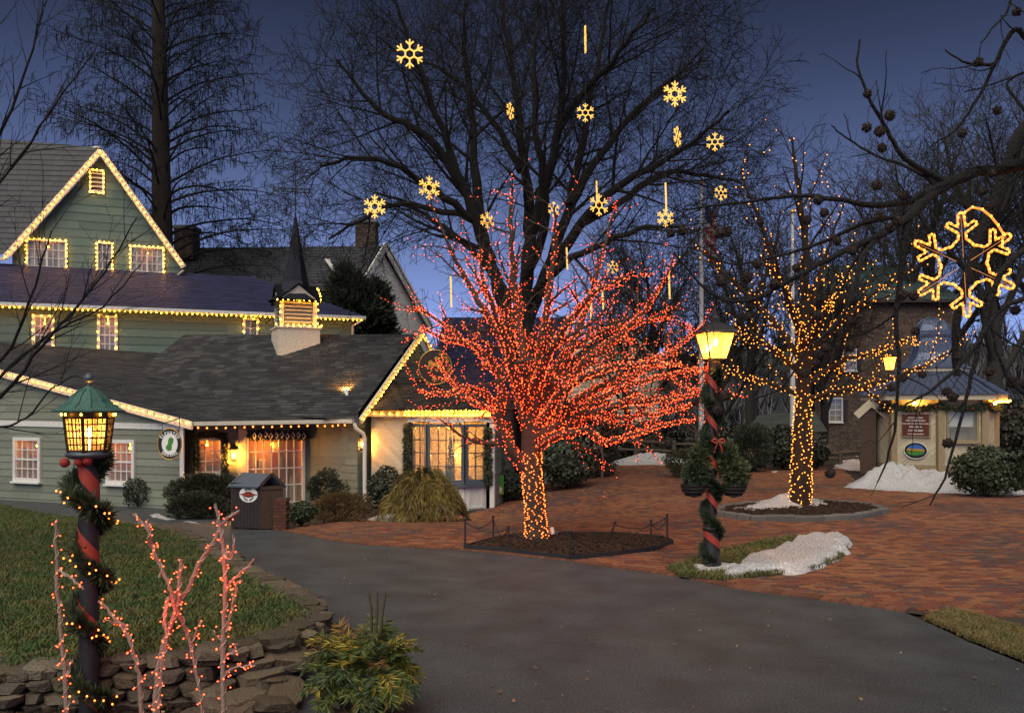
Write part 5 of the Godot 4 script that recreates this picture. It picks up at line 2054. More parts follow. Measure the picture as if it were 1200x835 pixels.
func make_big_tree() -> void:
	thin = 0.0065
	var d := 25.0
	var o := P(622, HY + EYE / d * FPX, d)
	var t := thing("large_bare_tree", "huge wide bare tree behind the red lit tree, hung with snowflakes", "tree", o)
	var rec := []
	var g := Geo.new()
	var trunk := path3([[622, 566, d], [620, 500, d], [616, 440, d], [613, 400, d], [608, 360, d]], 3)
	g.tube(trunk, taper(trunk.size(), 0.42, 0.3), 10)
	put("trunk", g, M["bark_dark"], t)
	g = Geo.new()
	var cfg := [
		[0, 0, 0, 0, 0, 1, 0.1, 0.05, 7, 0.5, 0.3],
		[1.9, 1.6, 3.6, 0.4, 0.95, 0.42, 0.12, 0.05, 4, 0.4, 0.1],
		[2.7, 0.8, 1.9, 0.45, 1.05, 0.5, 0.16, 0.03, 3, 0.28, 0.08, 0.03],
		[3.8, 0.4, 1.1, 0.45, 1.1, 0.6, 0.22, 0.02, 3, 0.2, 0.05, 0.014],
		[4.2, 0.2, 0.6, 0.4, 1.1, 0.7, 0.25, 0.0, 3, 0.15, 0.05, 0.009]]
	var main := [
		[[[612, 410, d], [590, 355, d - 0.5], [572, 300, d - 0.8], [552, 245, d - 1.2], [530, 185, d - 1.5], [505, 120, d - 1.8], [480, 50, d - 2.0], [462, 0, d - 2.2]], 0.3],
		[[[575, 305, d - 0.7], [560, 235, d], [555, 170, d + 0.5], [550, 110, d + 1.0], [545, 40, d + 1.2], [548, -20, d + 1.4]], 0.24],
		[[[540, 215, d - 1.3], [500, 160, d - 1.6], [462, 140, d - 1.8], [425, 110, d - 2.0], [395, 70, d - 2.2]], 0.18],
		[[[560, 262, d - 1.0], [520, 232, d - 1.8], [470, 195, d - 2.4], [420, 185, d - 2.8], [375, 195, d - 3.0]], 0.17],
		[[[552, 250, d - 1.0], [505, 245, d - 0.4], [465, 240, d + 0.2], [420, 260, d + 0.5], [385, 280, d + 0.7]], 0.13],
		[[[610, 370, d], [618, 310, d + 0.2], [620, 250, d + 0.4], [612, 180, d + 0.4], [605, 110, d + 0.5], [590, 30, d + 0.6], [585, -20, d + 0.7]], 0.3],
		[[[620, 280, d + 0.3], [640, 215, d - 0.2], [655, 150, d - 0.6], [662, 90, d - 0.9], [660, 20, d - 1.2], [655, -20, d - 1.3]], 0.24],
		[[[612, 390, d], [640, 320, d + 0.4], [664, 255, d + 0.8], [678, 190, d + 1.2], [690, 120, d + 1.6], [705, 50, d + 2.0], [715, -10, d + 2.2]], 0.28],
		[[[645, 310, d + 0.4], [690, 250, d], [730, 215, d - 0.4], [775, 190, d - 0.8], [820, 160, d - 1.2], [855, 130, d - 1.5]], 0.22],
		[[[680, 262, d], [725, 238, d + 0.6], [775, 205, d + 1.0], [825, 205, d + 1.4], [870, 215, d + 1.7]], 0.17],
		[[[668, 240, d + 0.8], [705, 180, d + 1.4], [745, 130, d + 1.8], [790, 90, d + 2.2], [825, 55, d + 2.5]], 0.2],
		[[[660, 140, d - 0.6], [700, 90, d - 1.6], [735, 50, d - 2.2], [765, 10, d - 2.8]], 0.15],
		[[[600, 350, d], [560, 300, d + 1.6], [520, 265, d + 2.6], [480, 240, d + 3.2], [440, 225, d + 3.6]], 0.18],
		[[[620, 350, d], [660, 310, d - 1.6], [710, 285, d - 2.6], [760, 265, d - 3.2], [800, 265, d - 3.6]], 0.17],
		[[[610, 200, d + 0.4], [575, 140, d + 1.6], [530, 90, d + 2.4], [490, 70, d + 2.8]], 0.16],
		[[[615, 330, d], [640, 250, d - 1.8], [630, 170, d - 2.8], [625, 90, d - 3.2], [630, 20, d - 3.4]], 0.2]]
	for m in main:
		var pts := path3(m[0], 4, 0.06)
		limb(g, rec, pts, taper(pts.size(), m[1] * 0.8, 0.035), 0, cfg)
	put("crown", g, M["bark_dark"], t)
	print("big tree branches ", rec.size(), " tris ", g.ix.size() / 3)


func make_cypress() -> void:
	thin = 0.011
	var d := 40.0
	var o := P(190, HY + EYE / d * FPX, d)
	var t := thing("tall_bare_conifer", "tall straight bare conifer with arching boughs behind the green gable", "tree", o)
	var g := Geo.new()
	var trunk := path3([[192, 533, d], [191, 400, d], [190, 280, d], [188, 180, d], [187, 90, d], [185, 0, d], [184, -90, d]], 3)
	g.tube(trunk, taper(trunk.size(), 0.62, 0.22), 10)
	put("trunk", g, M["bark_brown"], t)
	g = Geo.new()
	var rec := []
	var cfg := [
		[0, 0, 0, 0, 0, 1, 0.05, 0.0, 4, 0.6, 0.2],
		[2.4, 0.7, 2.0, 0.4, 0.9, 0.5, 0.1, -0.12, 3, 0.4, 0.1, 0.02],
		[4.2, 0.3, 0.9, 0.4, 1.0, 0.6, 0.16, -0.3, 3, 0.25, 0.1, 0.009],
		[2.8, 0.15, 0.35, 0.4, 1.1, 0.8, 0.1, -0.9, 3, 0.2, 0.1, 0.009]]
	for k in 92:
		var f := (k + rng.randf()) / 92.0
		var py := lerpf(345.0, -85.0, f)
		var p := P(189, py, d)
		var a := k * 2.4 + rng.randf_range(-0.5, 0.5)
		var out := Vector3(cos(a), 0, sin(a) * 0.8)
		var l := lerpf(6.8, 3.6, f) * rng.randf_range(0.75, 1.1)
		var pts := PackedVector3Array()
		var m := 9
		var pos := p
		for i in m + 1:
			pts.append(pos)
			var s := float(i) / m
			var rise := lerpf(0.95, 0.05, pow(s, 0.6)) if py < 230 else lerpf(0.75, -0.28, pow(s, 0.7))
			pos += (out + Vector3.UP * rise + Vector3(rng.randf_range(-0.1, 0.1), rng.randf_range(-0.08, 0.08), rng.randf_range(-0.1, 0.1))).normalized() * l / m
		limb(g, rec, pts, taper(m + 1, 0.085 * lerpf(1.0, 0.6, f), 0.012), 0, cfg)
	put("crown", g, M["bark_dark"], t)
	# hanging catkins at the twig ends
	g = Geo.new()
	for b in rec:
		if b[0] == 2 and rng.randf() < 0.55:
			var q: Vector3 = b[1][b[1].size() - 1]
			g.tube(PackedVector3Array([q, q - Vector3.UP * 0.14, q - Vector3.UP * 0.34]), PackedFloat32Array([0.012, 0.022, 0.01]), 3)
	stuff(put("catkins", g, M["bark_dark"], t))
	print("cypress ", rec.size())


func bare_tree(label: String, px: float, d: float, top_py: float, spread: float, mat: String, seed_: int, base_y := 0.0, group := "bare trees in the background", fine := true) -> void:
	rng.seed = seed_
	thin = d * 0.00026
	var x := (px - 600.0) / FPX * d
	var o := Vector3(x, base_y, -d)
	var t := thing("bare_tree", label, "tree", o, group)
	var top := EYE + (HY - top_py) / FPX * d - base_y
	var g := Geo.new()
	var pts := PackedVector3Array()
	for k in 7:
		pts.append(o + Vector3(rng.randf_range(-0.12, 0.12) * k * 0.4, top * 0.62 * k / 6.0, rng.randf_range(-0.1, 0.1) * k * 0.4))
	var r0 := top * 0.026
	g.tube(pts, taper(7, r0, r0 * 0.45), 8)
	put("trunk", g, M[mat], t)
	g = Geo.new()
	var rec := []
	var s := top / 10.0
	var cfg := [
		[0, 0, 0, 0, 0, 1, 0.1, 0.05, 5, 0.5, 0.25],
		[3.0 / s, 1.2 * s, 2.4 * s, 0.4, 0.9, 0.5, 0.12, 0.12 / s, 3, 0.35 * s, 0.1],
		[4.2 / s, 0.5 * s, 1.2 * s, 0.4, 1.0, 0.55, 0.15, 0.12 / s, 3, 0.25 * s, 0.1]]
	if fine:
		cfg.append([5.0 / s, 0.25 * s, 0.6 * s, 0.4, 1.0, 0.7, 0.18, 0.1 / s, 3, 0.2 * s, 0.05, 0.012 * s])
	for k in 9:
		var a := k * 2.4
		var f := lerpf(0.3, 1.0, k / 8.0) * 6.0
		var i := mini(int(f), 5)
		var p := pts[i].lerp(pts[i + 1], f - i)
		var dir := (Vector3(cos(a) * spread, 1.0, sin(a) * spread)).normalized()
		var l := top * lerpf(0.6, 0.4, k / 8.0)
		var lp := PackedVector3Array([p])
		for q in 7:
			dir = (dir + Vector3(rng.randf_range(-0.15, 0.15), rng.randf_range(-0.1, 0.16), rng.randf_range(-0.15, 0.15))).normalized()
			p += dir * l / 7.0
			lp.append(p)
		limb(g, rec, lp, taper(8, r0 * 0.45, r0 * 0.06), 0, cfg)
	put("crown", g, M[mat], t)


func make_plane_tree() -> void:
	thin = 0.0022
	var d := 4.6
	var o := Vector3(3.4, 0, -4.6)
	var t := thing("seed_ball_tree", "near bare tree with dangling round seed balls reaching in from the side", "tree", o)
	var g := Geo.new()
	var trunk := path3([[1345, 960, d], [1335, 700, d], [1320, 420, d], [1290, 250, d], [1250, 80, d], [1225, -120, d]], 3)
	g.tube(trunk, taper(trunk.size(), 0.2, 0.1), 10)
	put("trunk", g, M["bark_grey"], t)
	g = Geo.new()
	var rec := []
	var cfg := [
		[0, 0, 0, 0, 0, 1, 0.1, 0.05, 6, 0.2, 0.2],
		[2.3, 0.16, 0.5, 0.5, 1.1, 0.55, 0.22, 0.3, 4, 0.06, 0.2, 0.008],
		[3.0, 0.05, 0.16, 0.5, 1.1, 0.6, 0.2, 0.3, 3, 0.04, 0.3, 0.004]]
	var e := d + 1.6
	var main := [
		[[[1300, 290, d + 0.2], [1255, 200, d + 0.5], [1215, 190, d + 0.6], [1175, 198, d + 0.7], [1135, 204, d + 0.7], [1095, 222, d + 0.7], [1062, 236, d + 0.7], [1020, 240, d + 0.7], [980, 233, d + 0.7], [930, 229, d + 0.8], [860, 238, d + 0.9], [800, 246, d + 0.9]], 0.05, 0.006],
		[[[1140, 203, d + 0.7], [1095, 226, d + 0.7], [1064, 254, d + 0.6], [1030, 276, d + 0.5], [985, 296, d + 0.5], [930, 326, d + 0.4], [885, 350, d + 0.4], [850, 352, d + 0.4], [818, 330, d + 0.4], [790, 295, d + 0.4]], 0.036, 0.005],
		[[[1078, 236, d + 0.7], [1062, 265, d + 0.6], [1056, 320, d + 0.6], [1050, 375, d + 0.6], [1054, 430, d + 0.6], [1050, 490, d + 0.6], [1040, 540, d + 0.6], [1028, 566, d + 0.6]], 0.026, 0.004],
		[[[1112, 214, d + 0.7], [1080, 198, d + 0.7], [1056, 180, d + 0.6], [1040, 152, d + 0.6], [1022, 122, d + 0.5], [1006, 80, d + 0.5], [1008, 46, d + 0.5]], 0.022, 0.005],
		[[[1100, 218, d + 0.7], [1060, 194, d + 0.8], [1020, 178, d + 0.9], [985, 156, d + 1.0], [975, 146, d + 1.0]], 0.014, 0.004],
		[[[1250, 120, d + 0.3], [1212, 60, d + 0.4], [1190, 34, d + 0.4], [1168, 72, d + 0.4], [1148, 112, d + 0.4], [1122, 150, d + 0.4], [1090, 172, d + 0.4]], 0.022, 0.004],
		[[[1166, 74, d + 0.4], [1148, 76, d + 0.4], [1128, 72, d + 0.4], [1108, 58, d + 0.4]], 0.012, 0.004],
		[[[1290, 260, d + 0.2], [1235, 275, d + 0.1], [1190, 300, d], [1165, 340, d], [1152, 390, d], [1138, 440, d], [1124, 500, d], [1108, 560, d], [1090, 592, d]], 0.024, 0.004],
		[[[1040, 268, d + 0.6], [1010, 300, d + 0.4], [1000, 345, d + 0.3], [975, 385, d + 0.3], [945, 410, d + 0.3], [920, 450, d + 0.3], [880, 470, d + 0.3]], 0.018, 0.004],
		[[[1060, 252, d + 0.6], [1010, 262, d + 0.9], [960, 285, d + 1.1], [910, 300, d + 1.2], [862, 310, d + 1.3], [830, 300, d + 1.3]], 0.018, 0.004],
		[[[1230, 330, d], [1200, 350, d - 0.1], [1170, 365, d - 0.2], [1140, 410, d - 0.2], [1100, 450, d - 0.2], [1070, 470, d - 0.2], [1050, 480, d - 0.2]], 0.018, 0.004],
		[[[1330, 560, d], [1250, 500, d], [1210, 470, d], [1180, 440, d], [1166, 400, d], [1160, 350, d]], 0.02, 0.005],
		[[[1215, 145, d + 0.3], [1180, 100, d + 0.5], [1200, 85, d + 0.6], [1165, 98, d + 0.6], [1130, 108, d + 0.6]], 0.01, 0.004],
		[[[1260, 60, d], [1195, -10, d], [1180, 15, d], [1150, 50, d]], 0.012, 0.004]]
	for m in main:
		var pts := path3(m[0], 4, 0.006)
		limb(g, rec, pts, taper(pts.size(), m[1], m[2]), 0, cfg)
	# the thick leaning stem behind the big snowflake
	var st := path3([[1262, 130, d], [1238, 118, d + 0.7], [1222, 128, e], [1190, 170, e], [1168, 235, e], [1145, 290, e], [1130, 340, e], [1120, 395, e], [1122, 440, e]], 4, 0.01)
	limb(g, rec, st, taper(st.size(), 0.075, 0.022), 0, cfg)
	put("crown", g, M["bark_dark"], t)
	# seed balls, each on its thread
	var sg := Geo.new()
	for k in 70:
		var a := Vector3(rng.randfn(), rng.randfn(), rng.randfn()).normalized()
		var x := a.cross(Vector3(0.3, 1, 0.2)).normalized() * 0.006
		var y := a.cross(x).normalized() * 0.006
		var b := a * 0.021
		sg.tri(b + x, b - x * 0.5 + y, a * 0.032)
		sg.tri(b - x * 0.5 + y, b - x * 0.5 - y, a * 0.032)
		sg.tri(b - x * 0.5 - y, b + x, a * 0.032)
	sg.ball(Vector3.ZERO, Vector3.ONE * 0.024, 6, 8)
	var bm := sg.build(M["seed"])
	var balls := [[1017, 110], [1016, 149], [1031, 154], [1043, 135], [1034, 173], [1147, 73], [1192, 14], [1169, 129], [1128, 156], [1060, 229], [1028, 217], [959, 234], [966, 249], [946, 258], [1032, 254], [1044, 266], [1053, 259], [981, 282], [999, 293], [934, 314], [907, 332], [1163, 203], [1152, 224], [1161, 241], [1058, 346], [1071, 346], [1190, 363], [786, 273], [800, 270], [843, 273], [852, 271], [891, 260], [888, 309], [845, 329], [876, 325], [908, 332], [876, 371], [1045, 454], [1110, 459], [1117, 465], [1111, 519], [1186, 448], [1196, 451], [958, 369], [999, 376], [996, 405], [969, 408], [961, 415], [956, 425], [944, 437], [1073, 388], [973, 554], [1124, 418], [1160, 435], [1081, 438], [1057, 443], [783, 519], [850, 464], [815, 470], [842, 480]]
	var tg := Geo.new()
	for b in balls:
		var p := P(b[0], b[1], d + rng.randf_range(-0.1, 0.4))
		copy("seed_ball", bm, Transform3D(Basis.from_euler(Vector3(rng.randf() * TAU, rng.randf() * TAU, 0)).scaled(Vector3.ONE * rng.randf_range(0.9, 1.15)), p), t)
		# thread up to the nearest branch above it
		var best := p + Vector3.UP * 0.12
		var bd := 1e9
		for rr in rec:
			for q: Vector3 in rr[1]:
				if q.y > p.y + 0.02:
					var dd := Vector3(q.x - p.x, (q.y - p.y) * 0.35, (q.z - p.z) * 0.6).length()
					if dd < bd:
						bd = dd
						best = q
		if bd < 0.3:
			tg.tube(PackedVector3Array([p, p.lerp(best, 0.5) + Vector3(0, -0.01, 0), best]), taper(3, 0.0014, 0.0018), 3)
		else:
			tg.tube(PackedVector3Array([p, p + Vector3(0.01, 0.1, 0), p + Vector3(0.06, 0.2, 0.02)]), taper(3, 0.0014, 0.0025), 3)
	stuff(put("stalks", tg, M["bark_dark"], t))


func make_side_saplings() -> void:
	thin = 0.003
	var d := 11.0
	var o := Vector3(-8.6, 0.1, -11.0)
	var t := thing("twiggy_sapling", "thin leafless sapling whose twigs cross the house roof", "tree", o)
	var rec := []
	var g := Geo.new()
	var cfg := [
		[0, 0, 0, 0, 0, 1, 0.1, 0.05, 5, 0.3, 0.2],
		[2.6, 0.5, 1.4, 0.3, 0.7, 0.6, 0.08, 0.15, 3, 0.2, 0.15, 0.012],
		[3.6, 0.2, 0.6, 0.3, 0.8, 0.7, 0.1, 0.15, 3, 0.15, 0.1, 0.006]]
	var main := [
		[[[-180, 660, d], [-90, 540, d], [0, 465, d], [50, 405, d], [90, 360, d], [130, 305, d], [160, 255, d]], 0.04],
		[[[-90, 540, d], [-20, 450, d - 0.5], [20, 390, d - 0.8], [45, 320, d - 1.0], [60, 270, d - 1.0]], 0.03],
		[[[-60, 520, d], [10, 430, d + 0.4], [70, 385, d + 0.6], [120, 360, d + 0.8], [165, 310, d + 1.0]], 0.028],
		[[[-180, 660, d], [-120, 430, d - 0.3], [-60, 300, d - 0.5], [-10, 180, d - 0.6], [30, 80, d - 0.6], [50, 0, d - 0.6]], 0.045],
		[[[-100, 390, d], [-40, 280, d], [10, 200, d], [60, 130, d], [110, 60, d]], 0.03],
		[[[-110, 420, d], [-60, 240, d + 0.5], [-30, 130, d + 0.7], [-10, 30, d + 0.9], [0, -40, d + 1]], 0.03],
		[[[-60, 520, d], [0, 500, d], [30, 490, d - 0.2], [60, 455, d - 0.3], [90, 440, d - 0.3]], 0.02]]
	for m in main:
		var pts := path3(m[0], 4, 0.02)
		limb(g, rec, pts, taper(pts.size(), m[1], 0.008), 0, cfg)
	put("crown", g, M["bark_dark"], t)
	g = Geo.new()
	var p0 := P(-180, 660, d)
	g.tube(PackedVector3Array([Vector3(p0.x, 0.0, p0.z), p0]), PackedFloat32Array([0.06, 0.045]), 6)
	put("trunk", g, M["bark_dark"], t)


# pale sticks wound with red lights in the front bed
func make_lit_sticks() -> void:
	var d := 5.5
	var sets := [
		["slim upright pale stick wound with red lights beside the garlanded post", [[[[78, 890, d], [76, 800, d], [70, 730, d], [66, 680, d], [65, 640, d], [67, 608, d]], 0.016], [[[66, 668, d], [80, 674, d - 0.05], [92, 684, d - 0.08], [98, 690, d - 0.08]], 0.009], [[[74, 800, d], [80, 786, d], [85, 772, d]], 0.007]]],
		["bent pale stick leaning away from the garlanded post, wound with red lights", [[[[168, 890, d + 0.1], [163, 800, d + 0.1], [158, 772, d + 0.1], [150, 745, d + 0.1], [135, 725, d + 0.1], [115, 704, d + 0.1]], 0.016], [[[152, 748, d + 0.1], [147, 738, d + 0.1], [144, 729, d + 0.1]], 0.008], [[[140, 732, d + 0.1], [130, 728, d + 0.05], [120, 726, d]], 0.007]]],
		["forked pale branch wound with red lights, widest of the three in the bed", [[[[178, 890, d], [182, 815, d], [190, 760, d], [204, 720, d], [209, 700, d], [212, 655, d]], 0.024], [[[205, 720, d], [200, 690, d - 0.05], [190, 668, d - 0.05], [180, 645, d - 0.05], [172, 620, d - 0.05], [155, 602, d - 0.05]], 0.015], [[[176, 640, d - 0.05], [174, 625, d - 0.1], [173, 608, d - 0.1]], 0.01], [[[205, 712, d], [220, 690, d + 0.05], [236, 655, d + 0.05], [250, 634, d + 0.05], [262, 612, d + 0.05], [280, 598, d + 0.05]], 0.017], [[[208, 715, d], [220, 745, d + 0.1], [228, 780, d + 0.1], [236, 830, d + 0.1], [238, 890, d + 0.1]], 0.015], [[[224, 755, d + 0.1], [230, 740, d + 0.1], [234, 727, d + 0.1]], 0.007], [[[188, 672, d - 0.05], [186, 676, d - 0.1]], 0.008], [[[198, 700, d], [192, 720, d - 0.04], [195, 745, d - 0.05], [188, 800, d - 0.05], [186, 890, d - 0.05]], 0.014]]],
		["tall forked pale branch wound with red lights by the wall corner", [[[[262, 890, d], [261, 800, d], [262, 735, d], [264, 690, d], [262, 650, d], [258, 620, d], [252, 590, d]], 0.019], [[[260, 640, d], [268, 655, d], [274, 640, d - 0.03], [273, 626, d - 0.03]], 0.01], [[[263, 690, d], [276, 676, d + 0.05], [288, 666, d + 0.05], [298, 654, d + 0.05]], 0.01], [[[265, 740, d], [274, 700, d + 0.05], [277, 684, d + 0.06], [284, 680, d + 0.06]], 0.009], [[[262, 752, d], [255, 746, d - 0.02], [248, 738, d - 0.04]], 0.006], [[[262, 790, d], [275, 782, d], [290, 780, d], [299, 779, d]], 0.008], [[[262, 770, d], [272, 764, d], [278, 754, d]], 0.008]]]]
	for s in sets:
		var first: Array = s[1][0][0][0]
		var o := P(first[0], first[1], first[2])
		o.y = 0.0
		var t := thing("lit_branch", s[0], "lit branch", o, "pale lit branches in the front bed")
		var ls := thing("light_string", "red lights on the " + String(s[0]).replace(" wound with red lights", ""), "light string", o, "red lights on the pale branches")
		var g := Geo.new()
		var w := Geo.new()
		for m in s[1]:
			var pts := path3(m[0], 4, 0.006)
			var rad := taper(pts.size(), m[1] * 0.88, m[1] * 0.5)
			for k in rad.size():
				rad[k] *= rng.randf_range(0.9, 1.12)
			g.tube(pts, rad, 8, true)
			# wire wound about the branch, and bulbs on it
			var wp := PackedVector3Array()
			var ang := rng.randf() * TAU
			for k in pts.size() - 1:
				var dir := (pts[k + 1] - pts[k]).normalized()
				var side := dir.cross(Vector3.RIGHT if absf(dir.x) < 0.9 else Vector3.UP).normalized()
				var l := pts[k].distance_to(pts[k + 1])
				var steps := maxi(2, int(l / 0.012))
				for i in steps:
					ang += 0.75
					var f := float(i) / steps
					var q := pts[k].lerp(pts[k + 1], f) + side.rotated(dir, ang) * (lerpf(rad[k], rad[k + 1], f) + 0.004)
					wp.append(q)
					if rng.randf() < 0.36 and q.y > 0.0:
						var out := side.rotated(dir, ang + rng.randf_range(-0.5, 0.5))
						copy("bulb", bulb("bulb_red", 0.0048), Transform3D(Basis(Quaternion(Vector3.UP, out)), q + out * rng.randf_range(0.008, 0.03)), ls)
			w.tube(wp, taper(wp.size(), 0.0022, 0.0022), 3)
		put("branch", g, M["stick"], t)
		put("wire", w, M["trim"], ls)
	lamp(P(190, 720, d - 0.12), 0.03, Color(1.0, 0.25, 0.12), 0.15)
	lamp(P(268, 680, d - 0.12), 0.03, Color(1.0, 0.25, 0.12), 0.15)


# ---------- lamps, signs, street furniture ----------
func garland_tube(g: Geo, pts: PackedVector3Array, r: float, count: int, tint: Color) -> void:
	for k in count:
		var f := rng.randf() * (pts.size() - 1)
		var i := mini(int(f), pts.size() - 2)
		var p := pts[i].lerp(pts[i + 1], f - i)
		if pts[i].distance_to(pts[i + 1]) < 1e-4:
			continue
		var dir := (pts[i + 1] - pts[i]).normalized()
		var side := dir.cross(Vector3(0.31, 0.8, 0.5)).normalized().rotated(dir, rng.randf() * TAU)
		var q := rng.randf_range(0.55, 1.5)
		g.col = Color(tint.r * q, tint.g * q, tint.b * q)
		spray(g, p + side * r * 0.15, (side + dir * 0.8).normalized(), r, 4, r * 0.07, 0.45)


func text_at(parent: Node3D, s: String, at: Vector3, b: Basis, high: float, mat: String, serif := false, called := "lettering") -> void:
	var tm := TextMesh.new()
	tm.text = s
	var f := SystemFont.new()
	f.font_names = PackedStringArray(["Droid Serif" if serif else "Droid Sans"])
	f.font_weight = 700
	tm.font = f
	tm.font_size = 48
	tm.pixel_size = high / 36.0
	tm.depth = 0.006
	tm.material = M[mat]
	copy(called, tm, Transform3D(b, at), parent)


func arc_text(parent: Node3D, s: String, c: Vector3, b: Basis, r: float, mid: float, high: float, mat: String, bottom := false, step := 0.0) -> void:
	var n := s.length()
	if step == 0.0:
		step = high * 0.82 / r
	for k in n:
		if s[k] == " ":
			continue
		var a := mid + (k - (n - 1) * 0.5) * step * (1.0 if bottom else -1.0)
		var p := c + b * Vector3(cos(a) * r, sin(a) * r, 0)
		var turn := a - PI / 2 if not bottom else a + PI / 2
		text_at(parent, s[k], p, b * Basis(Vector3.BACK, turn), high, mat, false, "letter")


func disc(g: Geo, c: Vector3, b: Basis, rx: float, ry: float, d0: float, d1: float, segs := 40) -> void:
	var p := PackedVector2Array()
	for k in segs:
		p.append(Vector2(cos(TAU * k / segs) * rx, sin(TAU * k / segs) * ry))
	g.slab(p, c, b.x, b.y, d0, d1)


func ring(g: Geo, c: Vector3, b: Basis, rx: float, ry: float, thick: float, segs := 36) -> void:
	var p := PackedVector3Array()
	for k in segs + 1:
		p.append(c + b * Vector3(cos(TAU * k / segs) * rx, sin(TAU * k / segs) * ry, 0))
	g.tube(p, taper(segs + 1, thick, thick), 6)


func make_left_lamp() -> void:
	var d := 6.05
	var o := P(104, HY + 2.2 / d * FPX, d)
	o.y = 0.0
	var t := thing("garlanded_lamp", "green copper lantern on a post wrapped in garland and red ribbon", "lamp post", o)
	var at := func(py: float) -> Vector3: return Vector3(o.x, P(104, py, d).y, o.z)
	var y := func(py: float) -> float: return P(104, py, d).y
	var g := Geo.new()
	g.rod(o, at.call(540), 0.066, 12)
	put("post", g, M["iron"], t)
	# lantern: six-sided body tapering downwards
	var yt: float = y.call(489)
	var yb: float = y.call(528)
	var rt := 0.163
	var rb := 0.136
	g = Geo.new()
	var c := o
	var turn := 0.32
	for k in 6:
		var a := TAU * k / 6 + turn
		var b := TAU * (k + 1) / 6 + turn
		var t0 := Vector3(c.x + cos(a) * rt, yt, c.z + sin(a) * rt)
		var t1 := Vector3(c.x + cos(b) * rt, yt, c.z + sin(b) * rt)
		var b0 := Vector3(c.x + cos(a) * rb, yb, c.z + sin(a) * rb)
		var b1 := Vector3(c.x + cos(b) * rb, yb, c.z + sin(b) * rb)
		g.rod(t0, b0, 0.011, 6)
		g.rod(t0, t1, 0.01, 6)
		g.rod(b0, b1, 0.012, 6)
		for i in range(1, 5):
			g.rod(t0.lerp(t1, i / 5.0), b0.lerp(b1, i / 5.0), 0.0045, 4)
			g.rod(t0.lerp(b0, i / 5.0), t1.lerp(b1, i / 5.0), 0.0045, 4)
	var cage := put("lantern_cage", g, M["bronze"], t)
	for k in 6:
		var a := TAU * k / 6 + turn
		var b := TAU * (k + 1) / 6 + turn
		g = Geo.new()
		var s := 0.985
		g.quad(Vector3(c.x + cos(b) * rb * s, yb, c.z + sin(b) * rb * s), Vector3(c.x + cos(a) * rb * s, yb, c.z + sin(a) * rb * s), Vector3(c.x + cos(a) * rt * s, yt, c.z + sin(a) * rt * s), Vector3(c.x + cos(b) * rt * s, yt, c.z + sin(b) * rt * s))
		put("lantern_pane", g, M["lamp_pane_clear"], cage)
	g = Geo.new()
	g.lathe(o, [Vector2(0.16, yt - 0.004), Vector2(0.168, yt + 0.002), Vector2(0.168, yt + 0.046)], 6, true, turn)
	put("collar", g, M["bronze"], t)
	g = Geo.new()
	var r0: float = y.call(479)
	g.lathe(o, [Vector2(0.05, r0 - 0.012), Vector2(0.235, r0 - 0.022), Vector2(0.24, r0 - 0.012), Vector2(0.19, r0 + 0.012), Vector2(0.14, r0 + 0.045), Vector2(0.125, r0 + 0.075), Vector2(0.085, r0 + 0.115), Vector2(0.045, r0 + 0.14), Vector2(0.028, r0 + 0.16)], 12, true)
	for k in 12:
		var a := TAU * k / 12
		var dir := Vector3(cos(a), 0, sin(a))
		g.tube(PackedVector3Array([o + dir * 0.19 + Vector3.UP * (r0 + 0.014), o + dir * 0.14 + Vector3.UP * (r0 + 0.048), o + dir * 0.125 + Vector3.UP * (r0 + 0.078), o + dir * 0.085 + Vector3.UP * (r0 + 0.118), o + dir * 0.045 + Vector3.UP * (r0 + 0.143)]), taper(5, 0.006, 0.004), 5)
	var roof := put("lantern_roof", g, M["verdigris"], t)
	g = Geo.new()
	g.rod(o + Vector3.UP * (r0 + 0.155), o + Vector3.UP * (r0 + 0.19), 0.016, 8)
	g.ball(o + Vector3.UP * (r0 + 0.218), Vector3.ONE * 0.036, 8, 12)
	put("finial", g, M["pewter"], roof)
	g = Geo.new()
	g.lathe(o, [Vector2(0.066, yb - 0.06), Vector2(0.12, yb - 0.055), Vector2(0.155, yb - 0.035), Vector2(0.15, yb - 0.015), Vector2(0.13, yb)], 12)
	put("lantern_base", g, M["pewter"], t)
	g = Geo.new()
	g.ball(o + Vector3.UP * (yb * 0.45 + yt * 0.55), Vector3(0.024, 0.034, 0.024), 8, 10)
	g.rod(o + Vector3.UP * (yb - 0.01), o + Vector3.UP * (yb * 0.65 + yt * 0.35), 0.008, 6)
	put("bulb", g, M["flame"], t)
	lamp(o + Vector3.UP * (yb * 0.45 + yt * 0.55), 0.2, Color(1.0, 0.68, 0.3), 0.03)
	for k in 9:
		var a := TAU * k / 9
		copy("bulb", bulb("bulb_warm", 0.007), Transform3D(Basis(), o + Vector3(cos(a) * 0.176, yt + 0.022, sin(a) * 0.176)), t)
	# red ribbon wound on the post
	var rg := Geo.new()
	var rib := PackedVector3Array()
	var yy := 0.02
	var prev_a := Vector3.ZERO
	var prev_b := Vector3.ZERO
	var k2 := 0
	while yy < float(y.call(545)):
		var a := 6.0 + yy * 12.5
		var dir := Vector3(cos(a), 0, sin(a))
		var pa := o + dir * 0.0705 + Vector3.UP * yy
		var pb := o + dir * 0.0705 + Vector3.UP * (yy + 0.14)
		if k2 > 0:
			rg.quad_out(prev_a, pa, pb, prev_b, o + Vector3.UP * yy)
		prev_a = pa
		prev_b = pb
		k2 += 1
		yy += 0.014
	var rb2 := put("ribbon", rg, M["red_ribbon"])
	tag(rb2, "wide red ribbon wound round the post of the green lantern", "ribbon")
	# evergreen garland wound the other way
	var gt := thing("garland", "thick dark evergreen garland wound on the green lantern post", "garland", o, "evergreen garlands")
	var gp := PackedVector3Array()
	yy = 0.02
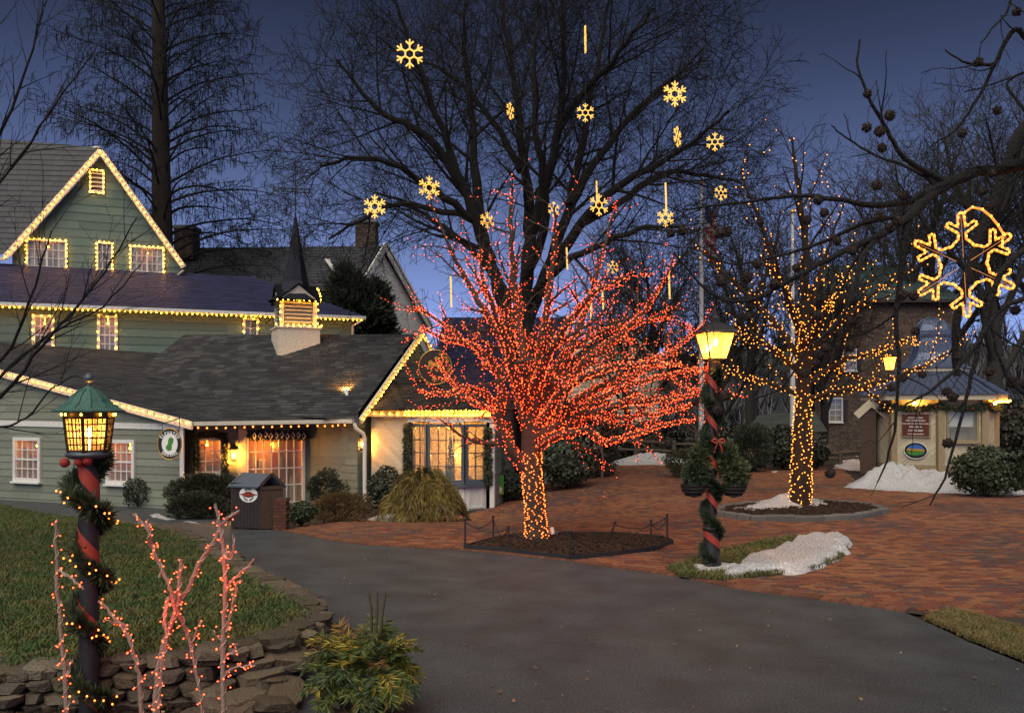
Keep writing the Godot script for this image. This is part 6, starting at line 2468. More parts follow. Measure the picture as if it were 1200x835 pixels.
	while yy < float(y.call(534)):
		var a := -2.0 + yy * 14.5
		var wob := 0.088 + 0.03 * sin(yy * 9.0) + rng.randf_range(-0.012, 0.012)
		gp.append(o + Vector3(cos(a) * wob, yy, sin(a) * wob))
		yy += 0.02
	g = Geo.new()
	garland_tube(g, gp, 0.078, 3200, Color(0.035, 0.052, 0.022))
	for k in 26:
		var i := rng.randi_range(2, gp.size() - 8)
		garland_tube(g, gp.slice(i, i + 5), rng.randf_range(0.09, 0.12), 26, Color(0.04, 0.058, 0.024))
	garland_tube(g, gp.slice(int(gp.size() * 0.88)), 0.11, 420, Color(0.035, 0.052, 0.022))
	put("needles", g, M["needle"], gt)
	var ls := thing("light_string", "warm orange bulbs strung along the garland of the green lantern post", "light string", o, "light strings on the garlands")
	for k in 84:
		var i := int((k + rng.randf()) / 84.0 * (gp.size() - 1))
		var p := gp[i]
		var out := (p - Vector3(o.x, p.y, o.z)).normalized()
		copy("bulb", bulb("bulb_orange", 0.0065), Transform3D(Basis(), p + out * rng.randf_range(0.04, 0.1) + Vector3(0, rng.randf_range(-0.04, 0.04), 0)), ls)
	g = Geo.new()
	g.tube(gp, taper(gp.size(), 0.003, 0.003), 3)
	put("wire", g, M["wire"], ls)
	# red bow balls under the lantern
	for q in [[-0.12, 0.0], [0.04, 0.05], [-0.02, 0.02]]:
		g = Geo.new()
		var bp := o + Vector3(q[0], float(y.call(541)) + q[1] * 0.3, 0.1)
		g.ball(bp, Vector3.ONE * 0.034, 8, 10)
		put("bauble", g, M["red_cloth"], gt)


func make_right_lamp() -> void:
	var o := G(834, 669)
	var d := -o.z
	var t := thing("street_lamp", "tall black street lamp with glowing yellow four-sided lantern", "lamp post", o)
	var y := func(py: float) -> float: return P(834, py, d).y
	var g := Geo.new()
	g.lathe(o, [Vector2(0.14, 0.0), Vector2(0.14, 0.1), Vector2(0.105, 0.16), Vector2(0.095, 0.5), Vector2(0.085, 0.55), Vector2(0.075, 0.6), Vector2(0.065, 0.62), Vector2(0.052, 0.66), Vector2(0.045, float(y.call(425)))], 12)
	g.lathe(o, [Vector2(0.05, float(y.call(622))), Vector2(0.12, float(y.call(621))), Vector2(0.13, float(y.call(618))), Vector2(0.1, float(y.call(614))), Vector2(0.05, float(y.call(612)))], 12)
	put("post", g, M["iron"], t)
	# lantern, wide at the top
	var lx := o + Vector3((838.0 - 834.0) / FPX * d, 0, 0)
	var yt: float = y.call(390)
	var yb: float = y.call(421)
	var rt := 0.285
	var rb := 0.165
	g = Geo.new()
	for k in 4:
		var a := TAU * k / 4 + 0.62
		var b := a + TAU / 4
		var t0 := lx + Vector3(cos(a) * rt, yt, sin(a) * rt)
		var t1 := lx + Vector3(cos(b) * rt, yt, sin(b) * rt)
		var b0 := lx + Vector3(cos(a) * rb, yb, sin(a) * rb)
		var b1 := lx + Vector3(cos(b) * rb, yb, sin(b) * rb)
		g.rod(t0, b0, 0.012, 6)
		g.rod(t0, t1, 0.014, 6)
		g.rod(b0, b1, 0.014, 6)
	g.rod(lx + Vector3.UP * (yb - 0.08), lx + Vector3.UP * yb, 0.05, 8)
	var cage := put("lantern_frame", g, M["iron"], t)
	for k in 4:
		var a := TAU * k / 4 + 0.62
		var b := a + TAU / 4
		g = Geo.new()
		g.quad(lx + Vector3(cos(b) * rb, yb, sin(b) * rb), lx + Vector3(cos(a) * rb, yb, sin(a) * rb), lx + Vector3(cos(a) * rt, yt, sin(a) * rt), lx + Vector3(cos(b) * rt, yt, sin(b) * rt))
		put("lantern_pane", g, M["lamp_pane_clear"], cage)
	g = Geo.new()
	g.lathe(lx, [Vector2(0.05, yt - 0.005), Vector2(0.33, yt), Vector2(0.3, yt + 0.03), Vector2(0.18, yt + 0.11), Vector2(0.07, yt + 0.15), Vector2(0.075, yt + 0.2), Vector2(0.03, yt + 0.24), Vector2(0.012, yt + 0.36)], 4, true, 0.62)
	put("lantern_roof", g, M["iron"], t)
	for s in [[0.0, 0.05], [-0.09, -0.02]]:
		g = Geo.new()
		var q := lx + Vector3(s[0], (yt * 0.5 + yb * 0.5) + s[1], 0.03)
		g.ball(q, Vector3(0.03, 0.048, 0.03), 8, 10)
		put("bulb", g, M["flame"], t)
	lamp(lx + Vector3(0, yt * 0.5 + yb * 0.5 + 0.05, 0.03), 0.9, Color(1.0, 0.62, 0.24), 0.04)
	# garland, ribbon
	var gt := thing("garland", "evergreen garland wound down the tall street lamp post", "garland", o, "evergreen garlands")
	var gp := PackedVector3Array()
	var yy := 0.1
	var top: float = y.call(432)
	while yy < top:
		var a := yy * 12.0
		gp.append(o + Vector3(cos(a) * 0.09, yy, sin(a) * 0.09))
		yy += 0.03
	g = Geo.new()
	garland_tube(g, gp, 0.1, 3000, Color(0.025, 0.038, 0.018))
	put("needles", g, M["needle"], gt)
	var rg := Geo.new()
	yy = 0.05
	var pa0 := Vector3.ZERO
	var pb0 := Vector3.ZERO
	var n := 0
	while yy < top:
		var a := 3.3 + yy * 12.0
		var r := 0.112 if yy < 0.62 else 0.075
		var dir := Vector3(cos(a), 0, sin(a))
		var pa := o + dir * r + Vector3.UP * yy
		var pb := o + dir * r + Vector3.UP * (yy + 0.11)
		if n > 0:
			rg.quad_out(pa0, pa, pb, pb0, o + Vector3.UP * yy)
		pa0 = pa
		pb0 = pb
		n += 1
		yy += 0.02
	tag(put("ribbon", rg, M["red_ribbon"]), "red ribbon spiralling round the tall street lamp post", "ribbon")
	# two hanging baskets of evergreens
	var names := ["round hanging basket of evergreens on the kiosk side of the street lamp", "round hanging basket of evergreens on the red tree side of the street lamp"]
	for s in [1, -1]:
		var bc := Vector3(o.x + s * 0.25 + (0.04 if s > 0 else 0.0), y.call(572), o.z + 0.03)
		var bt := thing("hanging_basket", names[0 if s > 0 else 1], "hanging basket", bc, "baskets on the street lamp")
		g = Geo.new()
		g.lathe(bc, [Vector2(0.01, -0.12), Vector2(0.09, -0.1), Vector2(0.15, -0.04), Vector2(0.175, 0.04), Vector2(0.165, 0.05), Vector2(0.05, 0.04)], 16)
		put("liner", g, M["bark_brown"], bt)
		g = Geo.new()
		for q in [-0.09, -0.04, 0.01, 0.05]:
			var rr := sqrt(maxf(0.0, 1.0 - pow((q - 0.05) / 0.18, 2))) * 0.182
			var hp := PackedVector3Array()
			for k in 17:
				hp.append(bc + Vector3(cos(TAU * k / 16) * rr, q, sin(TAU * k / 16) * rr))
			g.tube(hp, taper(17, 0.006, 0.006), 4)
		put("wire_frame", g, M["iron"], bt)
		g = Geo.new()
		foliage(g, bc + Vector3(-0.08 * s, 0.36, 0), Vector3(0.11, 0.24, 0.11), 320, 0.12, Color(0.06, 0.075, 0.03), true, false)
		foliage(g, bc + Vector3(0.02, 0.2, 0), Vector3(0.15 if s > 0 else 0.12, 0.19 if s > 0 else 0.17, 0.14), 560, 0.11, Color(0.085, 0.1, 0.045) if s > 0 else Color(0.05, 0.07, 0.038), true, false)
		put("foliage", g, M["needle"], bt)
		g = Geo.new()
		g.rod(Vector3(o.x, bc.y + 0.5, o.z), bc + Vector3(0, 0.45, 0), 0.012, 6)
		g.rod(bc + Vector3(0, 0.45, 0), bc + Vector3(0.16, 0.05, 0), 0.004, 4)
		g.rod(bc + Vector3(0, 0.45, 0), bc + Vector3(-0.16, 0.05, 0), 0.004, 4)
		put("hanger", g, M["iron"], bt)
	g = Geo.new()
	var bw := Vector3(o.x + 0.06, y.call(517), o.z + 0.12)
	for s in [-1, 1]:
		g.tube(PackedVector3Array([bw, bw + Vector3(s * 0.05, 0.04, 0.02), bw + Vector3(s * 0.09, 0.015, 0.0), bw + Vector3(s * 0.045, -0.015, 0.02), bw]), PackedFloat32Array([0.008, 0.018, 0.022, 0.017, 0.008]), 6)
		g.tube(PackedVector3Array([bw, bw + Vector3(s * 0.035, -0.07, 0.02), bw + Vector3(s * 0.055, -0.15, 0.0)]), PackedFloat32Array([0.008, 0.016, 0.012]), 4)
	tag(put("bow", g, M["red_ribbon"]), "red bow tied on the street lamp above the baskets", "bow")


func wall_lantern(label: String, at: Vector3, n3: Vector3, s := 1.0) -> void:
	var t := thing("wall_lantern", label, "lantern", at, "wall lanterns of the shop")
	var up := Vector3.UP
	var g := Geo.new()
	g.bar(at - n3 * 0.2 * s + up * 0.22 * s, at + up * 0.3 * s, 0.02, 0.02)
	g.box(Transform3D(Basis(up.cross(n3), up, n3), at - n3 * 0.2 * s + up * 0.2 * s), Vector3(0.08, 0.16, 0.02) * s)
	put("bracket", g, M["bronze"], t)
	g = Geo.new()
	g.lathe(at, [Vector2(0.02, 0.145) * s, Vector2(0.16, 0.14) * s, Vector2(0.12, 0.18) * s, Vector2(0.06, 0.25) * s, Vector2(0.03, 0.3) * s, Vector2(0.01, 0.34) * s], 6, true)
	put("lantern_roof", g, M["bronze"], t)
	g = Geo.new()
	for k in 6:
		var a := TAU * k / 6
		g.rod(at + Vector3(cos(a) * 0.12, 0.14, sin(a) * 0.12) * s, at + Vector3(cos(a) * 0.075, -0.14, sin(a) * 0.075) * s, 0.008 * s, 5)
	g.lathe(at, [Vector2(0.01, -0.18) * s, Vector2(0.085, -0.15) * s, Vector2(0.08, -0.13) * s], 6, true)
	var cage := put("lantern_frame", g, M["bronze"], t)
	g = Geo.new()
	for k in 6:
		var a := TAU * k / 6
		var b := TAU * (k + 1) / 6
		g.quad(at + Vector3(cos(b) * 0.074, -0.13, sin(b) * 0.074) * s, at + Vector3(cos(a) * 0.074, -0.13, sin(a) * 0.074) * s, at + Vector3(cos(a) * 0.118, 0.14, sin(a) * 0.118) * s, at + Vector3(cos(b) * 0.118, 0.14, sin(b) * 0.118) * s)
	put("lantern_pane", g, M["lamp_pane_clear"], cage)
	g = Geo.new()
	g.ball(at + up * -0.03 * s, Vector3(0.03, 0.06, 0.03) * s, 8, 8)
	put("bulb", g, M["flame"], t)
	lamp(at + up * -0.03 * s, 0.75, Color(1.0, 0.66, 0.25), 0.04)


func make_shop_furniture() -> void:
	var up := Vector3.UP
	# wall lanterns
	var pu := Vector3(PORCH_B.x - PORCH_A.x, 0, PORCH_B.y - PORCH_A.y).normalized()
	var pn := pu.cross(up)
	var q := on_wall(PORCH_A, PORCH_B, 271.0)
	wall_lantern("black wall lantern beside the garlanded red window", Vector3(q.x, h_at(q, 532), q.y) + pn * 0.26, pn)
	var su := Vector3(K2.x - K1.x, 0, K2.y - K1.y).normalized()
	var sn := su.cross(up)
	q = on_wall(K1, K2, 437.0)
	wall_lantern("brass wall lantern beside the wall of diagonal boards", Vector3(K1.x, h_at(K1, 519), K1.y) + sn * 0.26 - su * 0.12, sn)
	# garlands over windows
	var a := on_wall(PORCH_A, PORCH_B, 228.0)
	var b := on_wall(PORCH_A, PORCH_B, 262.0)
	var ya := h_at(a, 552)
	var yt := h_at(a, 511)
	var gp := PackedVector3Array()
	for s in 7:
		gp.append(Vector3(a.x, lerpf(ya, yt, s / 6.0), a.y) + pn * 0.12)
	for s in 5:
		var m := a.lerp(b, (s + 1) / 5.0)
		gp.append(Vector3(m.x, yt + sin((s + 1) / 5.0 * PI) * 0.05, m.y) + pn * 0.12)
	for s in 7:
		gp.append(Vector3(b.x, lerpf(yt, ya - 0.1, s / 6.0), b.y) + pn * 0.12)
	var gt := thing("garland", "dark garland framing the narrow red window of the porch", "garland", gp[0], "evergreen garlands")
	var g := Geo.new()
	garland_tube(g, gp, 0.13, 900, Color(0.03, 0.035, 0.016))
	put("needles", g, M["needle"], gt)
	gp = PackedVector3Array()
	for s in 12:
		var m := on_wall(PORCH_A, PORCH_B, lerpf(287.0, 357.0, s / 11.0))
		gp.append(Vector3(m.x, h_at(m, 508) + absf(sin(s * 1.1)) * -0.06, m.y) + pn * 0.14)
	gt = thing("garland", "silver and dark garland hung across the top of the paned window", "garland", gp[0], "evergreen garlands")
	g = Geo.new()
	garland_tube(g, gp, 0.17, 700, Color(0.035, 0.04, 0.02))
	put("needles", g, M["needle"], gt)
	g = Geo.new()
	for k in 10:
		var c := gp[k + 1] + pn * 0.1
		g.tube(PackedVector3Array([c, c + Vector3(0.05, 0.08, 0.02), c + Vector3(0.1, 0, 0.02), c + Vector3(0.05, -0.08, 0.03), c]), PackedFloat32Array([0.008, 0.02, 0.02, 0.02, 0.008]), 5)
	put("bow_loops", g, M["trim_white"], gt)
	# bay window greens
	for s in [[478.0, 494.0, 558.0, "dark garland hanging down the near jamb of the bay window"], [572.0, 500.0, 566.0, "dark garland hanging down the far jamb of the bay window"]]:
		var m := on_wall(K2, K3, s[0])
		gp = PackedVector3Array()
		for k in 7:
			gp.append(Vector3(m.x, lerpf(h_at(m, s[1]), h_at(m, s[2]), k / 6.0), m.y + 0.12))
		gt = thing("garland", s[3], "garland", gp[6], "evergreen garlands")
		g = Geo.new()
		garland_tube(g, gp, 0.16, 420, Color(0.035, 0.045, 0.025))
		put("needles", g, M["needle"], gt)
	# round sign on its bracket
	var sp := P(199, 520, 21.0)
	var sb := Basis(Vector3.UP, -0.05)
	var t := thing("round_sign", "round black and white sign reading ELEVATED GREENS", "sign", sp)
	g = Geo.new()
	disc(g, sp, sb, 0.3, 0.38, -0.02, 0.02)
	put("board", g, M["sign_black"], t)
	g = Geo.new()
	ring(g, sp + sb.z * 0.02, sb, 0.3, 0.38, 0.012)
	put("rim", g, M["gold"], t)
	g = Geo.new()
	disc(g, sp, sb, 0.2, 0.255, 0.02, 0.024)
	put("white_field", g, M["sign_white"], t)
	g = Geo.new()
	g.slab(PackedVector2Array([Vector2(-0.09, -0.12), Vector2(-0.03, -0.17), Vector2(0.04, -0.15), Vector2(0.06, -0.09), Vector2(0.05, -0.02), Vector2(0.09, 0.04), Vector2(0.1, 0.12), Vector2(0.05, 0.17), Vector2(-0.01, 0.15), Vector2(-0.04, 0.08), Vector2(-0.04, 0.0), Vector2(-0.09, -0.05)]), sp, sb.x, sb.y, 0.024, 0.029)
	put("pickle_emblem", g, M["sign_green"], t)
	arc_text(t, "ELEVATED", sp + sb.z * 0.024, sb, 0.272, PI / 2, 0.085, "sign_white")
	arc_text(t, "GREENS", sp + sb.z * 0.024, sb, 0.272, -PI / 2, 0.085, "sign_white", true)
	g = Geo.new()
	var br := P(210, 494, 21.0)
	g.rod(br + Vector3(0, -0.12, 0), br + Vector3(0, 0.1, 0), 0.012)
	g.tube(PackedVector3Array([br + Vector3(0, 0.08, 0), br + Vector3(-0.2, 0.02, 0), br + Vector3(-0.42, -0.06, 0), br + Vector3(-0.5, -0.1, 0), br + Vector3(-0.52, -0.04, 0), br + Vector3(-0.47, -0.03, 0)]), taper(6, 0.012, 0.009), 6)
	g.rod(br + Vector3(-0.42, -0.06, 0), br + Vector3(-0.42, -0.22, 0), 0.006)
	g.rod(br + Vector3(0, -0.12, 0), br + Vector3(-0.02, -0.24, 0), 0.006)
	put("bracket", g, M["iron"], t)
	# lion sign
	sp = P(510, 430, 21.3)
	sb = Basis(Vector3.UP, 0.12)
	t = thing("lion_sign", "round dark sign with a golden lion above the bay roof", "sign", sp)
	g = Geo.new()
	disc(g, sp, sb, 0.42, 0.44, -0.03, 0.03)
	put("board", g, M["sign_brown_dark"], t)
	g = Geo.new()
	ring(g, sp + sb.z * 0.03, sb, 0.41, 0.43, 0.012)
	put("rim", g, M["gold"], t)
	g = Geo.new()
	lion(g, sp + sb.z * 0.03, sb, 0.4)
	put("lion_emblem", g, M["gold"], t)
	arc_text(t, "GOLDEN LION", sp + sb.z * 0.03, sb, 0.34, 0.45, 0.065, "gold")
	text_at(t, "EST", sp + sb * Vector3(0, -0.25, 0.03), sb, 0.04, "gold")
	text_at(t, "1977", sp + sb * Vector3(0, -0.32, 0.03), sb, 0.065, "gold")
	g = Geo.new()
	g.rod(sp + Vector3(-0.3, 0.3, -0.02), sp + Vector3(-0.5, 0.5, -1.2), 0.015)
	g.rod(sp + Vector3(0, -0.42, -0.03), sp + Vector3(0.05, -0.5, -1.6), 0.02)
	g.rod(sp + Vector3(-0.38, -0.2, -0.02), sp + Vector3(-0.55, -0.45, -0.5), 0.012)
	put("bracket", g, M["iron"], t)
	make_bin()
	# red awning and garden flag at the next door
	sp = P(585, 497, 22.6)
	t = thing("red_awning", "small red awning at the corner past the bay window", "awning", sp)
	g = Geo.new()
	var aw := [sp + Vector3(-0.12, 0.26, -0.3), sp + Vector3(0.02, 0.3, -0.5), sp + Vector3(0.22, -0.16, 0.2), sp + Vector3(-0.16, -0.1, 0.3)]
	g.quad(aw[3], aw[2], aw[1], aw[0])
	g.quad(aw[3] - up * 0.1, aw[2] - up * 0.1, aw[2], aw[3])
	g.tri(aw[2] - up * 0.1, aw[1] - up * 0.1, aw[1])
	g.tri(aw[2] - up * 0.1, aw[1], aw[2])
	g.tri(aw[3] - up * 0.1, aw[3], aw[0])
	put("canopy", g, M["red_cloth"], t)
	g = Geo.new()
	g.rod(aw[3] - up * 0.08, sp + Vector3(-0.14, -0.3, -0.4), 0.012)
	g.rod(aw[2] - up * 0.08, sp + Vector3(0.05, -0.3, -0.5), 0.012)
	put("frame", g, M["iron"], t)
	sp = G(582, 592)
	sp.z += 0.0
	t = thing("garden_flag", "small green garden flag with a snowman scene on a stand", "flag", sp)
	var fd := -sp.z
	var fc := P(583, 568, fd)
	g = Geo.new()
	g.rod(sp + Vector3(-0.2, 0, 0), Vector3(sp.x - 0.2, fc.y + 0.27, sp.z), 0.01)
	g.rod(Vector3(sp.x - 0.2, fc.y + 0.27, sp.z), Vector3(fc.x + 0.2, fc.y + 0.27, sp.z), 0.008)
	put("stand", g, M["iron"], t)
	g = Geo.new()
	g.col = Color(0.06, 0.26, 0.03)
	var fb := Basis()
	g.bx(fc, Vector3(0.33, 0.5, 0.008))
	g.col = Color(0.6, 0.08, 0.03)
	g.bx(fc + Vector3(0, -0.02, 0.006), Vector3(0.16, 0.08, 0.004))
	g.col = Color(0.75, 0.72, 0.68)
	disc(g, fc + Vector3(-0.04, -0.1, 0.004), fb, 0.06, 0.05, 0.0, 0.006, 14)
	disc(g, fc + Vector3(0.06, -0.12, 0.004), fb, 0.06, 0.07, 0.0, 0.005, 14)
	g.col = Color(0.6, 0.3, 0.05)
	g.bx(fc + Vector3(0, -0.21, 0.006), Vector3(0.26, 0.06, 0.004))
	put("banner", g, M["cloth"], t)


func lion(g: Geo, c: Vector3, b: Basis, s: float) -> void:
	var parts := [
		[[-0.42, 0.12], [-0.3, 0.0], [0.05, -0.04], [0.33, 0.02], [0.42, 0.14], [0.38, 0.26], [0.1, 0.22], [-0.1, 0.2], [-0.2, 0.32], [-0.36, 0.34], [-0.44, 0.24]],
		[[-0.3, 0.02], [-0.18, 0.0], [-0.2, -0.3], [-0.16, -0.36], [-0.3, -0.36], [-0.28, -0.3]],
		[[-0.42, 0.1], [-0.32, 0.02], [-0.4, -0.14], [-0.34, -0.2], [-0.46, -0.2], [-0.5, -0.12]],
		[[0.24, 0.06], [0.4, 0.1], [0.42, -0.1], [0.38, -0.3], [0.42, -0.36], [0.28, -0.36], [0.3, -0.28], [0.28, -0.1]],
		[[0.1, 0.0], [0.24, 0.02], [0.22, -0.16], [0.14, -0.3], [0.18, -0.36], [0.05, -0.36], [0.08, -0.28], [0.12, -0.14]]]
	for p in parts:
		var poly := PackedVector2Array()
		for q in p:
			poly.append(Vector2(q[0], q[1] + 0.08) * s)
		g.slab(poly, c, b.x, b.y, 0.0, 0.012)
	var tp := PackedVector3Array()
	for q in [[0.4, 0.24], [0.5, 0.36], [0.44, 0.48], [0.26, 0.46], [0.06, 0.4], [-0.06, 0.44], [0.02, 0.52], [0.14, 0.52]]:
		tp.append(c + b * Vector3(q[0] * s, (q[1] + 0.08) * s, 0.006))
	g.tube(tp, taper(8, 0.02, 0.014), 5)


func make_bin() -> void:
	# litter bin housing with a pitched lid: origin at the bottom of its front right corner
	var o := G(305, 621)
	var d := -o.z
	var s := d / FPX
	var up := Vector3.UP
	var t := thing("litter_bin", "dark timber litter bin with pitched roof and oval sign", "litter bin", o)
	var u := Vector3(0.93, 0, -0.36).normalized()   # along the long side, away to the right is the gable side
	var w := Vector3(0.5, 0, 0.86).normalized()
	var right := Vector3(0.9, 0, -0.43).normalized()
	var left := Vector3(-0.96, 0, -0.28).normalized()
	var wl := 0.62
	var wr := 0.4
	var hgt := 53.0 * s
	var ridge := 66.0 * s
	var a := o
	var b := o + left * wl
	var c := o + right * wr
	var e := b + right * wr
	var g := Geo.new()
	# vertical boards on the long side
	for k in 9:
		g = Geo.new()
		var p0 := b.lerp(a, k / 9.0)
		var p1 := b.lerp(a, (k + 0.94) / 9.0)
		g.slab(PackedVector2Array([Vector2(0, 0), Vector2(p0.distance_to(p1), 0), Vector2(p0.distance_to(p1), hgt), Vector2(0, hgt)]), p0 + up * 0.03, -left, up, -0.03, 0.0)
		put("board", g, M["dark_wood"], t)
	# gable side: a door below, an open triangle above
	var gn := right.cross(up)
	g = Geo.new()
	g.slab(PackedVector2Array([Vector2(0.0, 0.02), Vector2(wr, 0.02), Vector2(wr, hgt * 0.9), Vector2(0, hgt * 0.9)]), a, right, up, -0.03, 0.005)
	put("door", g, M["brown_wood"], t)
	g = Geo.new()
	for seg in [[Vector2(0, hgt * 0.9), Vector2(0.0, hgt)], [Vector2(wr, hgt * 0.9), Vector2(wr, hgt)]]:
		g.bar(a + right * (seg[0].x + (0.02 if seg[0].x == 0.0 else -0.02)) + up * seg[0].y, a + right * (seg[1].x + (0.02 if seg[0].x == 0.0 else -0.02)) + up * seg[1].y, 0.04, 0.04, Vector3.FORWARD)
	g.bar(a + up * (hgt * 0.93), c + up * (hgt * 0.93), 0.05, 0.06)
	g.bar(a + up * hgt + gn * 0.02, a + right * wr * 0.5 + up * ridge + gn * 0.02, 0.06, 0.05)
	g.bar(c + up * hgt + gn * 0.02, a + right * wr * 0.5 + up * ridge + gn * 0.02, 0.06, 0.05)
	put("gable_frame", g, M["brown_wood"], t)
	g = Geo.new()
	g.slab(PackedVector2Array([Vector2(0, 0), Vector2(wr, 0), Vector2(wr, hgt), Vector2(wr * 0.5, ridge - 0.03), Vector2(0, hgt)]), a - gn * 0.2, right, up, -0.02, 0.0)
	g.slab(PackedVector2Array([Vector2(0, 0), Vector2(wr, 0), Vector2(wr, hgt), Vector2(wr * 0.5, ridge - 0.03), Vector2(0, hgt)]), b, right, up, 0.0, 0.02)
	g.quad(c, e, e + up * hgt, c + up * hgt)
	put("inner_box", g, M["brown_wood"], t)
	# roof slopes
	var ra := a + right * wr * 0.5 + up * ridge + gn * 0.05
	var rb := b + right * wr * 0.5 + up * ridge - gn * 0.03
	for sgn in [0, 1]:
		g = Geo.new()
		var ea := (a if sgn == 0 else c) + up * (hgt - 0.03) + gn * 0.05 + right * (-0.06 if sgn == 0 else 0.06)
		var eb := (b if sgn == 0 else e) + up * (hgt - 0.03) - gn * 0.03 + right * (-0.06 if sgn == 0 else 0.06)
		g.quad_out(ea, ra, rb, eb, (a + e) * 0.5)
		g.quad_out(ea - up * 0.025, ra - up * 0.025, rb - up * 0.025, eb - up * 0.025, ra + up * 3.0)
		g.quad_out(ea, eb, eb - up * 0.025, ea - up * 0.025, (a + e) * 0.5)
		g.quad_out(ea, ra, ra - up * 0.025, ea - up * 0.025, (b + e) * 0.5 + up * hgt)
		put("roof_slope", g, M["bin_roof"], t)
	# oval sign
	var m := (a + b) * 0.5 + up * 0.68
	m = P(292, 579, -((a + b) * 0.5).z)
	var on := (-left).cross(up)
	m = Vector3(m.x, m.y, ((a + b) * 0.5).z) + on * 0.02
	var sb := Basis(-left, up, on)
	g = Geo.new()
	disc(g, m, sb, 0.19, 0.145, 0.0, 0.012)
	var sign := put("oval_sign", g, M["sign_white"], t)
	g = Geo.new()
	disc(g, m, sb, 0.1, 0.055, 0.012, 0.015)
	put("dark_field", g, M["sign_black"], sign)
	g = Geo.new()
	g.slab(PackedVector2Array([Vector2(-0.2, 0), Vector2(-0.06, 0.03), Vector2(-0.04, -0.03)]), m, sb.x, sb.y, 0.015, 0.018)
	g.slab(PackedVector2Array([Vector2(0.2, 0), Vector2(0.06, 0.03), Vector2(0.04, -0.03)]), m, sb.x, sb.y, 0.015, 0.018)
	disc(g, m, sb, 0.045, 0.045, 0.015, 0.019, 16)
	put("emblem", g, M["sign_red"], sign)
	arc_text(sign, "MORE", m + sb.z * 0.014, sb, 0.1, PI / 2, 0.045, "sign_black")
	arc_text(sign, "OTHER SHOPS", m + sb.z * 0.014, sb, 0.108, -PI / 2, 0.034, "sign_black", true)
	# brick pillar beside it
	var po := G(328, 622)
	var pd := -po.z
	var ps := pd / FPX
	var pt := thing("brick_pillar", "short red brick pillar beside the dark bin", "pillar", po)
	var ph := 38.0 * ps
	g = Geo.new()
	g.bx(po + up * ph * 0.5 + Vector3(0, 0, -0.12), Vector3(0.21, ph, 0.24))
	put("mortar", g, M["mortar"], pt)
	var rows := 10
	for r in rows:
		for k in 3:
			g = Geo.new()
			var q := rng.randf_range(0.7, 1.25)
			g.col = Color(0.26 * q, 0.09 * q, 0.05 * q)
			var x0 := -0.115 + (k - 0.5 * (r % 2)) * 0.115
			var x1 := minf(x0 + 0.105, 0.115)
			x0 = maxf(x0, -0.115)
			if x1 - x0 < 0.02:
				continue
			g.bx(po + Vector3((x0 + x1) * 0.5, ph * (r + 0.5) / rows, -0.12), Vector3(x1 - x0, ph / rows - 0.012, 0.255))
			put("brick", g, M["brick"], pt)
	# round stone by the bin
	var st := G(292, 620)
	g = Geo.new()
	g.col = Color(0.3, 0.2, 0.1)
	g.cham(Transform3D(Basis(up, 0.5), st + up * 0.09), Vector3(0.2, 0.19, 0.16), 0.06, 0.06, rng)
	tag(put("round_stone", g, M["stone"]), "round tan stone lying at the foot of the dark bin", "stone")


func make_chain_fence() -> void:
	var posts := [[545, 643, 608], [578, 633, 605], [596, 648, 617], [668, 656, 622], [714, 632, 612], [763, 647, 610], [782, 636, 603]]
	var words := ["end post of the chain fence by the weeping shrub", "rear chain fence post behind the bed's tip", "short chain fence post before the red trunk", "chain fence post at the front point of the bed", "leaning chain fence post behind the bed", "chain fence post at the front by the street lamp", "end post of the chain fence towards the street lamp"]
	var tops := []
	for k in posts.size():
		var p: Array = posts[k]
		var o := G(p[0], p[1])
		var h: float = (p[1] - p[2]) / FPX * -o.z
		var lean := Vector3(0.1, 0, 0.0) if k == 4 else Vector3.ZERO
		var t := thing("fence_post", "thin black iron " + words[k], "post", o, "posts of the chain fence")
		var g := Geo.new()
		g.rod(o - Vector3.UP * 0.02, o + Vector3.UP * h + lean, 0.014, 8)
		put("rod", g, M["iron"], t)
		g = Geo.new()
		g.ball(o + Vector3.UP * h + lean, Vector3.ONE * 0.025, 6, 8)
		put("knob", g, M["iron"], t)
		tops.append(o + Vector3.UP * (h - 0.03) + lean)
	var runs := [[0, 1], [0, 2], [1, 2], [2, 3], [3, 4], [4, 6], [3, 5], [5, 6]]
	var cl := ["black chain across the tip of the bed", "low black chain beside the bed's tip", "short black chain before the red trunk's side", "long black chain before the red trunk", "black chain rising to the leaning post", "black chain from the leaning post to the far end", "long front black chain towards the street lamp", "short black chain at the street lamp end"]
	for k in runs.size():
		var a: Vector3 = tops[runs[k][0]]
		var b: Vector3 = tops[runs[k][1]]
		var n := maxi(6, int(a.distance_to(b) / 0.07))
		var pts := PackedVector3Array()
		for s in n + 1:
			var f := float(s) / n
			pts.append(a.lerp(b, f) - Vector3.UP * 4.0 * f * (1.0 - f) * minf(0.26, 0.14 * a.distance_to(b)))
		var g := Geo.new()
		for s in n:
			var m := (pts[s] + pts[s + 1]) * 0.5
			var dir := (pts[s + 1] - pts[s])
			g.tube(PackedVector3Array([m - dir * 0.62, m, m + dir * 0.62]), PackedFloat32Array([0.005, 0.011, 0.005]), 5)
		tag(put("chain", g, M["iron"]), cl[k], "chain", "chains round the mulch bed")
	# small spotlight stake in the mulch
	var sp := G(648, 633)
	var t := thing("garden_spotlight", "small pale garden spotlight beside the red trunk", "spotlight", sp)
	var g := Geo.new()
	g.rod(sp, sp + Vector3.UP * 0.1, 0.012)
	put("stake", g, M["iron"], t)
	g = Geo.new()
	g.tube(PackedVector3Array([sp + Vector3(0, 0.1, 0.03), sp + Vector3(-0.02, 0.2, -0.03)]), PackedFloat32Array([0.03, 0.045]), 8, true)
	put("housing", g, M["trim"], t)


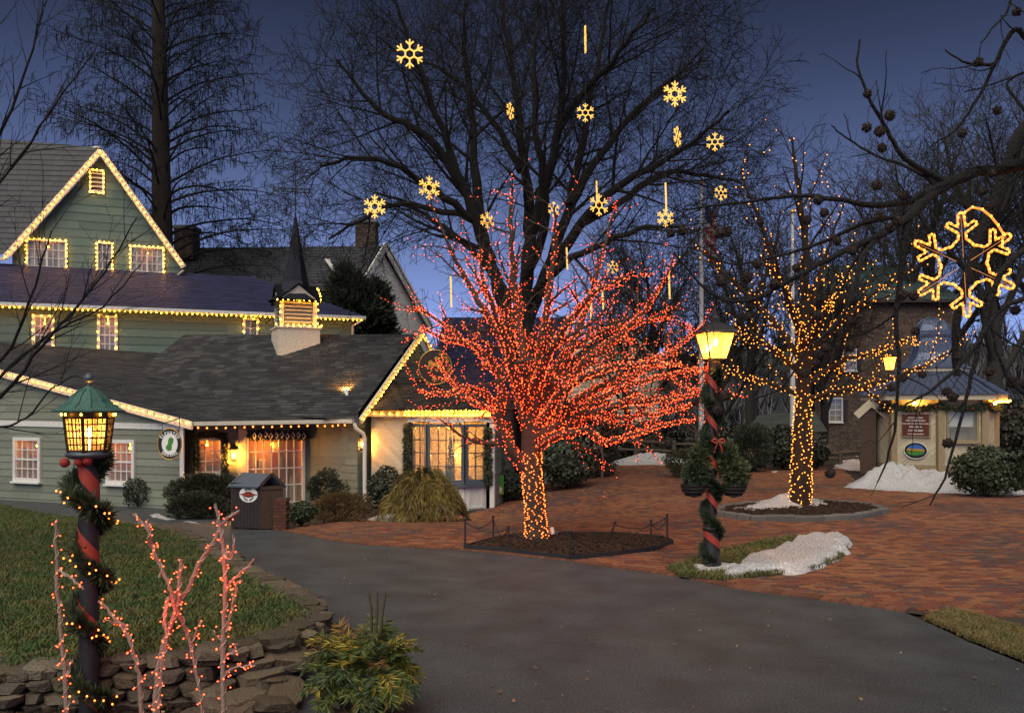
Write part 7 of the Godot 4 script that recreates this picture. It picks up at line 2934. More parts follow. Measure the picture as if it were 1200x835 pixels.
func make_planter() -> void:
	var o := P(428, 847, 5.95)
	o.y = 0.0
	var d := -o.z
	var y := func(py: float) -> float: return P(428, py, d).y
	var t := thing("planter", "rusty iron planter on legs overflowing with cut evergreens", "planter", o)
	var g := Geo.new()
	var rim: float = y.call(800)
	g.lathe(o, [Vector2(0.02, rim - 0.2), Vector2(0.12, rim - 0.18), Vector2(0.2, rim - 0.1), Vector2(0.235, rim), Vector2(0.225, rim), Vector2(0.1, rim - 0.02)], 20)
	put("bowl", g, M["bark_brown"], t)
	g = Geo.new()
	var rp := PackedVector3Array()
	for k in 25:
		rp.append(o + Vector3(cos(TAU * k / 24) * 0.235, y.call(823), sin(TAU * k / 24) * 0.235))
	g.tube(rp, taper(25, 0.012, 0.012), 6)
	put("ring", g, M["rust"], t)
	for k in 4:
		g = Geo.new()
		var a := TAU * k / 4 + 0.5
		g.tube(PackedVector3Array([o + Vector3(cos(a) * 0.235, y.call(823), sin(a) * 0.235), o + Vector3(cos(a) * 0.21, 0.06, sin(a) * 0.21), o + Vector3(cos(a) * 0.25, 0.0, sin(a) * 0.25)]), taper(3, 0.014, 0.012), 6)
		put("leg", g, M["rust"], t)
	# drooping boughs: stems with feathery sprays
	g = Geo.new()
	var c := Vector3(o.x - 0.01, rim + 0.06, o.z)
	for k in 190:
		var a := rng.randf() * TAU
		var lean := pow(rng.randf(), 0.6)
		var dir := Vector3(cos(a) * lean, 1.15 - lean * 0.75, sin(a) * lean).normalized()
		var l := rng.randf_range(0.22, 0.37)
		var p := c + Vector3(cos(a), 0, sin(a)) * 0.08
		var kind := rng.randf()
		var base := Color(0.085, 0.115, 0.025)
		if kind < 0.25:
			base = Color(0.26, 0.21, 0.03)
		elif kind < 0.34:
			base = Color(0.2, 0.1, 0.03)
		elif kind < 0.55:
			base = Color(0.045, 0.075, 0.03)
		var pts := PackedVector3Array([p])
		var seg := 8
		for s in seg:
			dir = (dir + Vector3.DOWN * (0.12 + 0.06 * lean) + Vector3(rng.randf_range(-0.06, 0.06), 0, rng.randf_range(-0.06, 0.06))).normalized()
			p += dir * l / seg
			pts.append(p)
			if s > 0:
				for i in 4:
					var q := rng.randf_range(0.6, 1.4)
					g.col = Color(base.r * q, base.g * q, base.b * q)
					var side := dir.cross(Vector3.UP).normalized().rotated(dir, rng.randf_range(-0.5, 0.5)) * (1.0 if i % 2 == 0 else -1.0)
					spray(g, p, (dir * 0.8 + side + Vector3.DOWN * 0.3).normalized(), rng.randf_range(0.05, 0.11), 4, 0.0045, 0.3)
		g.col = Color(0.06, 0.035, 0.015)
		g.tube(pts, taper(pts.size(), 0.005, 0.002), 3)
	for k in 3:
		g.col = Color(0.05, 0.05, 0.02)
		var p := c + Vector3(0.06 + k * 0.03, 0.3, 0.05)
		g.tube(PackedVector3Array([p, p + Vector3(0.01 * k, 0.16, 0), p + Vector3(0.03 * k - 0.02, 0.28, 0)]), taper(3, 0.012, 0.008), 5)
	put("evergreen_boughs", g, M["needle"], t)


# a rope-light snowflake: six arms with side prongs, facing n
func snowflake(label: String, c: Vector3, r: float, yaw: float, style: int, mat: String, thick: float, roll := 0.0) -> Node3D:
	var t := thing("snowflake_light", label, "snowflake light", c, "snowflake lights")
	var b := Basis(Vector3.UP, yaw) * Basis(Vector3.BACK, roll)
	for k in 6:
		var a := TAU * k / 6 + PI / 6 + PI / 3
		var g := Geo.new()
		var at := func(rad: float, off: float) -> Vector3: return c + b * Vector3(cos(a) * rad - sin(a) * off, sin(a) * rad + cos(a) * off, 0)
		g.rod(at.call(r * 0.34, 0.0), at.call(r, 0.0), thick, 6)
		var w := r * 0.26
		for s in [-1, 1]:
			g.rod(at.call(r * 0.62, 0.0), at.call(r * 0.86, s * w), thick, 6)
			if style == 1:
				g.rod(at.call(r * 0.36, 0.0), at.call(r * 0.52, s * w * 0.8), thick, 6)
			var a2: float = TAU / 12 * s
			g.rod(at.call(r * 0.34, 0.0), c + b * Vector3(cos(a + a2) * r * 0.3, sin(a + a2) * r * 0.3, 0), thick, 6)
		put("arm", g, M[mat], t)
	return t


func make_snowflakes() -> void:
	var list := [
		["golden snowflake light high on the outer boughs above the chimney side", 480, 63, 17, 0.1, 0, 19.5],
		["golden snowflake light seen nearly edge on beside the central fork", 598, 130, 10, 1.1, 0, 20.0],
		["golden snowflake light seen fully edge on near the top of the tree", 686, 46, 16, 1.45, 0, 20.0],
		["golden snowflake light facing front right of the tall central stem", 686, 132, 11, 0.0, 0, 20.0],
		["golden double snowflake light high among the far outer twigs", 791, 110, 15, 0.1, 1, 19.5],
		["golden snowflake light turned half away below the double one", 794, 160, 12, 1.0, 0, 20.0],
		["golden snowflake light at the outermost tip of the crown", 838, 166, 11, -0.15, 0, 20.0],
		["small golden snowflake light hanging beside the flagpole", 845, 226, 9, 0.3, 0, 18.0],
		["golden snowflake light tilted against the open sky over the white gable", 503, 220, 14, 0.4, 1, 19.0],
		["golden snowflake light hanging right above the brick chimney", 439, 242, 14, 0.0, 1, 19.0],
		["golden snowflake light on the leaning trunk of the big tree", 571, 258, 10, 0.5, 1, 19.0],
		["small golden snowflake light in the middle fork of the big tree", 649, 245, 9, 0.6, 0, 19.0],
		["golden snowflake light crossed by a straight light tube", 702, 240, 13, 0.4, 0, 18.5],
		["golden snowflake light on a hanging rod near the flag", 780, 255, 11, 0.1, 1, 18.0],
		["small golden snowflake light low over the red branches", 718, 313, 8, 0.3, 0, 17.0]]
	for s in list:
		var d: float = s[6]
		var c := P(s[1], s[2], d)
		var r: float = s[3] / FPX * d
		var t := snowflake(s[0], c, r, s[4], s[5], "rope_dim", r * 0.06)
		var g := Geo.new()
		g.rod(c + Vector3.UP * r, c + Vector3.UP * (r + 0.5), 0.004, 3)
		put("cord", g, M["wire"], t)
	var tubes := [["short vertical light tube crossing the snowflake", 699, 212, 238], ["vertical light tube holding the snowflake near the flag", 780, 214, 248], ["vertical light tube hanging among the low outer red twigs", 784, 318, 350], ["slim vertical light tube over the far blue roof", 528, 322, 360], ["vertical light tube in the core of the red tree", 664, 290, 316], ["bent light tube hanging over the white house", 692, 338, 380], ["short light tube hanging above the white house", 706, 340, 362]]
	for s in tubes:
		var d := 17.0
		var a := P(s[1], s[2], d)
		var b := P(s[1] + 1.0, s[3], d)
		var t := thing("light_tube", s[0], "light tube", b, "hanging light tubes")
		var g := Geo.new()
		g.rod(a, b, 0.018, 6)
		put("tube", g, M["rope_dim"], t)
		g = Geo.new()
		g.rod(a, a + Vector3.UP * 0.6, 0.004, 3)
		put("cord", g, M["wire"], t)
	# the big one in front of the kiosk, of rope light with bulbs inside
	var d := 5.6
	var c := P(1130, 310, d)
	var r := 0.335
	var t := thing("snowflake_light", "large bright rope light snowflake hanging above the kiosk", "snowflake light", c, "snowflake lights")
	var b := Basis(Vector3.UP, -0.12) * Basis(Vector3.BACK, 0.06)
	for k in 6:
		var a := TAU * k / 6 + PI / 6 + 0.0
		var g := Geo.new()
		var at := func(rad: float, off: float) -> Vector3: return c + b * Vector3(cos(a) * rad - sin(a) * off, sin(a) * rad + cos(a) * off, 0)
		var w := r * 0.1
		# outline of an arm: up one side, round three prongs, down the other
		var outline := [[0.36, -0.208], [0.42, -0.17], [0.5, -0.075], [0.62, -0.07], [0.78, -0.3], [0.85, -0.24], [0.74, -0.07], [0.99, -0.055], [1.03, 0.0], [0.99, 0.055], [0.74, 0.07], [0.85, 0.24], [0.78, 0.3], [0.62, 0.07], [0.5, 0.075], [0.42, 0.17], [0.36, 0.208]]
		var pts := PackedVector3Array()
		for q in outline:
			pts.append(at.call(q[0] * r, q[1] * r))
		g.tube(pts, taper(pts.size(), 0.0085, 0.0085), 6)
		var arm := put("arm", g, M["rope_gold"], t)
		for i in pts.size() - 1:
			var n := maxi(1, int(pts[i].distance_to(pts[i + 1]) / 0.03))
			for s in n:
				copy("bulb", bulb("bulb_gold", 0.0068), Transform3D(b, pts[i].lerp(pts[i + 1], (s + 0.5) / n) + b.z * 0.006), arm)
		g = Geo.new()
		g.rod(at.call(r * 0.15, 0.0), at.call(r * 0.95, 0.0), 0.0022, 4)
		put("brace", g, M["rope"], arm)
	var g := Geo.new()
	var loop := PackedVector3Array()
	for q in [[0.02, 0.34], [0.07, 0.37], [0.13, 0.35], [0.18, 0.3], [0.22, 0.24], [0.25, 0.18], [0.24, 0.13]]:
		loop.append(c + b * Vector3(q[0], q[1], 0.012))
	g.tube(loop, taper(loop.size(), 0.0075, 0.0075), 6)
	for q in loop:
		copy("bulb", bulb("bulb_gold", 0.0068), Transform3D(b, q + b.z * 0.006), t)
	put("loose_rope", g, M["rope_gold"], t)
	g = Geo.new()
	g.rod(c + Vector3(0.05, 0.45, 0), c + Vector3(0.1, 1.0, 0.0), 0.004, 4)
	put("cord", g, M["wire"], t)
	lamp(c + Vector3(0, 0, 0.06), 0.05, Color(1.0, 0.6, 0.15), 0.3)


func make_kiosk() -> void:
	var c := Vector3(14.0, 0, -28.4)
	var t := thing("kiosk", "octagonal cream kiosk with blue metal roof and bell-shaped top", "kiosk", c)
	var r := 1.84
	var turn := 0.34
	var up := Vector3.UP
	var eave := 2.5
	var corner := func(k: int, rr: float, y: float) -> Vector3:
		var a := TAU * k / 8.0 + turn
		return c + Vector3(cos(a) * rr, y, sin(a) * rr)
	var g := Geo.new()
	var front := []
	for k in 8:
		var a: Vector3 = corner.call(k + 1, r, 0.0)
		var b: Vector3 = corner.call(k, r, 0.0)
		var u := (b - a).normalized()
		var n3 := u.cross(up)
		var l := a.distance_to(b)
		var m := (a + b) * 0.5
		front.append([m, u, n3, l])
		g = Geo.new()
		g.bar(a, a + up * eave, 0.2, 0.2, Vector3.FORWARD)
		put("corner_post", g, M["tan"], t)
		g = Geo.new()
		g.box(Transform3D(Basis(u, up, n3), m + up * 0.2), Vector3(l - 0.1, 0.4, 0.1))
		put("plinth", g, M["tan"], t)
		if n3.z > -0.4:
			var holes := []
			var diag := (u + up * (0.9 if k % 2 == 0 else -0.9)).normalized()
			if k == 1:
				var foot := m + up * 1.2
				holes.append(rect(foot, u, 0.9, 1.05))
				window(t, foot + n3 * 0.02, u, 0.9, 1.05, 1, 1, {"frame": 0.06, "trim": "tan", "deep": 0.5})
			lay([a + up * 0.35, b + up * 0.35, b + up * eave, a + up * eave], diag, 4.0, 0.14, 0.012, [Color(0.52, 0.47, 0.34), Color(0.5, 0.44, 0.32)], holes, null, t, "diagonal_board", M["siding"])
			if k == 1:
				g = Geo.new()
				g.box(Transform3D(Basis(u, up, n3), m + up * 1.94 - n3 * 0.12), Vector3(0.88, 0.66, 0.01))
				g.col = Color.WHITE
				put("roller_blind", g, M["trim_white"], t)
		else:
			g = Geo.new()
			g.box(Transform3D(Basis(u, up, n3), m + up * eave * 0.5), Vector3(l - 0.1, eave, 0.08))
			put("rear_wall", g, M["cream"], t)
	# fascia and roof
	g = Geo.new()
	for k in 8:
		var a: Vector3 = corner.call(k + 1, 2.18, eave + 0.05)
		var b: Vector3 = corner.call(k, 2.18, eave + 0.05)
		g.bar(a, b, 0.08, 0.18)
	put("fascia", g, M["cream"], t)
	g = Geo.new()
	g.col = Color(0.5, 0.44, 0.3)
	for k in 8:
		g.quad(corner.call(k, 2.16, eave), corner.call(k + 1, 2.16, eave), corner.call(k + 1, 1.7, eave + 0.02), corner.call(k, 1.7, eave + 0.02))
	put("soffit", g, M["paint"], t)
	for k in 8:
		g = Geo.new()
		var a: Vector3 = corner.call(k + 1, 2.3, eave + 0.13)
		var b: Vector3 = corner.call(k, 2.3, eave + 0.13)
		var e: Vector3 = corner.call(k + 1, 1.0, 3.42)
		var f: Vector3 = corner.call(k, 1.0, 3.42)
		g.quad(a, b, f, e)
		var panel := put("roof_panel", g, M["metal_roof"], t)
		g = Geo.new()
		for s in range(0, 7):
			var q := s / 6.0
			g.bar(a.lerp(b, q) + up * 0.02, e.lerp(f, q) + up * 0.02, 0.025, 0.05)
		put("standing_seams", g, M["metal_roof"], panel)
	g = Geo.new()
	for k in 8:
		g.bar(corner.call(k + 1, 1.05, 3.44), corner.call(k, 1.05, 3.44), 0.1, 0.12)
	put("drum_moulding", g, M["cream"], t)
	# bell-shaped top
	var prof := [Vector2(1.16, 3.5), Vector2(0.96, 3.6), Vector2(0.78, 3.78), Vector2(0.65, 4.02), Vector2(0.6, 4.3), Vector2(0.55, 4.5), Vector2(0.57, 4.62), Vector2(0.56, 4.76), Vector2(0.48, 4.95), Vector2(0.34, 5.1), Vector2(0.16, 5.18), Vector2(0.01, 5.2)]
	g = Geo.new()
	g.lathe(c, prof, 8, true, turn)
	var bell := put("bell_roof", g, M["metal_roof"], t)
	g = Geo.new()
	for k in 8:
		var a := TAU * k / 8 + turn
		var pp := PackedVector3Array()
		for p in prof:
			pp.append(c + Vector3(cos(a) * p.x, p.y + 0.01, sin(a) * p.x))
		g.tube(pp, taper(pp.size(), 0.022, 0.02), 5)
	put("rib", g, M["metal_roof"], bell)
	# signs on the second face
	var f2: Array = front[2]
	var m2: Vector3 = f2[0]
	var u2: Vector3 = f2[1]
	var n2: Vector3 = f2[2]
	var sb := Basis(u2, up, n2)
	var sg := thing("notice_sign", "brown notice board headed Hospitality Center on the kiosk", "sign", m2 + up * 1.3 + n2 * 0.05)
	g = Geo.new()
	g.box(Transform3D(sb, m2 + up * 1.78 + n2 * 0.05), Vector3(0.84, 0.98, 0.04))
	put("board", g, M["sign_brown"], sg)
	g = Geo.new()
	for s in [-1, 1]:
		g.box(Transform3D(sb, m2 + up * 1.78 + u2 * s * 0.42 + n2 * 0.055), Vector3(0.03, 1.0, 0.05))
		g.box(Transform3D(sb, m2 + up * (1.78 + s * 0.49) + n2 * 0.055), Vector3(0.82, 0.03, 0.05))
	put("frame", g, M["tan"], sg)
	var lines := [["Village", 0.09, 0.4], ["Hospitality Center", 0.085, 0.27], ["Information", 0.055, 0.12], ["Gift Certificates", 0.055, 0.03], ["Dining and Theater Reservations", 0.042, -0.07], ["Directions", 0.055, -0.17], ["215-794-4000", 0.055, -0.29], ["www.information", 0.04, -0.4]]
	for s in lines:
		text_at(sg, s[0], m2 + up * (1.78 + s[2]) + n2 * 0.072, sb, s[1], "sign_white", true)
	var og := thing("oval_emblem", "small oval sign with a painted landscape low on the kiosk", "sign", m2 + up * 0.4 + n2 * 0.05)
	g = Geo.new()
	disc(g, m2 + up * 0.85 + n2 * 0.03, sb, 0.36, 0.27, 0.0, 0.03)
	put("board", g, M["sign_black"], og)
	g = Geo.new()
	ring(g, m2 + up * 0.85 + n2 * 0.06, sb, 0.35, 0.26, 0.012)
	put("rim", g, M["sign_white"], og)
	g = Geo.new()
	g.slab(PackedVector2Array([Vector2(-0.26, 0.05), Vector2(0.26, 0.05), Vector2(0.2, 0.14), Vector2(0.05, 0.2), Vector2(-0.18, 0.15)]), m2 + up * 0.85 + n2 * 0.06, u2, up, 0.0, 0.006)
	put("sky_band", g, M["sign_blue"], og)
	g = Geo.new()
	g.slab(PackedVector2Array([Vector2(-0.28, -0.04), Vector2(-0.1, 0.05), Vector2(0.06, 0.0), Vector2(0.28, 0.05), Vector2(0.24, -0.1), Vector2(0.0, -0.16), Vector2(-0.22, -0.12)]), m2 + up * 0.85 + n2 * 0.067, u2, up, 0.0, 0.006)
	put("field_band", g, M["sign_green"], og)
	g = Geo.new()
	g.slab(PackedVector2Array([Vector2(-0.28, 0.0), Vector2(0.28, -0.02), Vector2(0.24, 0.05), Vector2(-0.24, 0.07)]), m2 + up * 0.85 + n2 * 0.075, u2, up, 0.0, 0.006)
	put("gold_band", g, M["gold"], og)
	# lamps under the eave
	for k in [2, 0]:
		var ff: Array = front[k]
		var fm: Vector3 = ff[0]
		var fn: Vector3 = ff[2]
		var lt := thing("eave_lamp", "small lamp under the kiosk eave above the brown notice board" if k == 2 else "small lamp under the kiosk eave on the hedge side", "lamp", fm + up * 2.35 + fn * 0.16, "lamps under the kiosk eave")
		g = Geo.new()
		g.rod(fm + up * 2.48 + fn * 0.16, fm + up * 2.4 + fn * 0.16, 0.04, 8)
		put("socket", g, M["iron"], lt)
		g = Geo.new()
		g.ball(fm + up * 2.35 + fn * 0.16, Vector3.ONE * 0.05, 6, 8)
		put("bulb", g, M["flame"], lt)
		lamp(fm + up * 2.35 + fn * 0.16, 0.2, Color(1.0, 0.66, 0.22), 0.05)
	# garland swagged under the eave
	var gp := PackedVector3Array()
	for k in [3, 2, 1, 0]:
		var a: Vector3 = corner.call(k + 1, r + 0.16, 2.28)
		var b: Vector3 = corner.call(k, r + 0.16, 2.28)
		for s in 8:
			var q := s / 8.0
			gp.append(a.lerp(b, q) - up * sin(q * PI) * 0.1)
	var gt := thing("garland", "green garland with red berries swagged under the kiosk eave", "garland", gp[0], "evergreen garlands")
	g = Geo.new()
	garland_tube(g, gp, 0.16, 1100, Color(0.03, 0.05, 0.022))
	put("needles", g, M["needle"], gt)
	for k in 9:
		g = Geo.new()
		g.ball(gp[3 + k * 3] + Vector3(0, 0, 0.12), Vector3.ONE * 0.035, 5, 6)
		put("berry", g, M["red_cloth"], gt)
	var path := []
	for s in 9:
		path.append(corner.call(1, 2.24, 2.42).lerp(corner.call(0, 2.28, 2.46), s / 8.0))
	light_string("warm bulbs along the hedge side eave of the kiosk", path, 0.09, Vector3(0, -1, 0), "bulb_warm", 0.026)
	# lean-to door with a small gable at the side
	var dm := P(1013, 545, 28.6)
	var dt := thing("gabled_door", "brown side entrance with small cream gable beside the kiosk", "entrance", Vector3(dm.x, 0, dm.z))
	var db := Basis(Vector3.UP, -0.5)
	g = Geo.new()
	g.box(Transform3D(db, Vector3(dm.x + 0.15, 1.05, dm.z)), Vector3(0.5, 2.1, 0.4))
	put("door_leaf", g, M["brown_wood"], dt)
	g = Geo.new()
	var pk := Vector3(dm.x + 0.15, 2.4, dm.z + 0.25)
	g.bar(pk, pk + db * Vector3(-0.48, -0.46, 0), 0.24, 0.08, db.z)
	g.bar(pk, pk + db * Vector3(0.48, -0.46, 0), 0.24, 0.08, db.z)
	put("gable_trim", g, M["cream"], dt)
	g = Geo.new()
	g.slab(PackedVector2Array([Vector2(-0.36, -0.4), Vector2(0.36, -0.4), Vector2(0, -0.05)]), pk - db.z * 0.1, db.x, up, -0.1, 0.0)
	put("gable_panel", g, M["brown_wood"], dt)


func make_background() -> void:
	var up := Vector3.UP
	var g := Geo.new()
	# slate-roofed house with white gable
	var d := 44.0
	var t := thing("white_gable_house", "far house with slate roof, brick chimneys and white gable end", "house", Vector3(-9, 0, -46))
	var rid_l := P(200, 290, 43.4)
	var rid_r := P(446, 288, 43.0)
	rid_l.y = rid_r.y
	var ev_l := P(170, 372, 40.2)
	var ev_r := P(398, 368, 39.8)
	ev_l.y = ev_r.y
	lay([ev_l, ev_r, rid_r, rid_l], Vector3.ZERO, 0.4, 0.22, 0.02, SLATE, [], g, null, "", M["slate"])
	stuff(put("roof_slates", g, M["slate"], t))
	var far_r := rid_r + (rid_r - ev_r) * Vector3(1, -1, 1)
	far_r = P(500, 372, 46.5)
	g = Geo.new()
	g.tri(Vector3(ev_r.x, ev_r.y, ev_r.z), Vector3(far_r.x, ev_r.y, far_r.z), rid_r - up * 0.15)
	g.quad(Vector3(ev_r.x, 0, ev_r.z), Vector3(far_r.x, 0, far_r.z), Vector3(far_r.x, ev_r.y, far_r.z), ev_r)
	put("gable_wall", g, M["trim_white"], t)
	var gu := Vector3(far_r.x - ev_r.x, 0, far_r.z - ev_r.z).normalized()
	var gn := gu.cross(up)
	g = Geo.new()
	g.bar(ev_r + gn * 0.3, rid_r + gn * 0.3, 0.08, 0.3, (rid_r - ev_r).cross(gn))
	g.bar(rid_r + gn * 0.3, Vector3(far_r.x, ev_r.y, far_r.z) + gn * 0.3, 0.08, 0.45, (far_r - rid_r).cross(gn))
	put("rake_board", g, M["trim_white"], t)
	g = Geo.new()
	lay([Vector3(far_r.x, ev_r.y, far_r.z) + gn * 0.4, Vector3(far_r.x, ev_r.y, far_r.z) - gn * 9.0, rid_r - gn * 9.0, rid_r + gn * 0.4], Vector3.ZERO, 0.6, 0.3, 0.02, SLATE, [], g, null, "", M["slate"])
	stuff(put("far_slates", g, M["slate"], t))
	for ch in [[430, 262, 296, 23, 43.5], [219, 269, 305, 22, 43.0]]:
		var cd: float = ch[4]
		var top := P(ch[0], ch[1], cd)
		var low := P(ch[0], ch[2], cd)
		g = Geo.new()
		var w: float = ch[3] / FPX * cd
		g.col = Color(0.09, 0.07, 0.06)
		g.bx((top + low) * 0.5, Vector3(w, top.y - low.y, w))
		var cm := put("chimney", g, M["chimney_brick"], t)
		var rows := 10
		for r in rows:
			g = Geo.new()
			for k in 5:
				var q := rng.randf_range(0.6, 1.3)
				g.col = Color(0.16 * q, 0.11 * q, 0.09 * q)
				g.bx(Vector3(top.x + (k - 2 + 0.25 * (r % 2 * 2 - 1)) * w * 0.19, lerpf(low.y, top.y, (r + 0.5) / rows), top.z + w * 0.5), Vector3(w * 0.17, (top.y - low.y) / rows * 0.82, 0.04))
			put("brick_course", g, M["chimney_brick"], cm)
		g = Geo.new()
		g.bx(top + up * 0.05, Vector3(w * 1.15, 0.16, w * 1.15))
		put("chimney_cap", g, M["stone_grey"], cm)
	# bright metal flashing strip
	g = Geo.new()
	g.bar(P(383, 306, 42.2) + up * 0.1, P(398, 328, 41.2) + up * 0.1, 0.25, 0.05)
	put("flashing", g, M["trim_white"], t)
	# dark evergreen between the houses
	var ec := P(425, 372, 37.0)
	var et := thing("dark_evergreen", "dark bushy evergreen between cupola and white gable", "tree", Vector3(ec.x, 0, ec.z))
	g = Geo.new()
	foliage(g, ec + Vector3(-0.2, -0.2, 0), Vector3(1.6, 1.9, 1.4), 4200, 0.5, Color(0.014, 0.024, 0.014), true, false)
	foliage(g, ec + Vector3(-0.6, 1.0, 0), Vector3(0.9, 1.1, 0.9), 1500, 0.45, Color(0.014, 0.024, 0.014), true, false)
	put("crown", g, M["needle"], et)
	g = Geo.new()
	g.rod(Vector3(ec.x, 0, ec.z), ec, 0.2, 8)
	put("trunk", g, M["bark_brown"], et)
	# shop with the blue roof and teal door behind the red tree
	t = thing("blue_roof_shop", "second shop with dark blue shingle roof and teal door", "shop", P(600, 560, 27.0) * Vector3(1, 0, 1))
	var bl := P(498, 470, 26.4)
	var br := P(655, 470, 26.4)
	var tl := P(520, 372, 31.0)
	var tr := P(668, 372, 31.0)
	g = Geo.new()
	lay([bl, br, tr, tl], Vector3.ZERO, 0.34, 0.17, 0.018, ROOF_BLUE, [], g, null, "", M["slate"])
	stuff(put("roof_shingles", g, M["slate"], t))
	g = Geo.new()
	g.bar(br + up * 0.06, tr + up * 0.06, 0.1, 0.16)
	put("rake_board", g, M["trim_white"], t)
	var s0 := P(570, 470, 27.0)
	var s1 := P(648, 470, 27.0)
	var holes := []
	var foot := P(605, 545, 27.0)
	holes.append(rect(foot, Vector3.RIGHT, 0.75, 2.0))
	lay([Vector3(s0.x, -0.4, s0.z), Vector3(s1.x, -0.4, s1.z), Vector3(s1.x, s1.y - 0.05, s1.z), Vector3(s0.x, s0.y - 0.05, s0.z)], Vector3.RIGHT, 2.5, 0.2, 0.02, [Color(0.4, 0.38, 0.32)], holes, null, t, "clapboard", M["siding"])
	g = Geo.new()
	g.bx(foot + Vector3(0, 1.0, -0.05), Vector3(0.72, 2.0, 0.06))
	var door := put("door", g, M["teal"], t)
	g = Geo.new()
	for k in 4:
		g.bx(foot + Vector3(-0.24 + k * 0.16, 1.35, -0.012), Vector3(0.012, 1.2, 0.02))
	for k in 4:
		g.bx(foot + Vector3(0, 0.8 + k * 0.35, -0.011), Vector3(0.66, 0.012, 0.02))
	put("door_bars", g, M["iron"], door)
	g = Geo.new()
	for s in [-1, 1]:
		g.bx(foot + Vector3(s * 0.43, 0.95, 0.02), Vector3(0.1, 2.2, 0.1))
	g.bx(foot + Vector3(0, 2.06, 0.02), Vector3(0.76, 0.1, 0.1))
	put("door_frame", g, M["trim_white"], t)
	g = Geo.new()
	g.bx(Vector3((s0.x + s1.x) * 0.5, 1.0, s0.z - 1.6), Vector3(s1.x - s0.x, 2.6, 2.6))
	put("wall_core", g, M["bare_wood"], t)
	# beige lit house behind
	t = thing("beige_house", "distant beige clapboard house seen through the red branches", "house", P(705, 500, 45.0) * Vector3(1, 0, 1))
	var q0 := P(655, 560, 46.0)
	var q1 := P(772, 560, 46.0)
	var pk := P(722, 378, 46.0)
	var e0 := P(655, 432, 46.0)
	var e1 := P(772, 432, 46.0)
	holes = []
	var wf := P(738, 455, 46.0)
	holes.append(rect(wf, Vector3.RIGHT, 0.8, 1.3))
	lay([Vector3(q0.x, 0, q0.z), Vector3(q1.x, 0, q1.z), e1, pk, e0], Vector3.RIGHT, 4.0, 0.24, 0.02, [Color(0.64, 0.56, 0.42), Color(0.62, 0.53, 0.4)], holes, null, t, "clapboard", M["siding"])
	window(t, wf + Vector3(0, 0, 0.03), Vector3.RIGHT, 0.8, 1.3, 2, 4, {"sash": true, "frame": 0.1})
	g = Geo.new()
	g.bar(e0 + Vector3(-0.3, -0.1, 0.3), pk + Vector3(0, 0.15, 0.3), 0.6, 0.14, Vector3(0, 1, 0))
	g.bar(pk + Vector3(0, 0.15, 0.3), e1 + Vector3(0.3, -0.1, 0.3), 0.6, 0.14, Vector3(0, 1, 0))
	put("rake_board", g, M["trim"], t)
	g = Geo.new()
	lay([e1 + Vector3(0.3, 0, 0.5), e1 + Vector3(0.3, 0, -8), pk + Vector3(0, 0.25, -8), pk + Vector3(0, 0.25, 0.5)], Vector3.ZERO, 0.6, 0.3, 0.02, SLATE, [], g, null, "", M["slate"])
	lay([e0 + Vector3(-0.3, 0, -8), e0 + Vector3(-0.3, 0, 0.5), pk + Vector3(0, 0.25, 0.5), pk + Vector3(0, 0.25, -8)], Vector3.ZERO, 0.6, 0.3, 0.02, SLATE, [], g, null, "", M["slate"])
	stuff(put("roof_shingles", g, M["slate"], t))
	# brick house behind the kiosk
	t = thing("brick_house", "old brick house with teal roof and white windows behind the kiosk", "house", P(1010, 520, 44.0) * Vector3(1, 0, 1))
	var h0 := P(955, 560, 43.0)
	var h1 := P(1120, 560, 43.0)
	var ey := P(1000, 352, 43.0).y
	holes = []
	var wins := [[995, 420, 435 - 5, 1.0], [979, 470, 492, 1.0]]
	g = Geo.new()
	g.col = Color(0.1, 0.08, 0.07)
	g.bx(Vector3((h0.x + h1.x) * 0.5, ey * 0.5, h0.z - 1.4), Vector3(h1.x - h0.x, ey, 2.2))
	put("wall_core", g, M["mortar"], t)
	var tints := [Color(0.15, 0.1, 0.075), Color(0.18, 0.125, 0.09), Color(0.12, 0.08, 0.065), Color(0.22, 0.16, 0.12)]
	var w0 := P(996, 433, 43.0)
	var w1 := P(979, 493, 43.0)
	holes.append(rect(w0, Vector3.RIGHT, 0.56, 0.98))
	holes.append(rect(w1, Vector3.RIGHT, 0.6, 1.1))
	g = Geo.new()
	lay([Vector3(h0.x, 0, h0.z), Vector3(h1.x, 0, h1.z), Vector3(h1.x, ey, h1.z), Vector3(h0.x, ey, h0.z)], Vector3.RIGHT, 0.21, 0.075, 0.01, tints, holes, g, null, "", M["brick"], 0.02)
	stuff(put("brickwork", g, M["brick"], t))
	window(t, w0 + Vector3(0, 0, 0.02), Vector3.RIGHT, 0.56, 0.98, 2, 4, {"sash": true, "frame": 0.07, "deep": 0.2})
	window(t, w1 + Vector3(0, 0, 0.02), Vector3.RIGHT, 0.6, 1.1, 2, 4, {"sash": true, "frame": 0.07, "deep": 0.2})
	for s in [[w0, 0.44, 1.0], [w1, 0.48, 1.1]]:
		g = Geo.new()
		g.bx(s[0] + Vector3(s[1], s[2] * 0.5, 0.05), Vector3(0.22, s[2], 0.04))
		put("shutter", g, M["iron"], t)
	g = Geo.new()
	lay([Vector3(h0.x - 0.4, ey, h0.z + 0.4), Vector3(h1.x + 0.3, ey, h1.z + 0.4), Vector3(h1.x - 1.0, ey + 2.3, h1.z - 3.2), Vector3(h0.x + 1.4, ey + 2.3, h0.z - 3.2)], Vector3.ZERO, 0.5, 0.25, 0.02, [Color(0.06, 0.11, 0.12), Color(0.07, 0.12, 0.13)], [], g, null, "", M["slate"])
	stuff(put("roof_shingles", g, M["slate"], t))
	g = Geo.new()
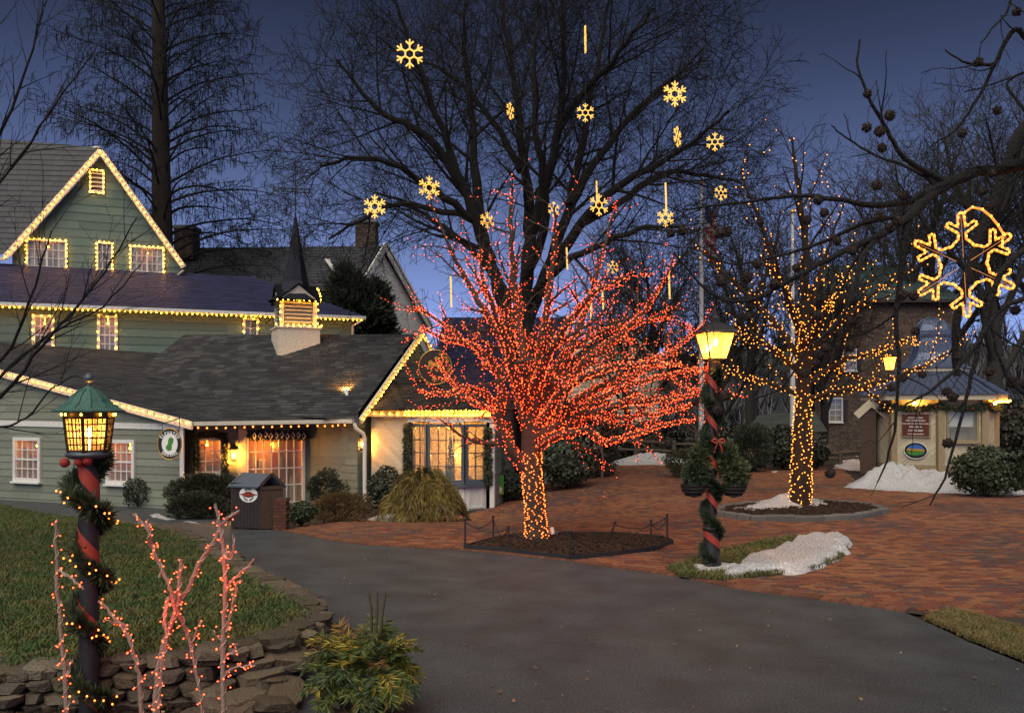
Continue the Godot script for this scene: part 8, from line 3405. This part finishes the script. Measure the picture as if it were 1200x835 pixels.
	g.bar(Vector3(h0.x - 0.4, ey - 0.06, h0.z + 0.4), Vector3(h1.x + 0.3, ey - 0.06, h1.z + 0.4), 0.12, 0.16)
	put("gutter", g, M["dark_wood"], t)
	# low shed between trees
	t = thing("grey_shed", "low grey shingled shed roof behind the yellow tree", "shed", P(915, 520, 38.0) * Vector3(1, 0, 1))
	g = Geo.new()
	lay([P(868, 512, 37.0), P(970, 505, 37.0), P(955, 482, 40.0), P(890, 480, 40.0)], Vector3.ZERO, 0.4, 0.2, 0.02, [Color(0.1, 0.12, 0.11), Color(0.08, 0.095, 0.09)], [], g, null, "", M["shingle"])
	stuff(put("roof_shingles", g, M["shingle"], t))
	g = Geo.new()
	var sa := P(872, 511, 37.4)
	var sbp := P(966, 505, 37.4)
	g.bx(Vector3((sa.x + sbp.x) * 0.5, 0.45, sa.z - 1.2), Vector3(sbp.x - sa.x, 0.98, 2.0))
	put("wall", g, M["tan"], t)
	# split rail fences
	rail_fence("weathered split rail fence above the long snow bank", [P(705, 512, 36.0), P(745, 512, 36.0), P(790, 516, 36.0), P(835, 518, 36.0)], 0.0)
	rail_fence("split rail fence beside the kiosk's side entrance", [P(962, 530, 33.0), P(985, 528, 33.0), P(1010, 526, 33.0)], 0.0)
	rail_fence("pale rail fence behind the kiosk hedge", [P(1165, 525, 33.0), P(1190, 525, 33.0), P(1225, 525, 33.0)], 0.0)
	# flagpoles
	for f in [[822, 215, 30.0, "white flagpole with a hanging striped flag behind the street lamp"], [929, 250, 31.0, "plain pale flagpole behind the yellow tree"]]:
		var fd: float = f[2]
		var top := P(f[0], f[1], fd)
		var o := Vector3(top.x, 0, top.z)
		var ft := thing("flagpole", f[3], "flagpole", o, "flagpoles behind the plaza")
		g = Geo.new()
		g.tube(PackedVector3Array([o, top]), PackedFloat32Array([0.11, 0.05]), 10, true)
		put("pole", g, M["pole_white"], ft)
		g = Geo.new()
		g.ball(top + up * 0.06, Vector3.ONE * 0.09, 6, 8)
		put("finial", g, M["gold"], ft)
	var fl := P(826, 262, 30.0)
	var fg := thing("flag", "limp red and white striped flag with blue canton", "flag", fl)
	g = Geo.new()
	for k in 14:
		# hanging folds
		var x0 := fl.x + 0.0 + k * 0.028
		var z0 := fl.z + sin(k * 1.4) * 0.06
		var x1 := x0 + 0.028
		var z1 := fl.z + sin((k + 1) * 1.4) * 0.06
		for s in 9:
			g.col = Color(0.42, 0.05, 0.05) if s % 2 == 0 else Color(0.62, 0.58, 0.6)
			if s < 3 and k < 9:
				g.col = Color(0.04, 0.05, 0.18)
			var ya := fl.y + 0.75 - s * 0.2 - k * 0.03
			g.quad(Vector3(x0, ya - 0.2, z0), Vector3(x1, ya - 0.23, z1), Vector3(x1, ya - 0.03, z1), Vector3(x0, ya, z0))
	put("cloth", g, M["cloth"], fg)
	# glowing street lantern behind the kiosk roof
	var lp := P(1043, 425, 31.5)
	var lt := thing("orange_street_lamp", "bright orange glowing street lamp left of the kiosk roof", "lamp post", Vector3(lp.x, 0, lp.z))
	g = Geo.new()
	g.rod(Vector3(lp.x, 0, lp.z), lp - up * 0.3, 0.05, 8)
	put("post", g, M["iron"], lt)
	g = Geo.new()
	for k in 4:
		var a := TAU * k / 4 + 0.5
		g.rod(lp + Vector3(cos(a) * 0.22, 0.2, sin(a) * 0.22), lp + Vector3(cos(a) * 0.14, -0.24, sin(a) * 0.14), 0.015, 5)
	g.lathe(lp, [Vector2(0.3, 0.2), Vector2(0.12, 0.36), Vector2(0.02, 0.48)], 4, true, 0.5)
	put("lantern_frame", g, M["iron"], lt)
	g = Geo.new()
	for k in 4:
		var a := TAU * k / 4 + 0.5
		var b := a + TAU / 4
		g.quad(lp + Vector3(cos(b) * 0.14, -0.24, sin(b) * 0.14), lp + Vector3(cos(a) * 0.14, -0.24, sin(a) * 0.14), lp + Vector3(cos(a) * 0.22, 0.2, sin(a) * 0.22), lp + Vector3(cos(b) * 0.22, 0.2, sin(b) * 0.22))
	put("lantern_pane", g, M["lamp_orange"], lt)
	g = Geo.new()
	g.ball(lp, Vector3(0.09, 0.12, 0.09), 8, 10)
	put("bulb", g, M["flame"], lt)
	lamp(lp, 0.9, Color(1.0, 0.5, 0.15), 0.08)
	# far wooded rise
	g = Geo.new()
	var hn := FastNoiseLite.new()
	hn.seed = 4
	hn.frequency = 0.03
	for k in 60:
		var x0 := -120.0 + k * 4.5
		var x1 := x0 + 4.5
		var y0 := 9.0 + hn.get_noise_1d(x0) * 3.0
		var y1 := 9.0 + hn.get_noise_1d(x1) * 3.0
		g.quad(Vector3(x0, -1, -95), Vector3(x1, -1, -95), Vector3(x1, y1, -110), Vector3(x0, y0, -110))
		g.quad(Vector3(x0, y0, -110), Vector3(x1, y1, -110), Vector3(x1, y1 - 1, -140), Vector3(x0, y0 - 1, -140))
	structure("hill", g, M["hill"], "dark wooded rise on the horizon")
	g = Geo.new()
	for k in 2600:
		var x := rng.randf_range(-110.0, 130.0)
		var z := rng.randf_range(-108.0, -88.0)
		var base := 9.0 + hn.get_noise_1d(x) * 3.0
		var yy := lerpf(-1.0, base, clampf((-z - 88.0) / 20.0, 0.0, 1.0))
		var h := rng.randf_range(2.5, 5.5)
		var q := rng.randf_range(0.6, 1.4)
		g.col = Color(0.02 * q, 0.022 * q, 0.028 * q)
		var o := Vector3(x, yy, z)
		for i in 9:
			var a := rng.randf() * TAU
			var e := o + Vector3(cos(a) * h * 0.28, h * rng.randf_range(0.5, 1.0), sin(a) * h * 0.28)
			var side := Vector3(0.09, 0, 0.03)
			g.tri(o + up * h * 0.2 - side, o + up * h * 0.2 + side, e)
	tag(put("treeline", g, M["paint"]), "dark far-off wood along the horizon", "wood", "", "stuff")


func rail_fence(label: String, pts: Array, base: float) -> void:
	var p0: Vector3 = pts[0]
	var t := thing("rail_fence", label, "fence", Vector3(p0.x, base, p0.z), "rail fences round the plaza")
	for k in pts.size():
		var p: Vector3 = pts[k]
		var g := Geo.new()
		g.cham(Transform3D(Basis(), Vector3(p.x, (p.y + base) * 0.5, p.z)), Vector3(0.16, p.y - base, 0.16), 0.03, 0.04, rng)
		put("post", g, M["rail_wood"], t)
		if k > 0:
			var q: Vector3 = pts[k - 1]
			for s in [0.82, 0.45]:
				g = Geo.new()
				g.tube(PackedVector3Array([Vector3(q.x, base + (q.y - base) * s, q.z), Vector3((q.x + p.x) * 0.5, base + ((q.y + p.y) * 0.5 - base) * s + 0.03, q.z + 0.03), Vector3(p.x, base + (p.y - base) * s, p.z)]), PackedFloat32Array([0.06, 0.07, 0.055]), 6)
				put("rail", g, M["rail_wood"], t)


func make_shrubs() -> void:
	var dark := Color(0.022, 0.03, 0.016)
	var green := Color(0.03, 0.045, 0.018)
	shrub("evergreen_bush", "dark bush at the edge under the first shop window", 2, 578, 518, 16, 1400, 0.09, dark)
	shrub("evergreen_bush", "small round bush below the first shop window", 55, 580, 543, 20, 1500, 0.08, dark)
	shrub("evergreen_bush", "round bush half hidden behind the green lantern post", 116, 588, 545, 22, 1500, 0.08, dark)
	shrub("evergreen_bush", "round bush below the round black and white sign", 163, 594, 556, 23, 1700, 0.08, dark)
	shrub("spreading_yew", "wide layered dark yew before the garlanded red window", 240, 600, 553, 42, 4200, 0.11, Color(0.024, 0.03, 0.013), {"needles": true, "deep": 0.6})
	shrub("spreading_yew", "low dark yew skirt behind the dark bin", 228, 608, 580, 40, 2200, 0.1, Color(0.022, 0.026, 0.013), {"needles": true, "deep": 0.5})
	shrub("evergreen_bush", "dark bush in the corner right of the paned window", 382, 596, 553, 24, 2200, 0.09, dark, {"needles": true})
	shrub("evergreen_bush", "low dark bush behind the brick pillar", 352, 614, 588, 20, 1300, 0.08, green)
	shrub("russet_shrub", "low russet brown shrub in front of the siding corner", 398, 612, 577, 36, 3000, 0.07, Color(0.1, 0.062, 0.022), {"needles": true, "deep": 0.6})
	shrub("evergreen_bush", "dark leafy bush under the diagonal board wall", 450, 600, 546, 23, 2400, 0.09, dark)
	weeping_shrub("golden weeping shrub before the bay window", 496, 611, 548, 41, Color(0.15, 0.115, 0.024), 1900)
	shrub("evergreen_bush", "dark leafy climber beside the far jamb of the bay window", 577, 590, 508, 13, 1800, 0.09, green)
	shrub("evergreen_bush", "dark low bush behind the garden flag", 598, 588, 552, 22, 1700, 0.09, dark)
	shrub("rhododendron", "large rounded dark rhododendron behind the red tree trunk", 664, 574, 510, 32, 4000, 0.14, Color(0.034, 0.045, 0.028))
	shrub("rhododendron", "tall black yew behind the rhododendron", 697, 560, 462, 30, 4200, 0.16, Color(0.014, 0.018, 0.012), {"needles": true})
	shrub("evergreen_bush", "small olive bush at the end of the snow bank", 803, 560, 528, 24, 1600, 0.12, Color(0.045, 0.05, 0.02), {"needles": true, "group": "shrubs round the plaza"})
	shrub("conifer_bush", "broad pointed conifer between lamp and yellow tree", 880, 553, 500, 24, 3200, 0.16, Color(0.035, 0.05, 0.032), {"needles": true, "group": "shrubs round the plaza"})
	shrub("evergreen_bush", "dark hedge bush behind the yellow tree trunk", 918, 551, 500, 20, 2200, 0.15, Color(0.022, 0.028, 0.016), {"group": "shrubs round the plaza"})
	shrub("evergreen_bush", "dark bush right beside the yellow tree trunk", 955, 551, 505, 18, 1800, 0.15, Color(0.02, 0.026, 0.016), {"group": "shrubs round the plaza"})
	shrub("hedge", "clipped dark hedge in front of the kiosk window", 1158, 583, 524, 50, 6500, 0.1, Color(0.03, 0.042, 0.018), {"deep": 0.5, "group": "shrubs round the plaza"})
	shrub("evergreen_bush", "dark tall bush at the picture edge behind the kiosk hedge", 1196, 552, 470, 26, 3000, 0.16, Color(0.018, 0.022, 0.014), {"group": "shrubs round the plaza"})
	shrub("dark_hedge", "dark hedge behind the split rail fence", 760, 547, 492, 62, 5200, 0.18, Color(0.016, 0.02, 0.012), {"deep": 0.3, "d": 38.0, "group": "shrubs round the plaza"})
	shrub("dark_hedge", "second dark hedge behind the street lamp baskets", 850, 546, 496, 40, 3200, 0.18, Color(0.017, 0.022, 0.013), {"deep": 0.3, "d": 39.0, "group": "shrubs round the plaza"})


func extra_materials() -> void:
	var m := glass("lamp_pane_clear", Color(1.0, 0.85, 0.55), 0.4)
	m.emission_enabled = true
	m.emission = Color(1.0, 0.6, 0.2)
	m.emission_energy_multiplier = 0.5
	mk("room_brown", lin(0.26, 0.14, 0.065), 0.9)
	glow("lamp_orange", Color(1.0, 0.5, 0.12), 5.0)
	mk("sign_brown_dark", lin(0.02, 0.01, 0.006), 0.45)
	mk("sign_red", lin(0.25, 0.03, 0.02), 0.5)
	mk("bin_roof", lin(0.06, 0.075, 0.1), 0.4)
	mk("rust", lin(0.12, 0.055, 0.028), 0.8, noise_tex(51, 0.08, Color(0.5, 0.5, 0.5), Color(1, 1, 1), 4), 4.0)
	mk("stone_grey", lin(0.14, 0.15, 0.15), 0.9)
	mk("teal", lin(0.07, 0.16, 0.15), 0.6)
	mk("pole_white", lin(0.5, 0.5, 0.5), 0.5)
	mk("hill", lin(0.02, 0.021, 0.026), 1.0)


func stage(s: String) -> void:
	print("%s %d ms" % [s, Time.get_ticks_msec()])


func _ready() -> void:
	rng.seed = 20
	make_camera_and_light()
	make_materials()
	extra_materials()
	stage("start")
	make_ground()
	stage("ground")
	rng.seed = 21
	make_upper_house()
	make_shop()
	stage("house")
	rng.seed = 22
	make_background()
	rng.seed = 23
	make_kiosk()
	stage("background")
	rng.seed = 24
	make_big_tree()
	rng.seed = 25
	make_cypress()
	rng.seed = 26
	make_red_tree()
	rng.seed = 27
	make_yellow_tree()
	rng.seed = 28
	make_plane_tree()
	rng.seed = 29
	make_side_saplings()
	bare_tree("grey bare tree behind the kiosk roof, most upright of its row", 1085, 46.0, 150, 0.5, "bark_grey", 41)
	bare_tree("grey bare tree behind the kiosk near the picture edge", 1165, 44.0, 110, 0.55, "bark_grey", 42)
	bare_tree("tall grey bare tree past the picture edge behind the kiosk", 1225, 48.0, 130, 0.6, "bark_grey", 43)
	bare_tree("thin bare tree between the two flagpoles", 880, 55.0, 250, 0.5, "bark_grey", 44)
	bare_tree("bare tree over the beige house roof", 765, 60.0, 262, 0.6, "bark_dark", 45)
	bare_tree("low bare tree in front of the dark hedge", 735, 41.0, 330, 0.8, "bark_dark", 46)
	bare_tree("low bare tree behind the street lamp lantern", 845, 43.0, 330, 0.8, "bark_dark", 47)
	bare_tree("bare tree beside the brick house corner", 965, 40.0, 300, 0.5, "bark_dark", 48)
	bare_tree("bare tree rising over the brick house", 1035, 58.0, 230, 0.6, "bark_grey", 49)
	stage("trees")
	rng.seed = 30
	make_shrubs()
	stage("shrubs")
	rng.seed = 31
	make_left_lamp()
	make_right_lamp()
	make_shop_furniture()
	make_chain_fence()
	make_planter()
	make_fallen_leaves()
	make_snowflakes()
	rng.seed = 32
	make_lit_sticks()
	stage("done")
